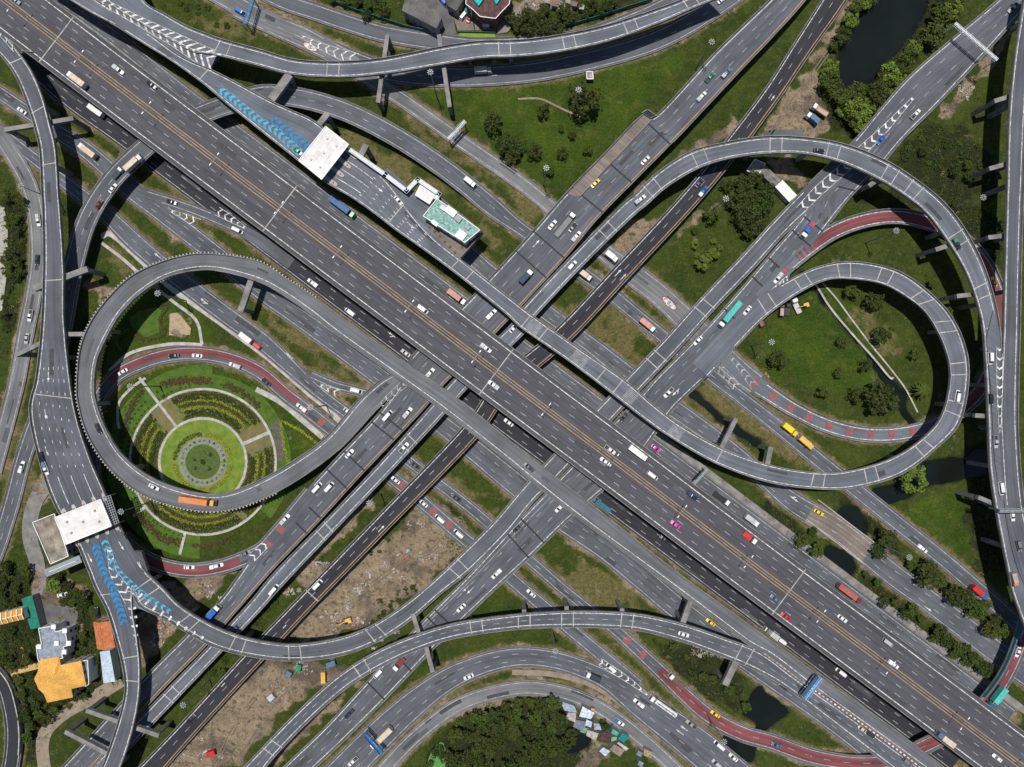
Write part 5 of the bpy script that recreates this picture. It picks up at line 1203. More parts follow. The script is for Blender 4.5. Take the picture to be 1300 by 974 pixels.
can2, A2, c2 = canopy([(9,500,598),(9,555,732),(9,325,825),(9,270,690)], 'large white flat toll canopy on the left viaduct', 21)
d1 = (A1[1] - A1[0]); a1 = math.atan2(d1[1], d1[0])
for k, f in enumerate((.1, .36, .62, .88)):
    p = (A1[0] * (1 - f) + A1[3] * f) * .5 + (A1[1] * (1 - f) + A1[2] * f) * .5 + (A1[1]-A1[0]) * .16; booth(p[0], p[1], 15.1, a1, f'toll booth island number {k+1} from the roadside under the upper canopy' if False else ['toll booth nearest the lawn side under the upper canopy','toll booth second from the lawn side under the upper canopy','toll booth third from the lawn side under the upper canopy','toll booth nearest the main highway under the upper canopy'][k], 'toll booths of the upper plaza')
d2 = (A2[1] - A2[0]); a2 = math.atan2(d2[1], d2[0])
for k, f in enumerate((.08, .3, .52, .74, .95)):
    p = (A2[0] * (1 - f) + A2[3] * f) * .5 + (A2[1] * (1 - f) + A2[2] * f) * .5; booth(p[0], p[1], 15.1, a2, ['toll booth nearest the garden under the left canopy','toll booth second from the garden under the left canopy','toll booth in the middle under the left canopy','toll booth second from the office under the left canopy','toll booth nearest the toll office under the left canopy'][k], 'toll booths of the left plaza')
# lattice canopy beside the left toll roof
o = empty('lattice_canopy', (*TW(9,545,660,19), 15.1)); tag(o, 'open blue grey lattice frame attached beside the left toll canopy', 'canopy'); bx = Vector(o.location)
cc = [Vector((*TW(9, x, y, 19.5), 19.5)) - bx for x, y in ((512,592),(545,580),(588,715),(558,728))]
mb = MB()
for f in np.linspace(0, 1, 13): mb.bar(cc[0].lerp(cc[3], f), cc[1].lerp(cc[2], f), .22, .25)
mb.build('slat', METAL, o); mb = MB()
for f in (0, .33, .66, 1): mb.bar(cc[0].lerp(cc[1], f) + Vector((0,0,-.2)), cc[3].lerp(cc[2], f) + Vector((0,0,-.2)), .25, .3)
mb.build('frame', METAL, o)
for p in cc: m = MB(); m.tube((p.x, p.y, 0), (p.x, p.y, p.z - .2), .15); m.build('post', METAL, o)
# covered walkways
def walkway(pts, z, w, label):
    P = [Vector((*TW(*p, z), z)) for p in pts]; o = empty('covered_walkway', (P[0].x, P[0].y, 15.1)); tag(o, label, 'walkway'); b = Vector(o.location)
    m = MB(); m2 = MB()
    for p, q in zip(P, P[1:]):
        d = (q - p).normalized() * w * .42; m.bar(p - b - d, q - b + d, w, .3); m2.bar(p - b + Vector((0,0,.2)), q - b + Vector((0,0,.2)), .2, .14)
    m.build('roof', ROOF_W if False else METAL, o); m2.build('ridge', WHITE, o)
    m = MB()
    for p, q in zip(P, P[1:]): m.bar(p - b - Vector((0,0,2.7)), q - b - Vector((0,0,2.7)), w * .9, .2)
    m.build('floor', CONC, o)
    for p in P: m = MB(); m.tube((p.x - b.x, p.y - b.y, -.1), (p.x - b.x, p.y - b.y, z - 15.2), .14); m.build('post', METAL, o)
walkway([(2,470,745),(2,640,865),(2,745,945),(2,800,888),(2,905,960),(6,893,45)], 18.4, 1.9, 'grey roofed covered walkway from the upper canopy to the teal building')
walkway([(9,240,960),(9,385,900)], 14, 3.4, 'short white roofed covered walkway below the toll office')

# ------------------------------------------------------------------ buildings
def bmat(n, c, var=.7, sc=.5): return noisy('roof_' + n, c, tuple(v*var*.85 for v in c[:3]) + (1,), sc, .8, 8, f3=.28, scale3=2.2)
WALL = {'cream': noisy('wall_cream', (.5,.46,.38,1), (.4,.36,.3,1), .8), 'grey': noisy('wall_grey', (.32,.32,.32,1), (.24,.24,.24,1), .8), 'brick': noisy('wall_brick', (.2,.09,.07,1), (.13,.06,.05,1), .8), 'white': WHITE}
def building(kind, pts, z0, z1, wall, roof, label, roofkind='flat', wins=True, parapet=.5, cat=None, eave=.25):
    P = [np.array(W(p[0], p[1], z1)) for p in pts]; c = np.mean(P, 0); root = empty(kind, (c[0], c[1], z0)); tag(root, label, cat or kind.replace('_', ' '))
    L = [p - c for p in P]; ar = sum(L[i][0]*L[(i+1)%len(L)][1] - L[(i+1)%len(L)][0]*L[i][1] for i in range(len(L)))
    if ar < 0: L = L[::-1]
    h = z1 - z0; inner = [p * (1 - min(.3, eave / max(1, np.linalg.norm(p)))) for p in L]
    m = MB(); m.prism([tuple(p) for p in inner], -.3, h - .2); m.build('wall', wall, root)
    if roofkind == 'flat':
        m = MB(); m.prism([tuple(p) for p in L], h - .25, h); m.build('roof', roof, root)
        if parapet:
            m = MB()
            for i in range(len(L)):
                a, b = L[i] * .985, L[(i+1) % len(L)] * .985; m.bar((*a, h + parapet/2), (*b, h + parapet/2), .28, parapet)
            m.build('roof_edge', WHITE if roof is not CONC else CONC_L, root)
    elif roofkind == 'gable':   # quad, ridge along the long axis
        e = [np.linalg.norm(L[1]-L[0]), np.linalg.norm(L[2]-L[1])]
        if e[0] < e[1]: L = L[1:] + L[:1]
        a, b, c_, d = L; rh = min(e) * .22; m = MB(); r0 = (a + d) / 2; r1 = (b + c_) / 2
        v = lambda p, z: (p[0], p[1], z)
        for q in ([v(a,h-.1),v(b,h-.1),v(r1,h+rh),v(r0,h+rh)], [v(c_,h-.1),v(d,h-.1),v(r0,h+rh),v(r1,h+rh)], [v(d,h-.1),v(a,h-.1),v(r0,h+rh)], [v(b,h-.1),v(c_,h-.1),v(r1,h+rh)], [v(d,h-.12),v(c_,h-.12),v(b,h-.12),v(a,h-.12)]): m.quad(q)
        m.build('roof', roof, root); m = MB(); m.bar(v(r0,h+rh+.04), v(r1,h+rh+.04), .25, .12); m.build('ridge', roof if wall is not WALL['white'] else WHITE, root)
    elif roofkind == 'shed':
        a, b, c_, d = L[:4]; m = MB(); v = lambda p, z: (p[0], p[1], z)
        m.hull8([v(a,h-.15),v(b,h-.15),v(c_,h+.35),v(d,h+.35),v(a,h-.03),v(b,h-.03),v(c_,h+.47),v(d,h+.47)]); m.build('roof', roof, root)
    elif roofkind == 'hip':
        m = MB(); n = len(L); rh = 1.9; T = [p * .28 for p in L]
        for i in range(n):
            j = (i+1) % n; m.quad([(*L[i],h-.1),(*L[j],h-.1),(*T[j],h+rh),(*T[i],h+rh)])
        m.quad([(*t, h+rh) for t in T]); m.quad([(*p, h-.12) for p in L[::-1]]); m.build('roof', roof, root)
    if wins:
        cnt = 0
        for i in range(len(inner)):
            a, b = inner[i], inner[(i+1) % len(inner)]; ln = np.linalg.norm(b-a)
            if ln < 3: continue
            t = (b-a)/ln; n = np.array([t[1], -t[0]]); k = int(ln // 3.2)
            for q in range(k):
                for zz in np.arange(1.5, h - 1.0, 3.1):
                    if cnt > 40: break
                    p = a + t * (ln * (q + .5) / k) + n * .02; m = MB(); m.box((p[0], p[1], zz), (1.3, .12, 1.2), math.atan2(t[1], t[0])); m.build('window', GLASS, root); cnt += 1
    return root
Z8 = lambda *p: ZIN(8.12, 0, 720, *p)
o = building('toll_office', tp(9,(165,712),(275,668),(345,880),(255,920)), 0, 15, WALL['grey'], bmat('stained', (.30,.26,.2,1), .45, .25), 'flat roofed toll office with stained grey roof beside the left toll canopy', parapet=.8)
grey = building('house', Z8((405,625),(560,600),(578,660),(680,640),(712,805),(665,815),(680,880),(645,885),(660,935),(410,974),(398,940),(380,805),(437,795)), 0, 8, WALL['white'], bmat('slate', (.25,.28,.33,1), .7), 'stepped house with blue grey flat roofs and white parapets', parapet=.7)
bx = np.array(grey.location)
for q in ((545,620),(660,660),(655,880),(395,825),(575,790),(700,790)):
    x, y = W(*Z8(q)[0], 9.2); m = MB(); m.box((x - bx[0], y - bx[1], 8.4), (2.0, 2.0, .9)); m.build('roof_turret', WALL['white'], grey); 
building('house', tp(13,(200,442),(292,428),(300,470),(400,448),(426,572),(352,588),(360,630),(233,656),(215,612),(190,590),(168,540),(186,500)), 0, 9, WALL['cream'], bmat('ochre', (.62,.33,.07,1), .85, .2), 'big house with bright ochre yellow hipped roof at lower left', 'hip', cat='house')
building('balcony_block', tp(13,(404,446),(440,440),(446,560),(428,572)), 0, 7, WALL['white'], bmat('balcony', (.2,.2,.2,1)), 'white gridded balcony block against the ochre roofed house', parapet=1.0, wins=False)
building('temple_hall', tp(13,(-30,220),(112,186),(124,242),(-30,278)), 0, 8, WALL['white'], bmat('temple', (.55,.27,.03,1), .9), 'temple hall with orange and white striped gable roof at the left edge', 'gable')
th = [o for o in bpy.data.objects if o.get('label', '').startswith('temple hall')][0]
for k in range(5):
    a = np.array(W(*Q(13, 2 + k*26, 212 - k*6), 8.5)); b = np.array(W(*Q(13, 12 + k*26, 268 - k*6), 8.5)); l = Vector(th.location); mid = (a + b) / 2
    m = MB(); m.bar((a[0]-l[0], a[1]-l[1], 8.2), (mid[0]-l[0]+.5, mid[1]-l[1], 9.6), .35, .15); m.bar((mid[0]-l[0]+.5, mid[1]-l[1], 9.6), (b[0]-l[0], b[1]-l[1], 8.2), .35, .15); m.build('roof_rib', WHITE, th)
building('shed', tp(13,(110,140),(162,122),(200,285),(150,292)), 0, 4.5, WALL['grey'], bmat('green', (.01,.17,.11,1), .8), 'long shed with deep green sheet roof', 'shed', wins=False)
building('house', tp(13,(460,256),(545,250),(570,382),(480,391)), 0, 6, WALL['cream'], bmat('terracotta', (.50,.16,.06,1), .8), 'house with terracotta orange roof pressed against the viaduct', 'gable', cat='house')
building('shed', tp(13,(497,402),(545,395),(570,550),(512,560)), 0, 5, WALL['white'], bmat('pale_blue', (.42,.5,.58,1), .9), 'long shed with pale blue sheet roof below the terracotta house', 'shed', wins=False)
pad('courtyard_path', tp(13,(48,495),(195,455),(200,485),(55,522)), -.3, .08, bmat('ochre_path', (.5,.33,.12,1)), 'ochre paved path leading to the ochre roofed house', 'path', 'structure')
pad('courtyard_path', tp(13,(95,355),(110,370),(130,455),(118,460)), -.3, .07, bmat('ochre_path', (.5,.33,.12,1)), 'thin ochre path among the trees', 'path', 'structure')
Z9 = lambda *p: ZIN(9.286, 690, 870, *p)
for nm, p, c, z, lb in (('a', ((185,175),(365,240),(400,330),(250,300)), (.30,.36,.44,1), 3.4, 'hut with pale blue grey roof at the top left corner of the shanty cluster'), ('b', ((460,245),(600,320),(560,400),(420,370)), (.58,.64,.7,1), 3.9, 'hut with brightest white roof at the top of the shanty cluster'),
     ('c', ((385,400),(525,430),(465,545),(345,490)), (.16,.19,.24,1), 3.2, 'hut with slate roof in the middle of the shanty cluster'), ('d', ((290,315),(385,325),(375,440),(260,395)), (.42,.36,.33,1), 3.7, 'hut with pinkish patched roof at the left of the shanty cluster'),
     ('e', ((470,490),(530,505),(490,570),(430,548)), (.16,.34,.2,1), 3.0, 'small hut with light green roof beside the slate roofed hut'), ('f', ((505,395),(575,430),(560,500),(490,475)), (.45,.5,.56,1), 4.1, 'small hut with light grey roof below the white roof'), ('g', ((590,440),(660,450),(685,530),(600,525)), (.3,.35,.42,1), 3.3, 'hut with blue grey roof at the right of the shanty cluster'),
     ('h', ((520,522),(650,562),(615,655),(500,592)), (.42,.38,.33,1), 3.6, 'hut with cream roof at the bottom of the shanty cluster'), ('i', ((690,540),(800,570),(780,665),(655,640)), (.09,.035,.035,1), 3.2, 'hut with dark maroon roof'), ('j', ((820,510),(888,552),(870,600),(795,562)), (.08,.38,.27,1), 3.9, 'hut with mint green roof'),
     ('k', ((798,605),(868,602),(858,650),(800,662)), (.2,.42,.24,1), 3.3, 'small hut with leaf green roof under the mint roof'), ('l', ((930,552),(1012,600),(950,682),(880,632)), (.01,.2,.19,1), 3.8, 'hut with deep teal roof nearest the side road'), ('m', ((700,725),(785,772),(730,838),(658,780)), (.5,.58,.68,1), 3.3, 'lone hut with pale blue roof below the maroon roof'),
     ('n', ((830,690),(960,760),(900,842),(775,760)), (.26,.2,.15,1), 3.4, 'hut with rusty brown patched roof'), ('o', ((888,662),(1002,742),(975,775),(868,685)), (.5,.47,.45,1), 3.0, 'narrow white roofed hut beside the rusty roof'), ('p', ((1118,760),(1175,800),(1150,850),(1088,820)), (.17,.2,.24,1), 3.0, 'small slate roofed hut at the lower right of the shanties'),
     ('q', ((1180,735),(1290,790),(1270,860),(1180,830)), (.32,.25,.16,1), 2.8, 'hut with straw coloured roof next to the small slate hut'), ('r', ((1130,880),(1180,910),(1160,970),(1110,940)), (.2,.24,.3,1), 2.8, 'tiny slate roofed hut at the bottom edge'), ('s', ((560,260),(600,275),(590,320),(555,300)), (.6,.3,.02,1), 2.6, 'tiny orange lean-to at the top of the shanty cluster')):
    building('hut', Z9(*p), 0, z, WALL['grey'], bmat('hut_' + nm, c, .65, 1.0), lb, 'shed', wins=False, cat='hut')
Z4 = lambda *p: ZIN(4.643, 480, 0, *p)
building('warehouse', Z4((170,-40),(300,-40),(378,100),(345,168),(140,62)), 0, 8, WALL['grey'], bmat('oldgrey', (.12,.115,.105,1), .6, .2), 'warehouse with big weathered dark grey roof at the top', 'flat', parapet=0, cat='warehouse')
building('warehouse', Z4((385,-40),(530,-40),(460,65),(405,30)), 0, 6, WALL['grey'], bmat('oldgrey2', (.09,.085,.08,1), .6, .2), 'small dark roofed warehouse between the village lane and the brick houses', 'flat', parapet=0, cat='warehouse')
br = building('brick_house', Z4((520,-60),(790,-60),(775,25),(745,55),(692,112),(600,100),(560,60),(515,25)), 0, 9, WALL['brick'], bmat('brick', (.11,.055,.05,1), .6, .6), 'dark maroon brick row house with teal roof peaks', 'flat', parapet=.3)
for q in (((540,-30),(640,-30),(592,35)), ((665,-30),(735,-30),(697,26))):
    P = [np.array(W(*p, 10.2)) - np.array(br.location)[:2] for p in Z4(*q)]; m = MB(); m.prism([tuple(p) for p in P], 9.05, 10.2); m.build('roof_peak', bmat('teal', (.02,.42,.40,1)), br)
for k in range(7):
    a = np.array(W(*Z4((545+k*35, 30))[0], 9)) - np.array(br.location)[:2]; b = np.array(W(*Z4((552+k*33, 92 if k<5 else 60))[0], 9)) - np.array(br.location)[:2]; m = MB(); m.bar((*a, 9.12), (*b, 9.12), .45, .25); m.build('roof_beam', bmat('beam', (.06,.04,.045,1)), br)
for nm, p, c, lb, z in (('aw1', ((525,35),(575,75),(550,97),(508,60)), (.0,.27,.29,1), 'teal awning beside the brick house', 3.0), ('tn', ((640,58),(690,92),(665,122),(625,92)), (.24,.23,.12,1), 'olive canvas tent in front of the brick house', 3.0), ('wt', ((615,122),(656,122),(656,157),(615,157)), (.6,.62,.65,1), 'small square white kiosk in the village yard', 3.0)):
    building('shelter', Z4(*p), 0, z, WALL['grey'], bmat(nm, c), lb, 'shed', wins=False, cat='shelter')
for k in range(6):
    q = Z4((1000 + 40*k, 5 + (k % 3)*18))[0]; s_ = 3.4
    building('hut', [(q[0]-s_, q[1]-s_), (q[0]+s_, q[1]-s_+1), (q[0]+s_-1, q[1]+s_), (q[0]-s_, q[1]+s_-1)], 0, 3, WALL['grey'], bmat('sh%d' % k, ((.35,.3,.28,1),(.2,.14,.12,1),(.45,.44,.42,1))[k % 3], .6, 1.5), 'low scrap roofed hut in the cluttered yard right of the village', 'shed', wins=False, cat='hut')
for o in [o for o in bpy.data.objects if o.get('label') == 'low scrap roofed hut in the cluttered yard right of the village']: o['group'] = 'scrap huts of the cluttered yard'
tb = building('control_building', tp(6,(895,48),(1110,205),(1034,268),(826,135)), 15.05, 21, WALL['white'], bmat('teal_flat', (.24,.42,.36,1), .55, .9), 'control building with teal roof and white edge beside the upper toll lanes', parapet=.6)
l = Vector(tb.location)
for (x, y), (w_, h_, d_), mt, nm in (((965,115),(5,3,1.6),WHITE,'roof_unit'),((1000,150),(3,2.4,1.2),METAL_D,'roof_unit'),((1015,230),(4,3.6,1.2),WHITE,'roof_unit'),((925,95),(2.4,2,1.0),METAL,'roof_unit'),((1045,190),(2.5,1.6,.7),METAL_D,'roof_unit'),((885,170),(3,1.6,.3),WHITE,'eave')):
    x, y = TW(6, x, y, 21); m = MB(); m.box((x - l.x, y - l.y, 5.95 + d_/2), (w_, h_, d_), -.66); m.build(nm, mt, tb)
building('guard_house', tp(6,(785,30),(812,-22),(888,30),(858,76)), 15.05, 18, WALL['white'], ROOF_W, 'small white roofed guard shelter left of the teal building', 'flat', wins=False, parapet=0, cat='shelter')
building('terrace_room', tp(6,(1082,200),(1122,205),(1098,238),(1072,228)), 15.05, 17.5, WALL['brick'], bmat('maroon', (.08,.04,.04,1)), 'small maroon roofed room at the corner of the teal building', 'flat', wins=False, parapet=0, cat='room')
for i, (x, y) in enumerate(((860,190),(885,212),(910,235),(935,262),(960,288),(985,315),(1040,262),(1020,290))):
    q = Q(6, x, y); o = shrub(q[0], q[1], 1.6, 'l', 'potted bush along the terrace edge of the teal building', 'bushes on the terrace'); xx, yy = W(*q, 15); o.location = (xx, yy, 15.05)
building('long_shed', [(983.5,237.5),(993,229),(1012,248),(1002,256.5)], 0, 4, WALL['white'], bmat('wshed', (.72,.71,.68,1), .95), 'shed with clean white roof tucked against the wide flyover', 'shed', wins=False, cat='shed')
building('long_shed', [(962,217),(971,209.5),(992.5,228.5),(983,237)], 0, 3.8, WALL['grey'], bmat('gshed', (.2,.19,.17,1), .7), 'narrow shed with grey roof between the white shed and the square hut', 'gable', wins=False, cat='shed')
building('gate_house', [(948,217),(958,202),(972,208),(962,223)], 0, 4, WALL['grey'], bmat('ch', (.28,.27,.25,1), .7), 'square concrete roofed hut under the outer loop', parapet=.2, wins=False, cat='hut')
building('pump_hut', tp(3,(368,355),(400,355),(402,392),(370,392)), 0, 2.6, WALL['brick'], bmat('ph', (.3,.28,.28,1), .7), 'tiny brick pump hut beside the curved road on the top lawn', parapet=.2, wins=False, cat='hut')
building('kiosk', tp(7,(1222,655),(1240,648),(1250,672),(1232,682)), 0, 2.6, WALL['cream'], bmat('ks', (.3,.12,.1,1), .7), 'small red and cream kiosk under the edge of the wide flyover', parapet=0, wins=False, cat='kiosk')
# fences
def fence(pts, label, col, h=2.0, z=0):
    P = [Vector((*W(*p, h), 0)) for p in pts]; o = empty('fence', P[0]); tag(o, label, 'fence'); m = MB(); m2 = MB()
    for a, b in zip(P, P[1:]):
        a2, b2 = a - P[0], b - P[0]; m.bar(a2 + Vector((0,0,h/2)), b2 + Vector((0,0,h/2)), .12, h)
        n = max(1, int((b2-a2).length // 3))
        for k in range(n + 1): q = a2.lerp(b2, k/n); m2.tube(q, q + Vector((0,0,h+.15)), .09, n=5)
    m.build('panel', col, o); m2.build('post', METAL_D, o)
TEAL = noisy('teal_sheet', (.02,.16,.18,1), (.015,.1,.12,1), .5, .6)
fence([Q(2,x,y) for x, y in ((355,-10),(480,40),(640,92),(740,125),(900,158))], 'teal sheet fence along the village side of the top road', TEAL, 2.4)
fence([Q(3,x,y) for x, y in ((190,132),(320,108),(460,66),(600,20),(700,-10))], 'teal sheet fence in front of the dark trees at top centre', TEAL, 2.4)
fence(Z4((470,184),(560,186),(690,190)), 'low teal rail fence above the bright green strip', TEAL, 1.2)

# ------------------------------------------------------------------ gantries, masts and lamps
def gantry(t, x1, y1, x2, y2, z, zb, label, col=None, signs=(), w=1.1, zt=None):
    zt = zt or z; a = Vector((*TW(t, x1, y1, zt), zt)); b = Vector((*TW(t, x2, y2, zt), zt)); o = empty('sign_gantry', (a.x, a.y, zb)); tag(o, label, 'sign gantry'); l = Vector(o.location)
    a2, b2 = a - l, b - l; d = (b2 - a2).normalized(); u = Vector((-d.y, d.x, 0)); col = col or METAL; m = MB()
    for sx in (-.5, .5):
        for sz in (0, -1.1): m.bar(a2 + u*w*sx + Vector((0,0,sz)), b2 + u*w*sx + Vector((0,0,sz)), .22, .22)
    n = int((b2 - a2).length // 1.2)
    for k in range(n):
        p, q = a2.lerp(b2, k/n), a2.lerp(b2, (k+1)/n); s_ = 1 if k % 2 else -1
        m.bar(p + u*w*.5*s_, q - u*w*.5*s_, .12, .12); m.bar(p + u*w*.5 + Vector((0,0,0)), q + u*w*.5 + Vector((0,0,-1.1)), .1, .1)
    m.build('truss', col, o)
    for p in (a2 + d*.4, b2 - d*.4):
        m = MB(); m.tube((p.x, p.y, 0 if True else 0), (p.x, p.y, p.z), .28, .22, 8); m.build('post', col, o)
    for f0, f1, sc in signs:
        p, q = a2.lerp(b2, f0), a2.lerp(b2, f1); m = MB(); m.bar(p - u*w*.75 + Vector((0,0,-.5)), q - u*w*.75 + Vector((0,0,-.5)), .15, 2.6); m.build('sign_panel', sc, o)
    # slatted walkway on top
    m = MB(); m.bar(a2 + Vector((0,0,.1)), b2 + Vector((0,0,.1)), w*.4, .06); m.build('walkway', col, o)
SB = noisy('sign_blue', (.02,.15,.35,1), (.02,.11,.26,1), 1, .5); SG = noisy('sign_green', (.01,.14,.08,1), (.01,.1,.06,1), 1, .5)
gantry(4,945,115,1155,297,16,7,'long pale steel gantry spanning the wide flyover at top right', plain('pale_steel', (.55,.57,.58,1), .5), (), 1.3)
gantry(2,1035,598,952,688,7.5,0,'grey steel gantry over the pale ground road beside the top lawn', METAL, ((.15,.7,METAL_D),), 1.4)
gantry(11,965,452,900,524,7.5,0,'gantry with green sign board over the frontage road', METAL, ((.1,.8,SG),), 1.2)
gantry(14,540,812,625,908,7.5,0,'blue sign gantry across the bottom curved road', SB, ((.05,.95,SB),), 1.2)
gantry(16,285,535,203,642,22,15,'light blue gantry over the two merged overpasses', plain('pale_blue_steel', (.15,.3,.5,1), .5), ((.05,.95,plain('pale_blue_steel', (.15,.3,.5,1), .5)),), 1.8)
gantry(12,1165,657,1320,655,25,18,'grey truss gantry across the far right viaduct', METAL, ((.3,.8,METAL_D),), 1.5)
gantry(1,1250,-15,1212,118,7.5,0,'blue truss gantry over the ground road at top left', SB, (), 1.4)
gantry(16,1225,55,1262,160,20,15,'broken looking white steel gantry at the right edge', WHITE, (), 1.2) if False else None
LHEAD = plain('lamp_grey', (.30, .32, .34, 1), .5)
def star_mast(t, x, y, label, z=26.0, n=8):
    """tall mast with a ring of floodlights; x, y is where its head shows"""
    X, Y = TW(t, x, y, z); o = empty('high_mast_light', (X, Y, -.2)); tag(o, label, 'light mast', 'tall floodlight masts')
    m = MB(); m.tube((0, 0, 0), (0, 0, z), .34, .14, 8); m.build('pole', METAL, o)
    m = MB()
    for k in range(12):
        a, b = 2*math.pi*k/12, 2*math.pi*(k+1)/12; m.bar((.85*math.cos(a), .85*math.sin(a), z), (.85*math.cos(b), .85*math.sin(b), z), .12, .12)
    m.tube((0,0,z-.3),(0,0,z+.5),.4,.3,8); m.build('head_ring', METAL, o)
    for k in range(n):
        a = 2*math.pi*k/n + .2; m = MB(); m.bar((.3*math.cos(a), .3*math.sin(a), z), (.95*math.cos(a), .95*math.sin(a), z - .2), .1, .1); m.box((1.1*math.cos(a), 1.1*math.sin(a), z - .25), (.5, .36, .2), a); m.build('floodlight', LHEAD, o)
for t, x, y, lb in ((1,100,920,'floodlight mast beside the pale road at the left edge'),(3,990,205,'floodlight mast near the top flyover on the lawn'),(3,330,442,'floodlight mast over the big round lawn tree'),(5,777,516,'floodlight mast inside the top of the left loop'),
   (8,1088,40,'floodlight mast in the dark field at the right'),(8,657,205,'floodlight mast below the red banded ring top'),(8,40,757,'floodlight mast at the left of the right loop lawn'),(9,640,42,'floodlight mast at the upper left of the round garden'),(9,595,662,'floodlight mast right of the left toll canopy'),
   (10,560,620,'floodlight mast beside the building site'),(13,903,670,'floodlight mast between the two lower left flyovers'),(15,215,402,'floodlight mast above the bottom curved road'),(2,862,355,'floodlight mast beside the top overpass'),(7,1060,47,'floodlight mast by the dark grove'),
   (10,268,145,'floodlight mast right of the red slip road'),(15,1050,852,'floodlight mast beside the canal at the bottom'),(3,170,830,'floodlight mast near the lawn corner tree'),(12,722,888,'floodlight mast on the verge at the right')): star_mast(t, x, y, lb)
# double-armed lamps on the median of the main highway
LMP = None
for i, (x, y) in enumerate(((26,12),(110,76),(193,142),(278,206),(360,265),(431,323),(521,391),(604,455),(692,520),(777,584),(862,648),(944,712),(1035,780),(1120,847),(1214,915),(1296,976))):
    r = ROADS['M']; X, Y = W(x, y, 20); k, lat, al = nearest(r, X, Y); X, Y = r.C[k] + r.T[k] * al; a = math.atan2(r.N[k][1], r.N[k][0])
    if LMP is None:
        root = empty('street_lamp', (X, Y, 15.3), a); m = MB(); m.tube((0,0,0),(0,0,9),.13,.08,6); LMP = [('pole', m.mesh('pole', METAL))]
        for s_ in (-1, 1):
            m = MB(); m.bar((0,0,8.8),(s_*2.4,0,9.3),.1,.1); LMP.append(('arm', m.mesh('arm', METAL))); m = MB(); m.box((s_*2.8,0,9.3),(1.1,.4,.16)); LMP.append(('lamp_head', m.mesh('lamp_head', WHITE)))
    else: root = empty('street_lamp', (X, Y, 15.3), a)
    for nm, me in LMP: link(nm, me, root)
    tag(root, 'twin armed street lamp on the median of the main highway', 'street lamp', 'lamps along the main highway median')
# rubble and scrap on the building site: uncountable
g = np.random.default_rng(3); spots = [(10,830,730,60,30),(10,760,880,60,40),(10,860,870,60,40),(14,540,60,90,50),(14,520,240,40,30),(14,590,380,60,22),(14,700,300,40,20),(14,260,500,90,30),(14,100,610,70,30),(14,450,190,50,60),(13,800,270,60,40),(13,780,330,40,60),(13,1010,110,70,30),(14,180,105,40,20),
         (10,300,920,60,20),(14,660,250,60,20),(14,340,220,60,40),(15,930,400,80,40),(14,520,90,60,40),(4,1000,450,60,60),(3,200,40,120,24),(13,1000,880,90,50),(10,700,940,70,40),(8,20,940,20,20)]
cols = [(.38,.36,.33,1),(.26,.23,.2,1),(.18,.16,.14,1),(.35,.25,.16,1),(.1,.2,.3,1),(.35,.05,.04,1)]; mm = MB()
for t, x, y, sx, sy in spots:
    cl = [(g.normal()*sx*.6, g.normal()*sy*.6, g.uniform(.08, .5)) for _ in range(6)]
    for _ in range(130):
        c_ = cl[g.integers(6)]; q = TW(t, x + c_[0] + g.normal()*sx*.4*c_[2], y + c_[1] + g.normal()*sy*.6*c_[2], 0)
        if not free(*q, .6): continue
        s_ = g.uniform(.1, .45) * (2.2 if g.uniform() < .06 else 1); mm.box((q[0], q[1], gz(*q) + .15), (s_*g.uniform(.6, 2.6), s_, s_*g.uniform(.3, .8)), g.uniform(0, 6.3), int(g.choice(6, p=[.34,.27,.2,.13,.03,.03])))
tag(mm.build('rubble', [noisy('rubble_%d' % i, c, tuple(v*.7 for v in c[:3])+(1,), 2) for i, c in enumerate(cols)]), 'scattered rubble and scrap on the waste ground', 'rubble', None, 'stuff')

TRK = noisy('tyre_track', (.12,.095,.07,1), (.16,.125,.09,1), .8, .95)
for i, (p, lb) in enumerate((([Q(14,20,600),Q(14,-60,700),Q(14,-130,820),Q(14,-200,960)], 'left'), ([Q(14,220,540),Q(14,100,640),Q(14,30,760),Q(14,-60,900)], 'right'), ([Q(10,960,760),Q(10,860,860),Q(10,720,920),Q(10,560,1030)], 'upper'), ([Q(4,30,660),Q(4,130,520),Q(4,230,380),Q(4,330,240),Q(4,420,110)], 'top'))):
    for d in (-1.4, 1.4):
        ribbon_px('track', [(a + d, b_ + d) for a, b_ in p], .55, TRK, .10 if i < 3 else .02, f'worn wheel track across the {lb} dirt lot', 'structure')
for rt, A_, c_ in ((can1, A1, c1), (can2, A2, c2)):
    for f, g_ in ((.2,.3),(.2,.7),(.5,.5),(.8,.3),(.8,.7)):
        p = (A_[0]*(1-g_) + A_[1]*g_)*(1-f) + (A_[3]*(1-g_) + A_[2]*g_)*f - c_; m = MB(); m.box((p[0], p[1], 6.1), (.9, .9, .5), .6); m.build('roof_vent', METAL, rt)
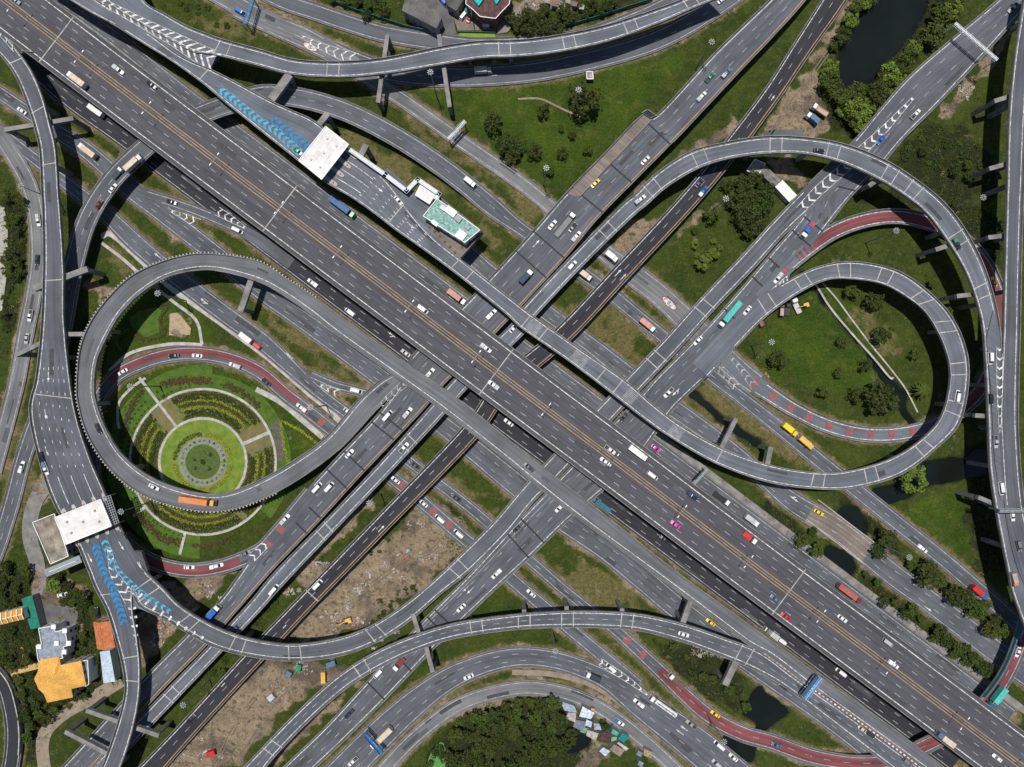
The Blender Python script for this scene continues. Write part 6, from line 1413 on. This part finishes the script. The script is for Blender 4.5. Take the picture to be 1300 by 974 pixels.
# ------------------------------------------------------------------ vehicles
PC = {'white':(.72,.72,.70,1),'silver':(.42,.43,.44,1),'grey':(.16,.165,.17,1),'black':(.012,.013,.016,1),'dark':(.03,.035,.042,1),'blue':(.01,.12,.45,1),'navy':(.012,.03,.075,1),'steel':(.08,.16,.26,1),
      'red':(.5,.02,.02,1),'maroon':(.16,.03,.03,1),'pink':(.75,.03,.32,1),'yellow':(.75,.52,.01,1),'orange':(.6,.2,.06,1),'green':(.02,.22,.10,1),'teal':(.07,.42,.36,1),'cream':(.56,.47,.36,1),'brick':(.35,.10,.07,1),'salmon':(.5,.24,.19,1),'amber':(.65,.38,.08,1),'tan':(.38,.31,.24,1),'deepteal':(.02,.12,.17,1),'brown':(.12,.07,.045,1),'cobalt':(.045,.12,.28,1),'lime':(.02,.36,.10,1)}
def paint(c):
    n = 'paint_' + c
    if n in MATS: return MATS[n]
    m, nt, b = newmat(n, .3, 0, .5); N, L = nt.nodes, nt.links; g = N.new('ShaderNodeNewGeometry'); t = N.new('ShaderNodeTexNoise'); t.inputs['Scale'].default_value = 1.5; L.new(g.outputs['Position'], t.inputs['Vector'])
    mx = N.new('ShaderNodeMix'); mx.data_type = 'RGBA'; mx.inputs[6].default_value = PC[c]; mx.inputs[7].default_value = tuple(v*.72 for v in PC[c][:3])+(1,); L.new(t.outputs[0], mx.inputs[0]); L.new(mx.outputs[2], b.inputs['Base Color'])
    b.inputs['Coat Weight'].default_value = .4; MATS[n] = m; return m
def sheet(c):
    return noisy('sheet_' + c, PC[c], tuple(v*.75 for v in PC[c][:3])+(1,), .6, .6, 5, scale3=4, f3=.12)
CGL = noisy('car_glass', (.012,.016,.02,1), (.02,.024,.03,1), 1, .1, spec=.7); TYRE = noisy('tyre', (.015,.015,.015,1), (.02,.02,.02,1), 3, .9); LAMP = plain('headlamp', (.6,.6,.58,1), .2); TAIL = plain('taillamp', (.4,.01,.01,1), .3)
def loft(mb, st, mat=0):
    """st: list of (x, halfwidth_bottom, halfwidth_top, z0, z1)"""
    R = []
    for x, wb, wt, z0, z1 in st:
        zm = z0 + (z1 - z0) * .6; R.append([(x,-wb,z0),(x,-wb*1.0,zm),(x,-wt,z1),(x,wt,z1),(x,wb*1.0,zm),(x,wb,z0)])
    for a, b in zip(R, R[1:]):
        for k in range(6): mb.quad([a[k], b[k], b[(k+1)%6], a[(k+1)%6]], None, mat)
    mb.quad(R[0][::-1][::-1], None, mat); mb.quad(R[-1][::-1], None, mat)
    # outward faces
VC = {}
def wheels(parts, xs_, w, r=.34, n=''):
    for x in xs_:
        for s_ in (-1, 1):
            m = MB(); m.tube((x, s_*(w-.22), r), (x, s_*(w+.0), r), r, r, 10); parts.append(('wheel', m, TYRE))
def mk_vehicle(kind, c, ln, c2):
    key = (kind, c, ln, c2)
    if key in VC: return VC[key]
    P = []; body = paint(c)
    if kind in ('car', 'van', 'pickup', 'suv'):
        h = ln/2; w = .92 if kind != 'van' else .98
        if kind == 'car':
            m = MB(); loft(m, [(-h,.62,.55,.35,.72),(-h+.15,.82,.74,.25,.86),(-h+.9,w,.82,.22,.92),(0,w,.84,.2,.92),(h-1.2,w,.82,.22,.90),(h-.35,.84,.72,.24,.76),(h,.6,.5,.34,.6)]); P.append(('body', m, body))
            m = MB(); loft(m, [(-h+.75,.74,.70,.88,.93),(-h+1.35,.74,.62,.9,1.3),(h-2.1,.74,.62,.9,1.32),(h-1.25,.76,.70,.86,.92)]); P.append(('window_glass', m, CGL))
            m = MB(); loft(m, [(-h+1.38,.6,.5,1.26,1.37),(-h+1.7,.63,.54,1.28,1.43),(h-2.5,.63,.54,1.28,1.44),(h-2.15,.6,.5,1.27,1.38)]); P.append(('roof', m, body)); wl = (-h+.85, h-.9)
        elif kind == 'suv' or kind == 'van':
            hh = 1.75 if kind == 'suv' else 2.05; fr = 1.15 if kind == 'suv' else .55
            m = MB(); loft(m, [(-h,.8,.72,.35,.95),(-h+.12,w,.86,.25,1.02),(0,w,.88,.22,1.05),(h-fr,w,.86,.22,1.03),(h-.3,.86,.74,.25,.86),(h,.66,.55,.35,.7)]); P.append(('body', m, body))
            m = MB(); loft(m, [(-h+.08,.82,.78,.98,1.05),(-h+.3,.82,.72,1.0,hh-.12),(h-fr-.9,.82,.72,1.0,hh-.1),(h-fr+.05,.82,.76,.98,1.05)]); P.append(('window_glass', m, CGL))
            m = MB(); loft(m, [(-h+.28,.7,.62,hh-.16,hh-.02),(-h+.6,.74,.66,hh-.14,hh+.04),(h-fr-1.2,.74,.66,hh-.14,hh+.04),(h-fr-.85,.7,.6,hh-.16,hh-.03)]); P.append(('roof', m, body)); wl = (-h+.9, h-.9)
        else:
            m = MB(); loft(m, [(-h+1.9,w,.86,.3,1.0),(h-1.3,w,.84,.25,1.0),(h-.35,.86,.74,.28,.84),(h,.62,.52,.36,.66)]); P.append(('body', m, body))
            m = MB(); m.box((-h+1.0, 0, .55), (2.0, 1.84, .3)); P.append(('bed_floor', m, sheet(c2 or 'dark')))
            m = MB()
            for s_ in (-1, 1): m.box((-h+1.0, s_*.87, .8), (2.0, .1, .45))
            m.box((-h+.05, 0, .8), (.1, 1.84, .45)); P.append(('bed_side', m, body))
            if c2 and c2 != 'dark': m = MB(); m.box((-h+1.0, 0, 1.15), (1.85, 1.6, .9)); P.append(('load', m, sheet(c2)))
            m = MB(); loft(m, [(-h+1.95,.74,.68,.96,1.02),(-h+2.15,.76,.64,.98,1.5),(h-2.2,.76,.64,.98,1.52),(h-1.3,.78,.72,.94,1.0)]); P.append(('window_glass', m, CGL))
            m = MB(); loft(m, [(-h+2.15,.62,.54,1.44,1.58),(-h+2.4,.66,.58,1.46,1.64),(h-2.5,.66,.58,1.46,1.64),(h-2.2,.62,.52,1.46,1.58)]); P.append(('roof', m, body)); wl = (-h+.95, h-.95)
        wheels(P, wl, w)
        m = MB()
        for s_ in (-1, 1): m = MB(); m.box((h-.12, s_*.56, .66), (.22, .34, .14)); P.append(('headlight', m, LAMP)); m = MB(); m.box((-h+.06, s_*.66, .78), (.1, .26, .16)); P.append(('tail_light', m, TAIL))
    else:
        h = ln/2; cab = 2.1 if ln > 6.5 else 1.7; w = 1.22 if ln > 6.5 else 1.02; ch = 2.9 if ln > 6.5 else 2.2; top = 3.6 if ln > 6.5 else 2.7
        if kind in ('semi', 'tank', 'carrier'): w, ch, top = 1.25, 3.0, 3.9
        cx_ = h - cab
        m = MB(); loft(m, [(cx_,w,w*.92,.5,ch),(h-.5,w,w*.9,.45,ch),(h-.08,w*.97,w*.85,.42,ch*.62),(h,w*.9,w*.8,.5,ch*.45)]); P.append(('cab', m, body))
        m = MB(); m.hull8([(h-.5,-w*.82,ch*.99),(h-.04,-w*.86,ch*.6),(h-.04,w*.86,ch*.6),(h-.5,w*.82,ch*.99),(h-.56,-w*.78,ch*1.012),(h+.015,-w*.82,ch*.66),(h+.015,w*.82,ch*.66),(h-.56,w*.78,ch*1.012)]); P.append(('windscreen', m, CGL))
        gap = .25 if kind not in ('semi', 'tank', 'carrier') else .9
        x0, x1 = -h, cx_ - gap
        m = MB(); m.box(((x0 + cx_)/2, 0, .8), (cx_ - x0 + .2, .9, .3)); P.append(('chassis', m, METAL_D))
        if kind in ('box', 'semi'):
            m = MB(); m.box(((x0+x1)/2, 0, (1.05+top)/2), (x1-x0, w*2, top-1.05)); P.append(('cargo_box', m, sheet(c2 or c)))
            m = MB(); n = int((x1-x0)//1.1)
            for k in range(n+1): m.box((x0 + .1 + (x1-x0-.2)*k/max(1,n), 0, top+.03), (.09, w*1.96, .06))
            for s_ in (-1, 1): m.box(((x0+x1)/2, s_*(w-.06), top+.03), (x1-x0-.05, .1, .07))
            P.append(('roof_rib', m, sheet(c2 or c)))
        elif kind == 'tank':
            m = MB(); m.tube((x0, 0, 2.15), (x1, 0, 2.15), 1.15, 1.15, 14); P.append(('tank', m, sheet(c2 or 'white'))); m = MB(); m.box(((x0+x1)/2, 0, 3.35), (x1-x0-1, .6, .12)); P.append(('catwalk', m, METAL))
            for k in range(3): m = MB(); m.tube((x0+(x1-x0)*(k+.5)/3, 0, 3.2), (x0+(x1-x0)*(k+.5)/3, 0, 3.5), .35, .35, 8); P.append(('hatch', m, METAL_D))
        elif kind in ('flat', 'carrier'):
            m = MB(); m.box(((x0+x1)/2, 0, 1.1), (x1-x0, w*2, .25)); P.append(('bed', m, sheet(c2 or 'grey'))); m = MB(); m.box((x1-.05, 0, 1.9), (.12, w*1.9, 1.5)); P.append(('headboard', m, METAL_D))
            if kind == 'carrier':
                for k in range(2):
                    xx = x0 + (x1-x0)*(k+.5)/2; m = MB(); m.box((xx, 0, 1.7), ((x1-x0)*.4, w*1.7, 1.0)); P.append(('load', m, sheet('blue' if k else 'red')))
                m = MB()
                for k in range(4): m.box((x0+.3+k*.9, 0, 2.3), (.1, w*2, .12))
                P.append(('rack', m, METAL))
        elif kind == 'dump':
            zt = 2.7; m = MB(); m.box(((x0+x1)/2, 0, 1.3), (x1-x0, w*2, .2)); 
            for s_ in (-1, 1): m.box(((x0+x1)/2, s_*(w-.07), 1.95), (x1-x0, .14, 1.3))
            for x in (x0+.07, x1-.07): m.box((x, 0, 1.95), (.14, w*2-.3, 1.3))
            P.append(('tipper_body', m, sheet(c2 or 'orange'))); m = MB(); m.box(((x0+x1)/2, 0, 2.1), (x1-x0-.35, w*2-.4, .5)); P.append(('load', m, sheet('tan' if c2 != 'dark' else 'dark')))
        wl = [h - 1.0, x0 + 1.0] + ([x0 + 2.3] if ln > 8 else []) + ([cx_ - .6, cx_ - 1.6] if ln > 11 else []); wheels(P, wl, w, .48)
        for s_ in (-1, 1): m = MB(); m.box((h+.02, s_*w*.7, .75), (.08, .35, .2)); P.append(('headlight', m, LAMP)); m = MB(); m.box((cx_+cab*.75, s_*(w+.16), ch*.75), (.12, .2, .55)); P.append(('mirror', m, METAL_D))
    out = []
    for nm, m, mat in P:
        me = m.mesh(nm, mat); b = bmesh.new(); b.from_mesh(me); bmesh.ops.recalc_face_normals(b, faces=b.faces); b.to_mesh(me); b.free(); out.append((nm, me))
    VC[key] = out; return out
DIR = {'F1':-1,'GA':-1,'GB':-1,'LC':-1,'LX':-1,'B4':-1,'K':-1,'R1':-1}
LEN = {'car':4.9,'suv':5.0,'van':5.4,'pickup':5.6}
NAME = {'car':('car','car'),'suv':('car','car'),'van':('van','van'),'pickup':('pickup_truck','pickup'),'box':('box_truck','truck'),'semi':('articulated_truck','truck'),'tank':('tanker_truck','truck'),'flat':('flatbed_truck','truck'),'carrier':('car_carrier_truck','truck'),'dump':('dump_truck','truck')}
def veh(t, x, y, road_, kind, c, label, ln=None, c2=None, ang=None, rev=1, lift=None):
    q = Q(t, x, y); ln = ln or LEN[kind]
    if road_:
        r = ROADS[road_]; s = s_at(r, *q); z = float(np.interp(s, r.s, r.Z)); X, Y = W(*q, z + .9); i, lat, al = nearest(r, X, Y)
        d = DIR.get(road_, 1) if road_ != 'M' else (1 if lat < 0 else -1); d *= rev
        a = math.atan2(r.T[i][1]*d, r.T[i][0]*d); z += r.dz; hw = r.w[i]/2 - 1.6
        if abs(lat) > hw: X -= r.N[i][0]*(lat - math.copysign(hw, lat)); Y -= r.N[i][1]*(lat - math.copysign(hw, lat))
    else: X, Y = W(*q, (lift or 0) + .8); z = lift if lift is not None else max(gz(X, Y), .04); a = R_(ang or 0)
    root = empty(NAME[kind][0], (X, Y, z), a); tag(root, label, NAME[kind][1])
    for nm, me in mk_vehicle(kind, c, ln, c2): link(nm, me, root)
    return root
V = [
(1,585,345,'M','pickup','white','white pickup alone near the top left of the main highway',None,'silver'),(1,750,420,'M','car','black','black car following the white pickup at the top left of the main highway'),(1,387,400,'M','box','white','cream box truck hugging the lower edge of the main highway',9.6,'cream'),
(1,75,0,'M','car','steel','blue car cut by the top edge on the main highway'),(1,480,552,'F1','box','white','white box truck on the frontage road at top left',8.6,'white'),(1,440,750,'GA','box','white','truck with white and red cab and cream box on the diagonal ground road',9.6,'cream'),
(1,107,548,'GA','car','white','white car with blue bonnet stripe near the left edge ground road'),(1,585,858,'ARC','flat','white','small flatbed truck with white cab on the dark rising road',6.2,'dark'),(1,672,815,'ARC','box','white','cream box truck beside the highway on the dark rising road',9.6,'cream'),(1,575,945,'ARC','car','white','white car behind the flatbed truck on the dark rising road'),
(1,1190,60,'G4','van','blue','bright blue van at the top left ground road'),(2,207,748,'T','car','green','dark green car entering the upper toll plaza'),(2,560,262,'G4','car','silver','silver car beside the chevrons at the top'),(2,1060,905,'ARC','box','white','small white box truck on the curved road above the control building',6.0,'white'),(2,1125,355,'CV','box','silver','grey box truck in the shade under the top overpass',8.2,'silver'),
(6,720,35,'T','car','silver','silver car parked at the edge of the upper toll lanes'),(3,980,382,'B1','pickup','green','dark green pickup on the top flyover',None,'dark'),(3,1060,362,'B1','pickup','steel','blue grey pickup near the orange line on the top flyover',None,'silver'),(3,938,478,'B1','pickup','white','white pickup behind the dark green pickup on the top flyover',None,'silver'),
(3,660,793,'B1','car','white','white car beside the orange line near the flyover shoulder wall'),(3,413,907,'B1','car','yellow','bright yellow taxi on the upper flyover'),(3,925,905,'B3','car','navy','dark blue car on the new asphalt flyover at upper right'),(3,945,948,'B3','pickup','blue','blue and white pickup on the new asphalt flyover',None,'white'),(3,1040,0,'CV','car','white','white car at the end of the top curved road'),
(4,578,692,'B4','car','blue','bright blue car beside the long chevron strip'),(4,750,565,'B4','pickup','white','white pickup with dark bed on the wide flyover below the gantry',None,'dark',None,-1),(4,1232,38,'B4','pickup','silver','silver pickup at the top right corner',None,'dark'),(4,272,745,'B2','car','black','black car on the top of the outer loop'),
(5,490,75,'ARC','car','maroon','dark red car on the dark rising road left of the garden'),(5,850,65,'EX','car','black','black car on the slip road beside the striped nose'),(5,1175,205,'EX','van','white','white van joining the frontage road'),(5,190,155,'W1','pickup','white','topmost white pickup on the pale left road',None,'silver'),(5,183,350,'W1','car','dark','dark car on the pale left road'),(5,150,627,'W1','pickup','white','white pickup with dark bed on the pale left road',None,'dark'),(5,132,740,'W1','car','silver','silver blue car lowest on the pale left road'),
(5,1212,745,'GB','box','white','white and red coach-like truck on the lower diagonal road',7.0,'white'),(5,1258,785,'GB','van','red','red van following the white truck on the lower diagonal road'),(5,607,905,'R1','car','white','white car entering the red slip road curve'),(5,860,825,'R1','car','black','black car at the top of the red slip road curve'),(5,975,825,'R1','car','white','white car right of the black car on the red curve'),(5,1160,878,'R1','pickup','white','white pickup on the right half of the red curve',None,'silver'),
(6,430,95,'F2','semi','lime','long truck with blue container and green cab',14.0,'cobalt'),(6,995,537,'F2','semi','maroon','truck with dull pink container sliding under the flyovers',10.0,'salmon'),(6,825,595,'M','van','white','white van near the centre line of the main highway above the crossing'),(6,1137,787,'M','pickup','white','white pickup above the crossing on the main highway',None,'silver'),(6,280,465,'F1','pickup','white','white pickup on the frontage road above the left loop arm',None,'white'),(6,465,610,'F1','van','white','white van on the frontage road beside the loop arm'),(6,740,812,'F1','car','silver','silver car where the frontage road dives under the flyovers'),
(6,1165,620,'B1','pickup','white','white pickup in the gap between highway and toll viaduct on the wide flyover',None,'white'),(6,1275,690,'B2','car','silver','silver car in the gap between highway and toll viaduct on the narrow flyover'),(6,860,912,'B1','pickup','white','white pickup just below the main highway on the wide flyover',None,'silver'),(6,50,955,'R1','car','black','black car at the right end of the red curve'),
(7,262,178,'B1','flat','white','long grey flatbed truck with white cab on the upper flyover',13.0,'grey'),(7,200,177,'B1','car','white','white car left of the long flatbed truck'),(7,300,190,'B1','car','black','black car right of the long flatbed truck'),(7,318,235,'B1','pickup','white','white pickup half over the orange line behind the black car',None,'silver'),(7,70,435,'B1','box','white','truck with navy blue box and white cab on the upper flyover',7.6,'navy'),
(7,298,378,'B2','suv','white','white car on the narrow flyover beside the cream truck'),(7,635,52,'B2','pickup','white','white pickup at the start of the outer loop',None,'silver'),(7,492,338,'G4','box','white','white box truck on the pale ground road between the flyovers',6.6,'white'),(7,362,430,'ARC','box','cream','cream box truck between the two narrow flyovers',6.8,'cream'),(7,668,675,'ARC','box','white','truck with salmon pink box on the ground road',8.4,'salmon'),(7,905,735,'B4','car','white','white car behind the teal truck on the wide flyover'),(7,1072,622,'B4','semi','white','long truck with mint teal box and white cab',14.0,'teal'),(7,1165,600,'B4','car','white','white car right of the mint teal truck'),
(8,212,205,'B4','carrier','white','car carrier with blue and red load on the wide flyover',8.6,'blue'),(8,70,440,'B4','pickup','white','white pickup between the red blocks near the loop',None,'silver'),(8,955,272,'B2','pickup','dark','dark green pickup on the right side of the outer loop',None,'green'),(8,1137,460,'RG','car','yellow','yellow car on the red ring at the right'),(8,1120,838,'B2','van','white','white van on the merged viaduct beside the arrow chevrons'),
(9,485,250,'LX','car','dark','dark car on the left side of the garden loop'),(9,760,540,'LX','car','white','white car ahead of the orange container on the garden loop',None,None,None,1),(9,985,606,'LX','semi','amber','orange container truck with yellow cab on the garden loop',15.5,'orange'),(9,205,392,'L','car','black','black car stopped at the left shoulder before the left toll'),(9,225,450,'L','pickup','white','white and blue pickup at the shoulder before the left toll',None,'steel'),(9,108,440,'ARC','pickup','white','white pickup on the dark road at the left edge',None,'white'),
(9,1208,852,'R1','car','grey','grey car where the lower red curve leaves the flyover'),(9,935,937,'R1','car','white','white car on the lower red curve'),(9,1072,930,'R1','pickup','white','white pickup right of the white car on the lower red curve',6.2,'white'),
(10,650,187,'B1','van','white','white van highest of the pair right of the chevrons on the wide flyover',5.8),(10,750,172,'B1','pickup','white','white pickup near the orange line below the loop arm',None,'silver'),(10,462,375,'B1','car','white','white car at the middle of the wide left flyover'),(10,302,543,'B1','van','white','left one of two white vans side by side on the wide flyover',5.6),(10,362,540,'B1','van','white','right one of two white vans side by side on the wide flyover',5.4),(10,140,697,'B1','pickup','white','white pickup heading for the red blocks exit',None,'silver'),
(10,732,345,'B2','pickup','white','white pickup with dark tail on the narrow left flyover',None,'dark'),(10,785,430,'GB','car','dark','dark car seen between the narrow and the new flyover'),(10,690,505,'R1','car','white','white car between the flyovers on the slip road with red blocks'),(10,990,592,'GB','car','dark','dark car on the lower diagonal road right of the new flyover'),(10,828,620,'R1','car','white','first white car right of the new flyover on the block marked road'),(10,910,697,'R1','van','white','white van between the red blocks below the new flyover'),(10,1003,770,'R1','van','white','white van nearest the narrow ramp on the block marked road'),
(10,225,147,'R1','pickup','white','white pickup below the end of the red curve',None,'white'),(10,497,63,'EY','van','white','white van on the small slip road left of the flyovers',5.8),(10,455,165,'GB','van','white','white van about to pass under the garden loop ramp',4.6),(10,1175,35,'M','pickup','white','white pickup at the crossing centre on the lower half of the main highway',None,'silver'),(10,1250,220,'F1','car','white','white car in the dark gap below the main highway'),
(11,775,72,'B4','pickup','white','white pickup with dark bed at the merge of the wide right flyover',None,'dark'),(11,545,185,'B4','car','dark','dark car in the gap between highway and toll viaduct'),(11,83,440,'LX','pickup','dark','dark pickup on the long loop arm at the crossing',None,'dark'),(11,25,745,'B4','car','dark','dark car on the wide flyover below the loop arm'),(11,235,643,'B4','car','white','white car just below the loop arm on the wide flyover'),
(11,435,620,'F1','semi','deepteal','long deep teal truck in the shade below the main highway',11.0,'deepteal'),(11,755,797,'F1','car','black','black car deep in the shade on the lower frontage road'),(11,485,355,'M','pickup','white','white pickup with dark tail right of the orange lines',None,'dark'),(11,460,412,'M','car','white','white car left of the orange lines below the crossing'),(11,622,370,'M','box','white','big white box truck on the right edge of the main highway',9.6,'white'),(11,695,483,'M','van','white','small white van below the big white box truck'),
(11,893,583,'M','pickup','navy','dark blue pickup at the right edge of the main highway',None,'navy'),(11,808,725,'M','car','pink','vivid pink car on the main highway'),(11,710,347,'F2','car','pink','pale pink car on the frontage road beside the big white truck'),(11,1175,790,'M','flat','white','white truck with red load on the main highway',6.6,'red'),(11,1035,595,'F2','flat','white','dark loaded truck with white cab on the right frontage road',8.6,'black'),(11,1182,702,'F2','box','white','light grey box truck on the right frontage road',7.6,'silver'),
(12,122,255,'ARC','semi','yellow','bright yellow truck hauling on the two-lane right road',8.2,'yellow'),(12,202,320,'ARC','box','amber','amber box truck right behind the bright yellow truck',8.2,'amber'),(12,957,90,'T','van','white','white van on the right end of the inner loop'),(12,1125,105,'B2','car','black','black car on the merged right viaduct by the chevrons'),(12,1147,315,'B2','pickup','silver','silver pickup below the black car on the merged right viaduct',None,'dark'),(12,1173,547,'B2','van','white','white van above the grey truss gantry',5.8),
(12,1230,682,'FR','car','white','white car just under the grey truss gantry'),(12,1262,832,'FR','suv','grey','grey car near the right edge below the gantry'),(12,270,665,'N3','car','yellow','yellow car on the brown canal bridge'),(12,782,845,'ARC','pickup','white','white and blue pickup on the lower right two-lane road',None,'white'),
(13,1062,202,'B1','box','white','blue striped truck with white cab on the lower left flyover',7.4,'blue'),(13,945,735,'B3','car','black','black car on the new asphalt flyover at the bottom left'),(13,1168,285,'B2','car','navy','dark blue car under the ramp at lower left'),(14,88,97,'B2','van','white','white van on the narrow flyover left of the building site',5.8),(14,305,72,'B3','van','white','white van on the new asphalt flyover by the building site',5.4),(14,1015,187,'B4','car','white','white car above the arched overpass on the wide flyover'),(14,1190,18,'B4','pickup','white','white pickup near the ramp on the wide lower flyover',None,'white'),
(14,602,510,'B4','van','white','white van below the arched overpass on the wide flyover'),(14,708,462,'B4','flat','white','crane truck with white cab and dark red deck',6.6,'maroon'),(14,460,712,'B4','pickup','navy','blue nosed dark pickup on the wide flyover at the bottom',None,'dark'),(14,1052,527,'K','car','white','white and teal car on the bottom curved road'),(14,622,820,'K','semi','white','long cream trailer truck passing the blue gantry',13.0,'cream'),(14,480,945,'K','pickup','white','white pickup with black bed at the bottom edge',5.8,'dark'),
(15,95,115,'R1','car','white','white car on the slip road above the arched overpass'),(15,850,318,'C1','car','white','white car on top of the arched overpass'),(15,985,255,'GA','car','yellow','yellow car in the shade between two ramps'),(15,1268,305,'F1','box','white','white truck at the lower frontage road in the shade',6.0,'silver'),(15,820,540,'GB','flat','white','truck with white cab and dark trailer on the red road',9.5,'brown'),(15,1022,688,'GB','car','yellow','yellow taxi on the red road at the bottom'),
(15,400,522,'K','dump','white','dump truck with dark bed and white cab on the bottom curve',7.4,'dark'),(15,490,482,'R1','van','white','white van beside the painted nose at the bottom'),(15,755,650,'K','tank','white','long white tanker truck on the bottom road',14.5,'white'),(15,627,657,'K','pickup','white','white pickup left of the long tanker',None,'white'),(15,887,762,'K','pickup','tan','beige pickup with dark tail below the tanker',None,'dark'),(15,1025,865,'K','van','white','white van third from the bottom on the bottom road',5.8),(15,1095,927,'K','car','white','white car at the right side of the bottom road'),(15,1012,955,'K','suv','silver','silver car at the bottom edge of the bottom road'),
(15,530,750,'K2','pickup','white','white and blue truck beside the shanties on the side road',None,'blue'),(16,55,142,'M','car','steel','steel blue car on the lower half of the main highway'),(16,107,230,'M','car','red','crimson car at the lower edge of the main highway'),(16,388,240,'M','car','white','white car below the long dark red container truck'),(16,612,358,'M','van','silver','silver van near the right edge of the main highway'),(16,640,466,'M','pickup','white','white pickup near the orange lines at lower right',None,'white'),(16,887,828,'M','box','steel','cream box truck with steel blue cab at the lower right highway edge',8.6,'cream'),
(16,1155,930,'M','car','white','last white car at the bottom right of the main highway'),(16,32,312,'F1','box','grey','grey box truck in the shade at the lower frontage road',6.6,'silver'),(16,82,348,'F1','van','white','white van right behind the grey box truck in the shade'),(16,415,110,'F2','semi','maroon','long brick red container truck on the right frontage road',13.0,'brick'),(16,380,505,'F1','van','white','white van half hidden under the lower highway edge'),(16,97,575,'GA','car','black','black car on the shaded ground road beside the arched ramp'),
(16,490,788,'C1','car','cream','cream car on the lower right ramp inside the red white kerb'),(16,532,808,'C1','car','dark','dark car right behind the cream car'),(16,62,865,'GB','car','steel','steel blue car on the red road at the bottom'),(16,712,950,'C1','suv','grey','grey car at the bottom edge on the merged ramp'),(16,1052,103,'ARC','box','blue','bright red box truck with blue cab',8.0,'red'),(16,1257,405,'GB','car','white','white car on the red road at the right edge'),(16,1270,310,'GB','suv','grey','grey car highest on the right red road'),(16,1140,622,'GB','semi','deepteal','mint green long truck on the red road at lower right',11.0,'teal'),
(16,1225,45,'B2','box','orange','orange and white truck on the far right ramp',6.2,'tan'),
]
OBJ = {}
for v in V: veh(*v)
veh(4,232,590,None,'box','white','blue and white truck parked on the dirt lot',6.6,'steel',ang=140)
veh(4,270,550,None,'dump','white','parked truck with orange tipper body on the dirt lot',8.2,'orange',ang=145)
veh(8,84,600,None,'dump','brown','brown truck parked under the edge of the inner loop',5.6,'brown',ang=85); veh(8,115,595,None,'flat','dark','dark truck parked beside the brown truck in the loop',5.8,'dark',ang=85); veh(8,157,578,None,'flat','white','white flatbed parked at the right of the loop trucks',7.6,'silver',ang=115)
veh(13,308,122,None,'car','white','white car parked in the grey parking yard',ang=15); veh(13,480,210,None,'car','black','black car parked above the terracotta house',ang=100); veh(2,1030,75,None,'van','white','white van parked in the village yard',ang=50); veh(2,1056,92,None,'car','red','red car parked beside the white village van',4.0,ang=60); veh(2,928,10,None,'van','blue','blue van parked in the village lane',ang=-50)
# excavators
def digger(t, x, y, ang, label, s=1.0):
    X, Y = TW(t, x, y, 1); o = empty('excavator', (X, Y, gz(X, Y)), R_(ang)); o.scale = (s, s, s); tag(o, label, 'excavator'); Yl = sheet('amber')
    for q in (-1, 1): m = MB(); m.box((0, q*1.1, .45), (3.6, .55, .8)); m.build('track', TYRE, o)
    m = MB(); m.box((-.4, 0, 1.5), (2.8, 2.3, 1.1)); m.build('body', Yl, o); m = MB(); m.box((.5, .65, 2.1), (1.3, 1.0, 1.3), taper=.85); m.build('cab', CGL, o)
    m = MB(); m.bar((.8, -.2, 1.8), (3.6, -.2, 3.6), .4, .5); m.bar((3.6, -.2, 3.6), (5.4, -.2, 1.6), .35, .4); m.build('boom', Yl, o); m = MB(); m.box((5.5, -.2, .9), (.9, 1.1, .9), taper=.7); m.build('bucket', METAL_D, o)
digger(14,455,248,200,'yellow excavator with its boom stretched on the building site'); digger(8,205,576,200,'yellow excavator parked in the right loop beside the trucks', .85)
def skip_box(t, x, y, ang, c, label, sz):
    X, Y = TW(t, x, y, 1); o = empty('container', (X, Y, gz(X, Y)), R_(ang)); tag(o, label, 'container'); m = MB(); m.box((0, 0, sz[2]/2+.1), sz); m.build('box', sheet(c), o)
    m = MB(); n = int(sz[0]//.6)
    for k in range(n+1): m.box((-sz[0]/2+.05+(sz[0]-.1)*k/n, 0, sz[2]+.13), (.1, sz[1]*.98, .07))
    m.build('rib', sheet(c), o); m = MB()
    for q in (-1, 1): m.box((sz[0]/2+.02, q*sz[1]/4, sz[2]/2+.1), (.06, sz[1]*.44, sz[2]*.9))
    m.build('door', sheet(c), o)
skip_box(14,335,528,92,'amber','orange yellow container standing on the lower building site',(5.0,2.0,2.2)); skip_box(14,163,512,60,'steel','pale blue container on the lower building site',(2.6,2.4,2.2)); skip_box(14,212,482,75,'green','green container near the ramp on the lower building site',(3.0,2.2,2.2))
skip_box(14,78,625,40,'silver','pale grey container at the left of the lower building site',(3.0,2.6,2.2)); skip_box(13,1043,908,20,'red','red container in the dirt at bottom left',(4.0,2.4,2.2)); skip_box(14,372,462,20,'steel','blue grey container among the scrap below the narrow ramp',(4.2,2.2,2.2)); skip_box(13,835,70,0,'grey','grey container under the ramp near the lower red curve',(6.0,3.0,2.5))
reparent_all()
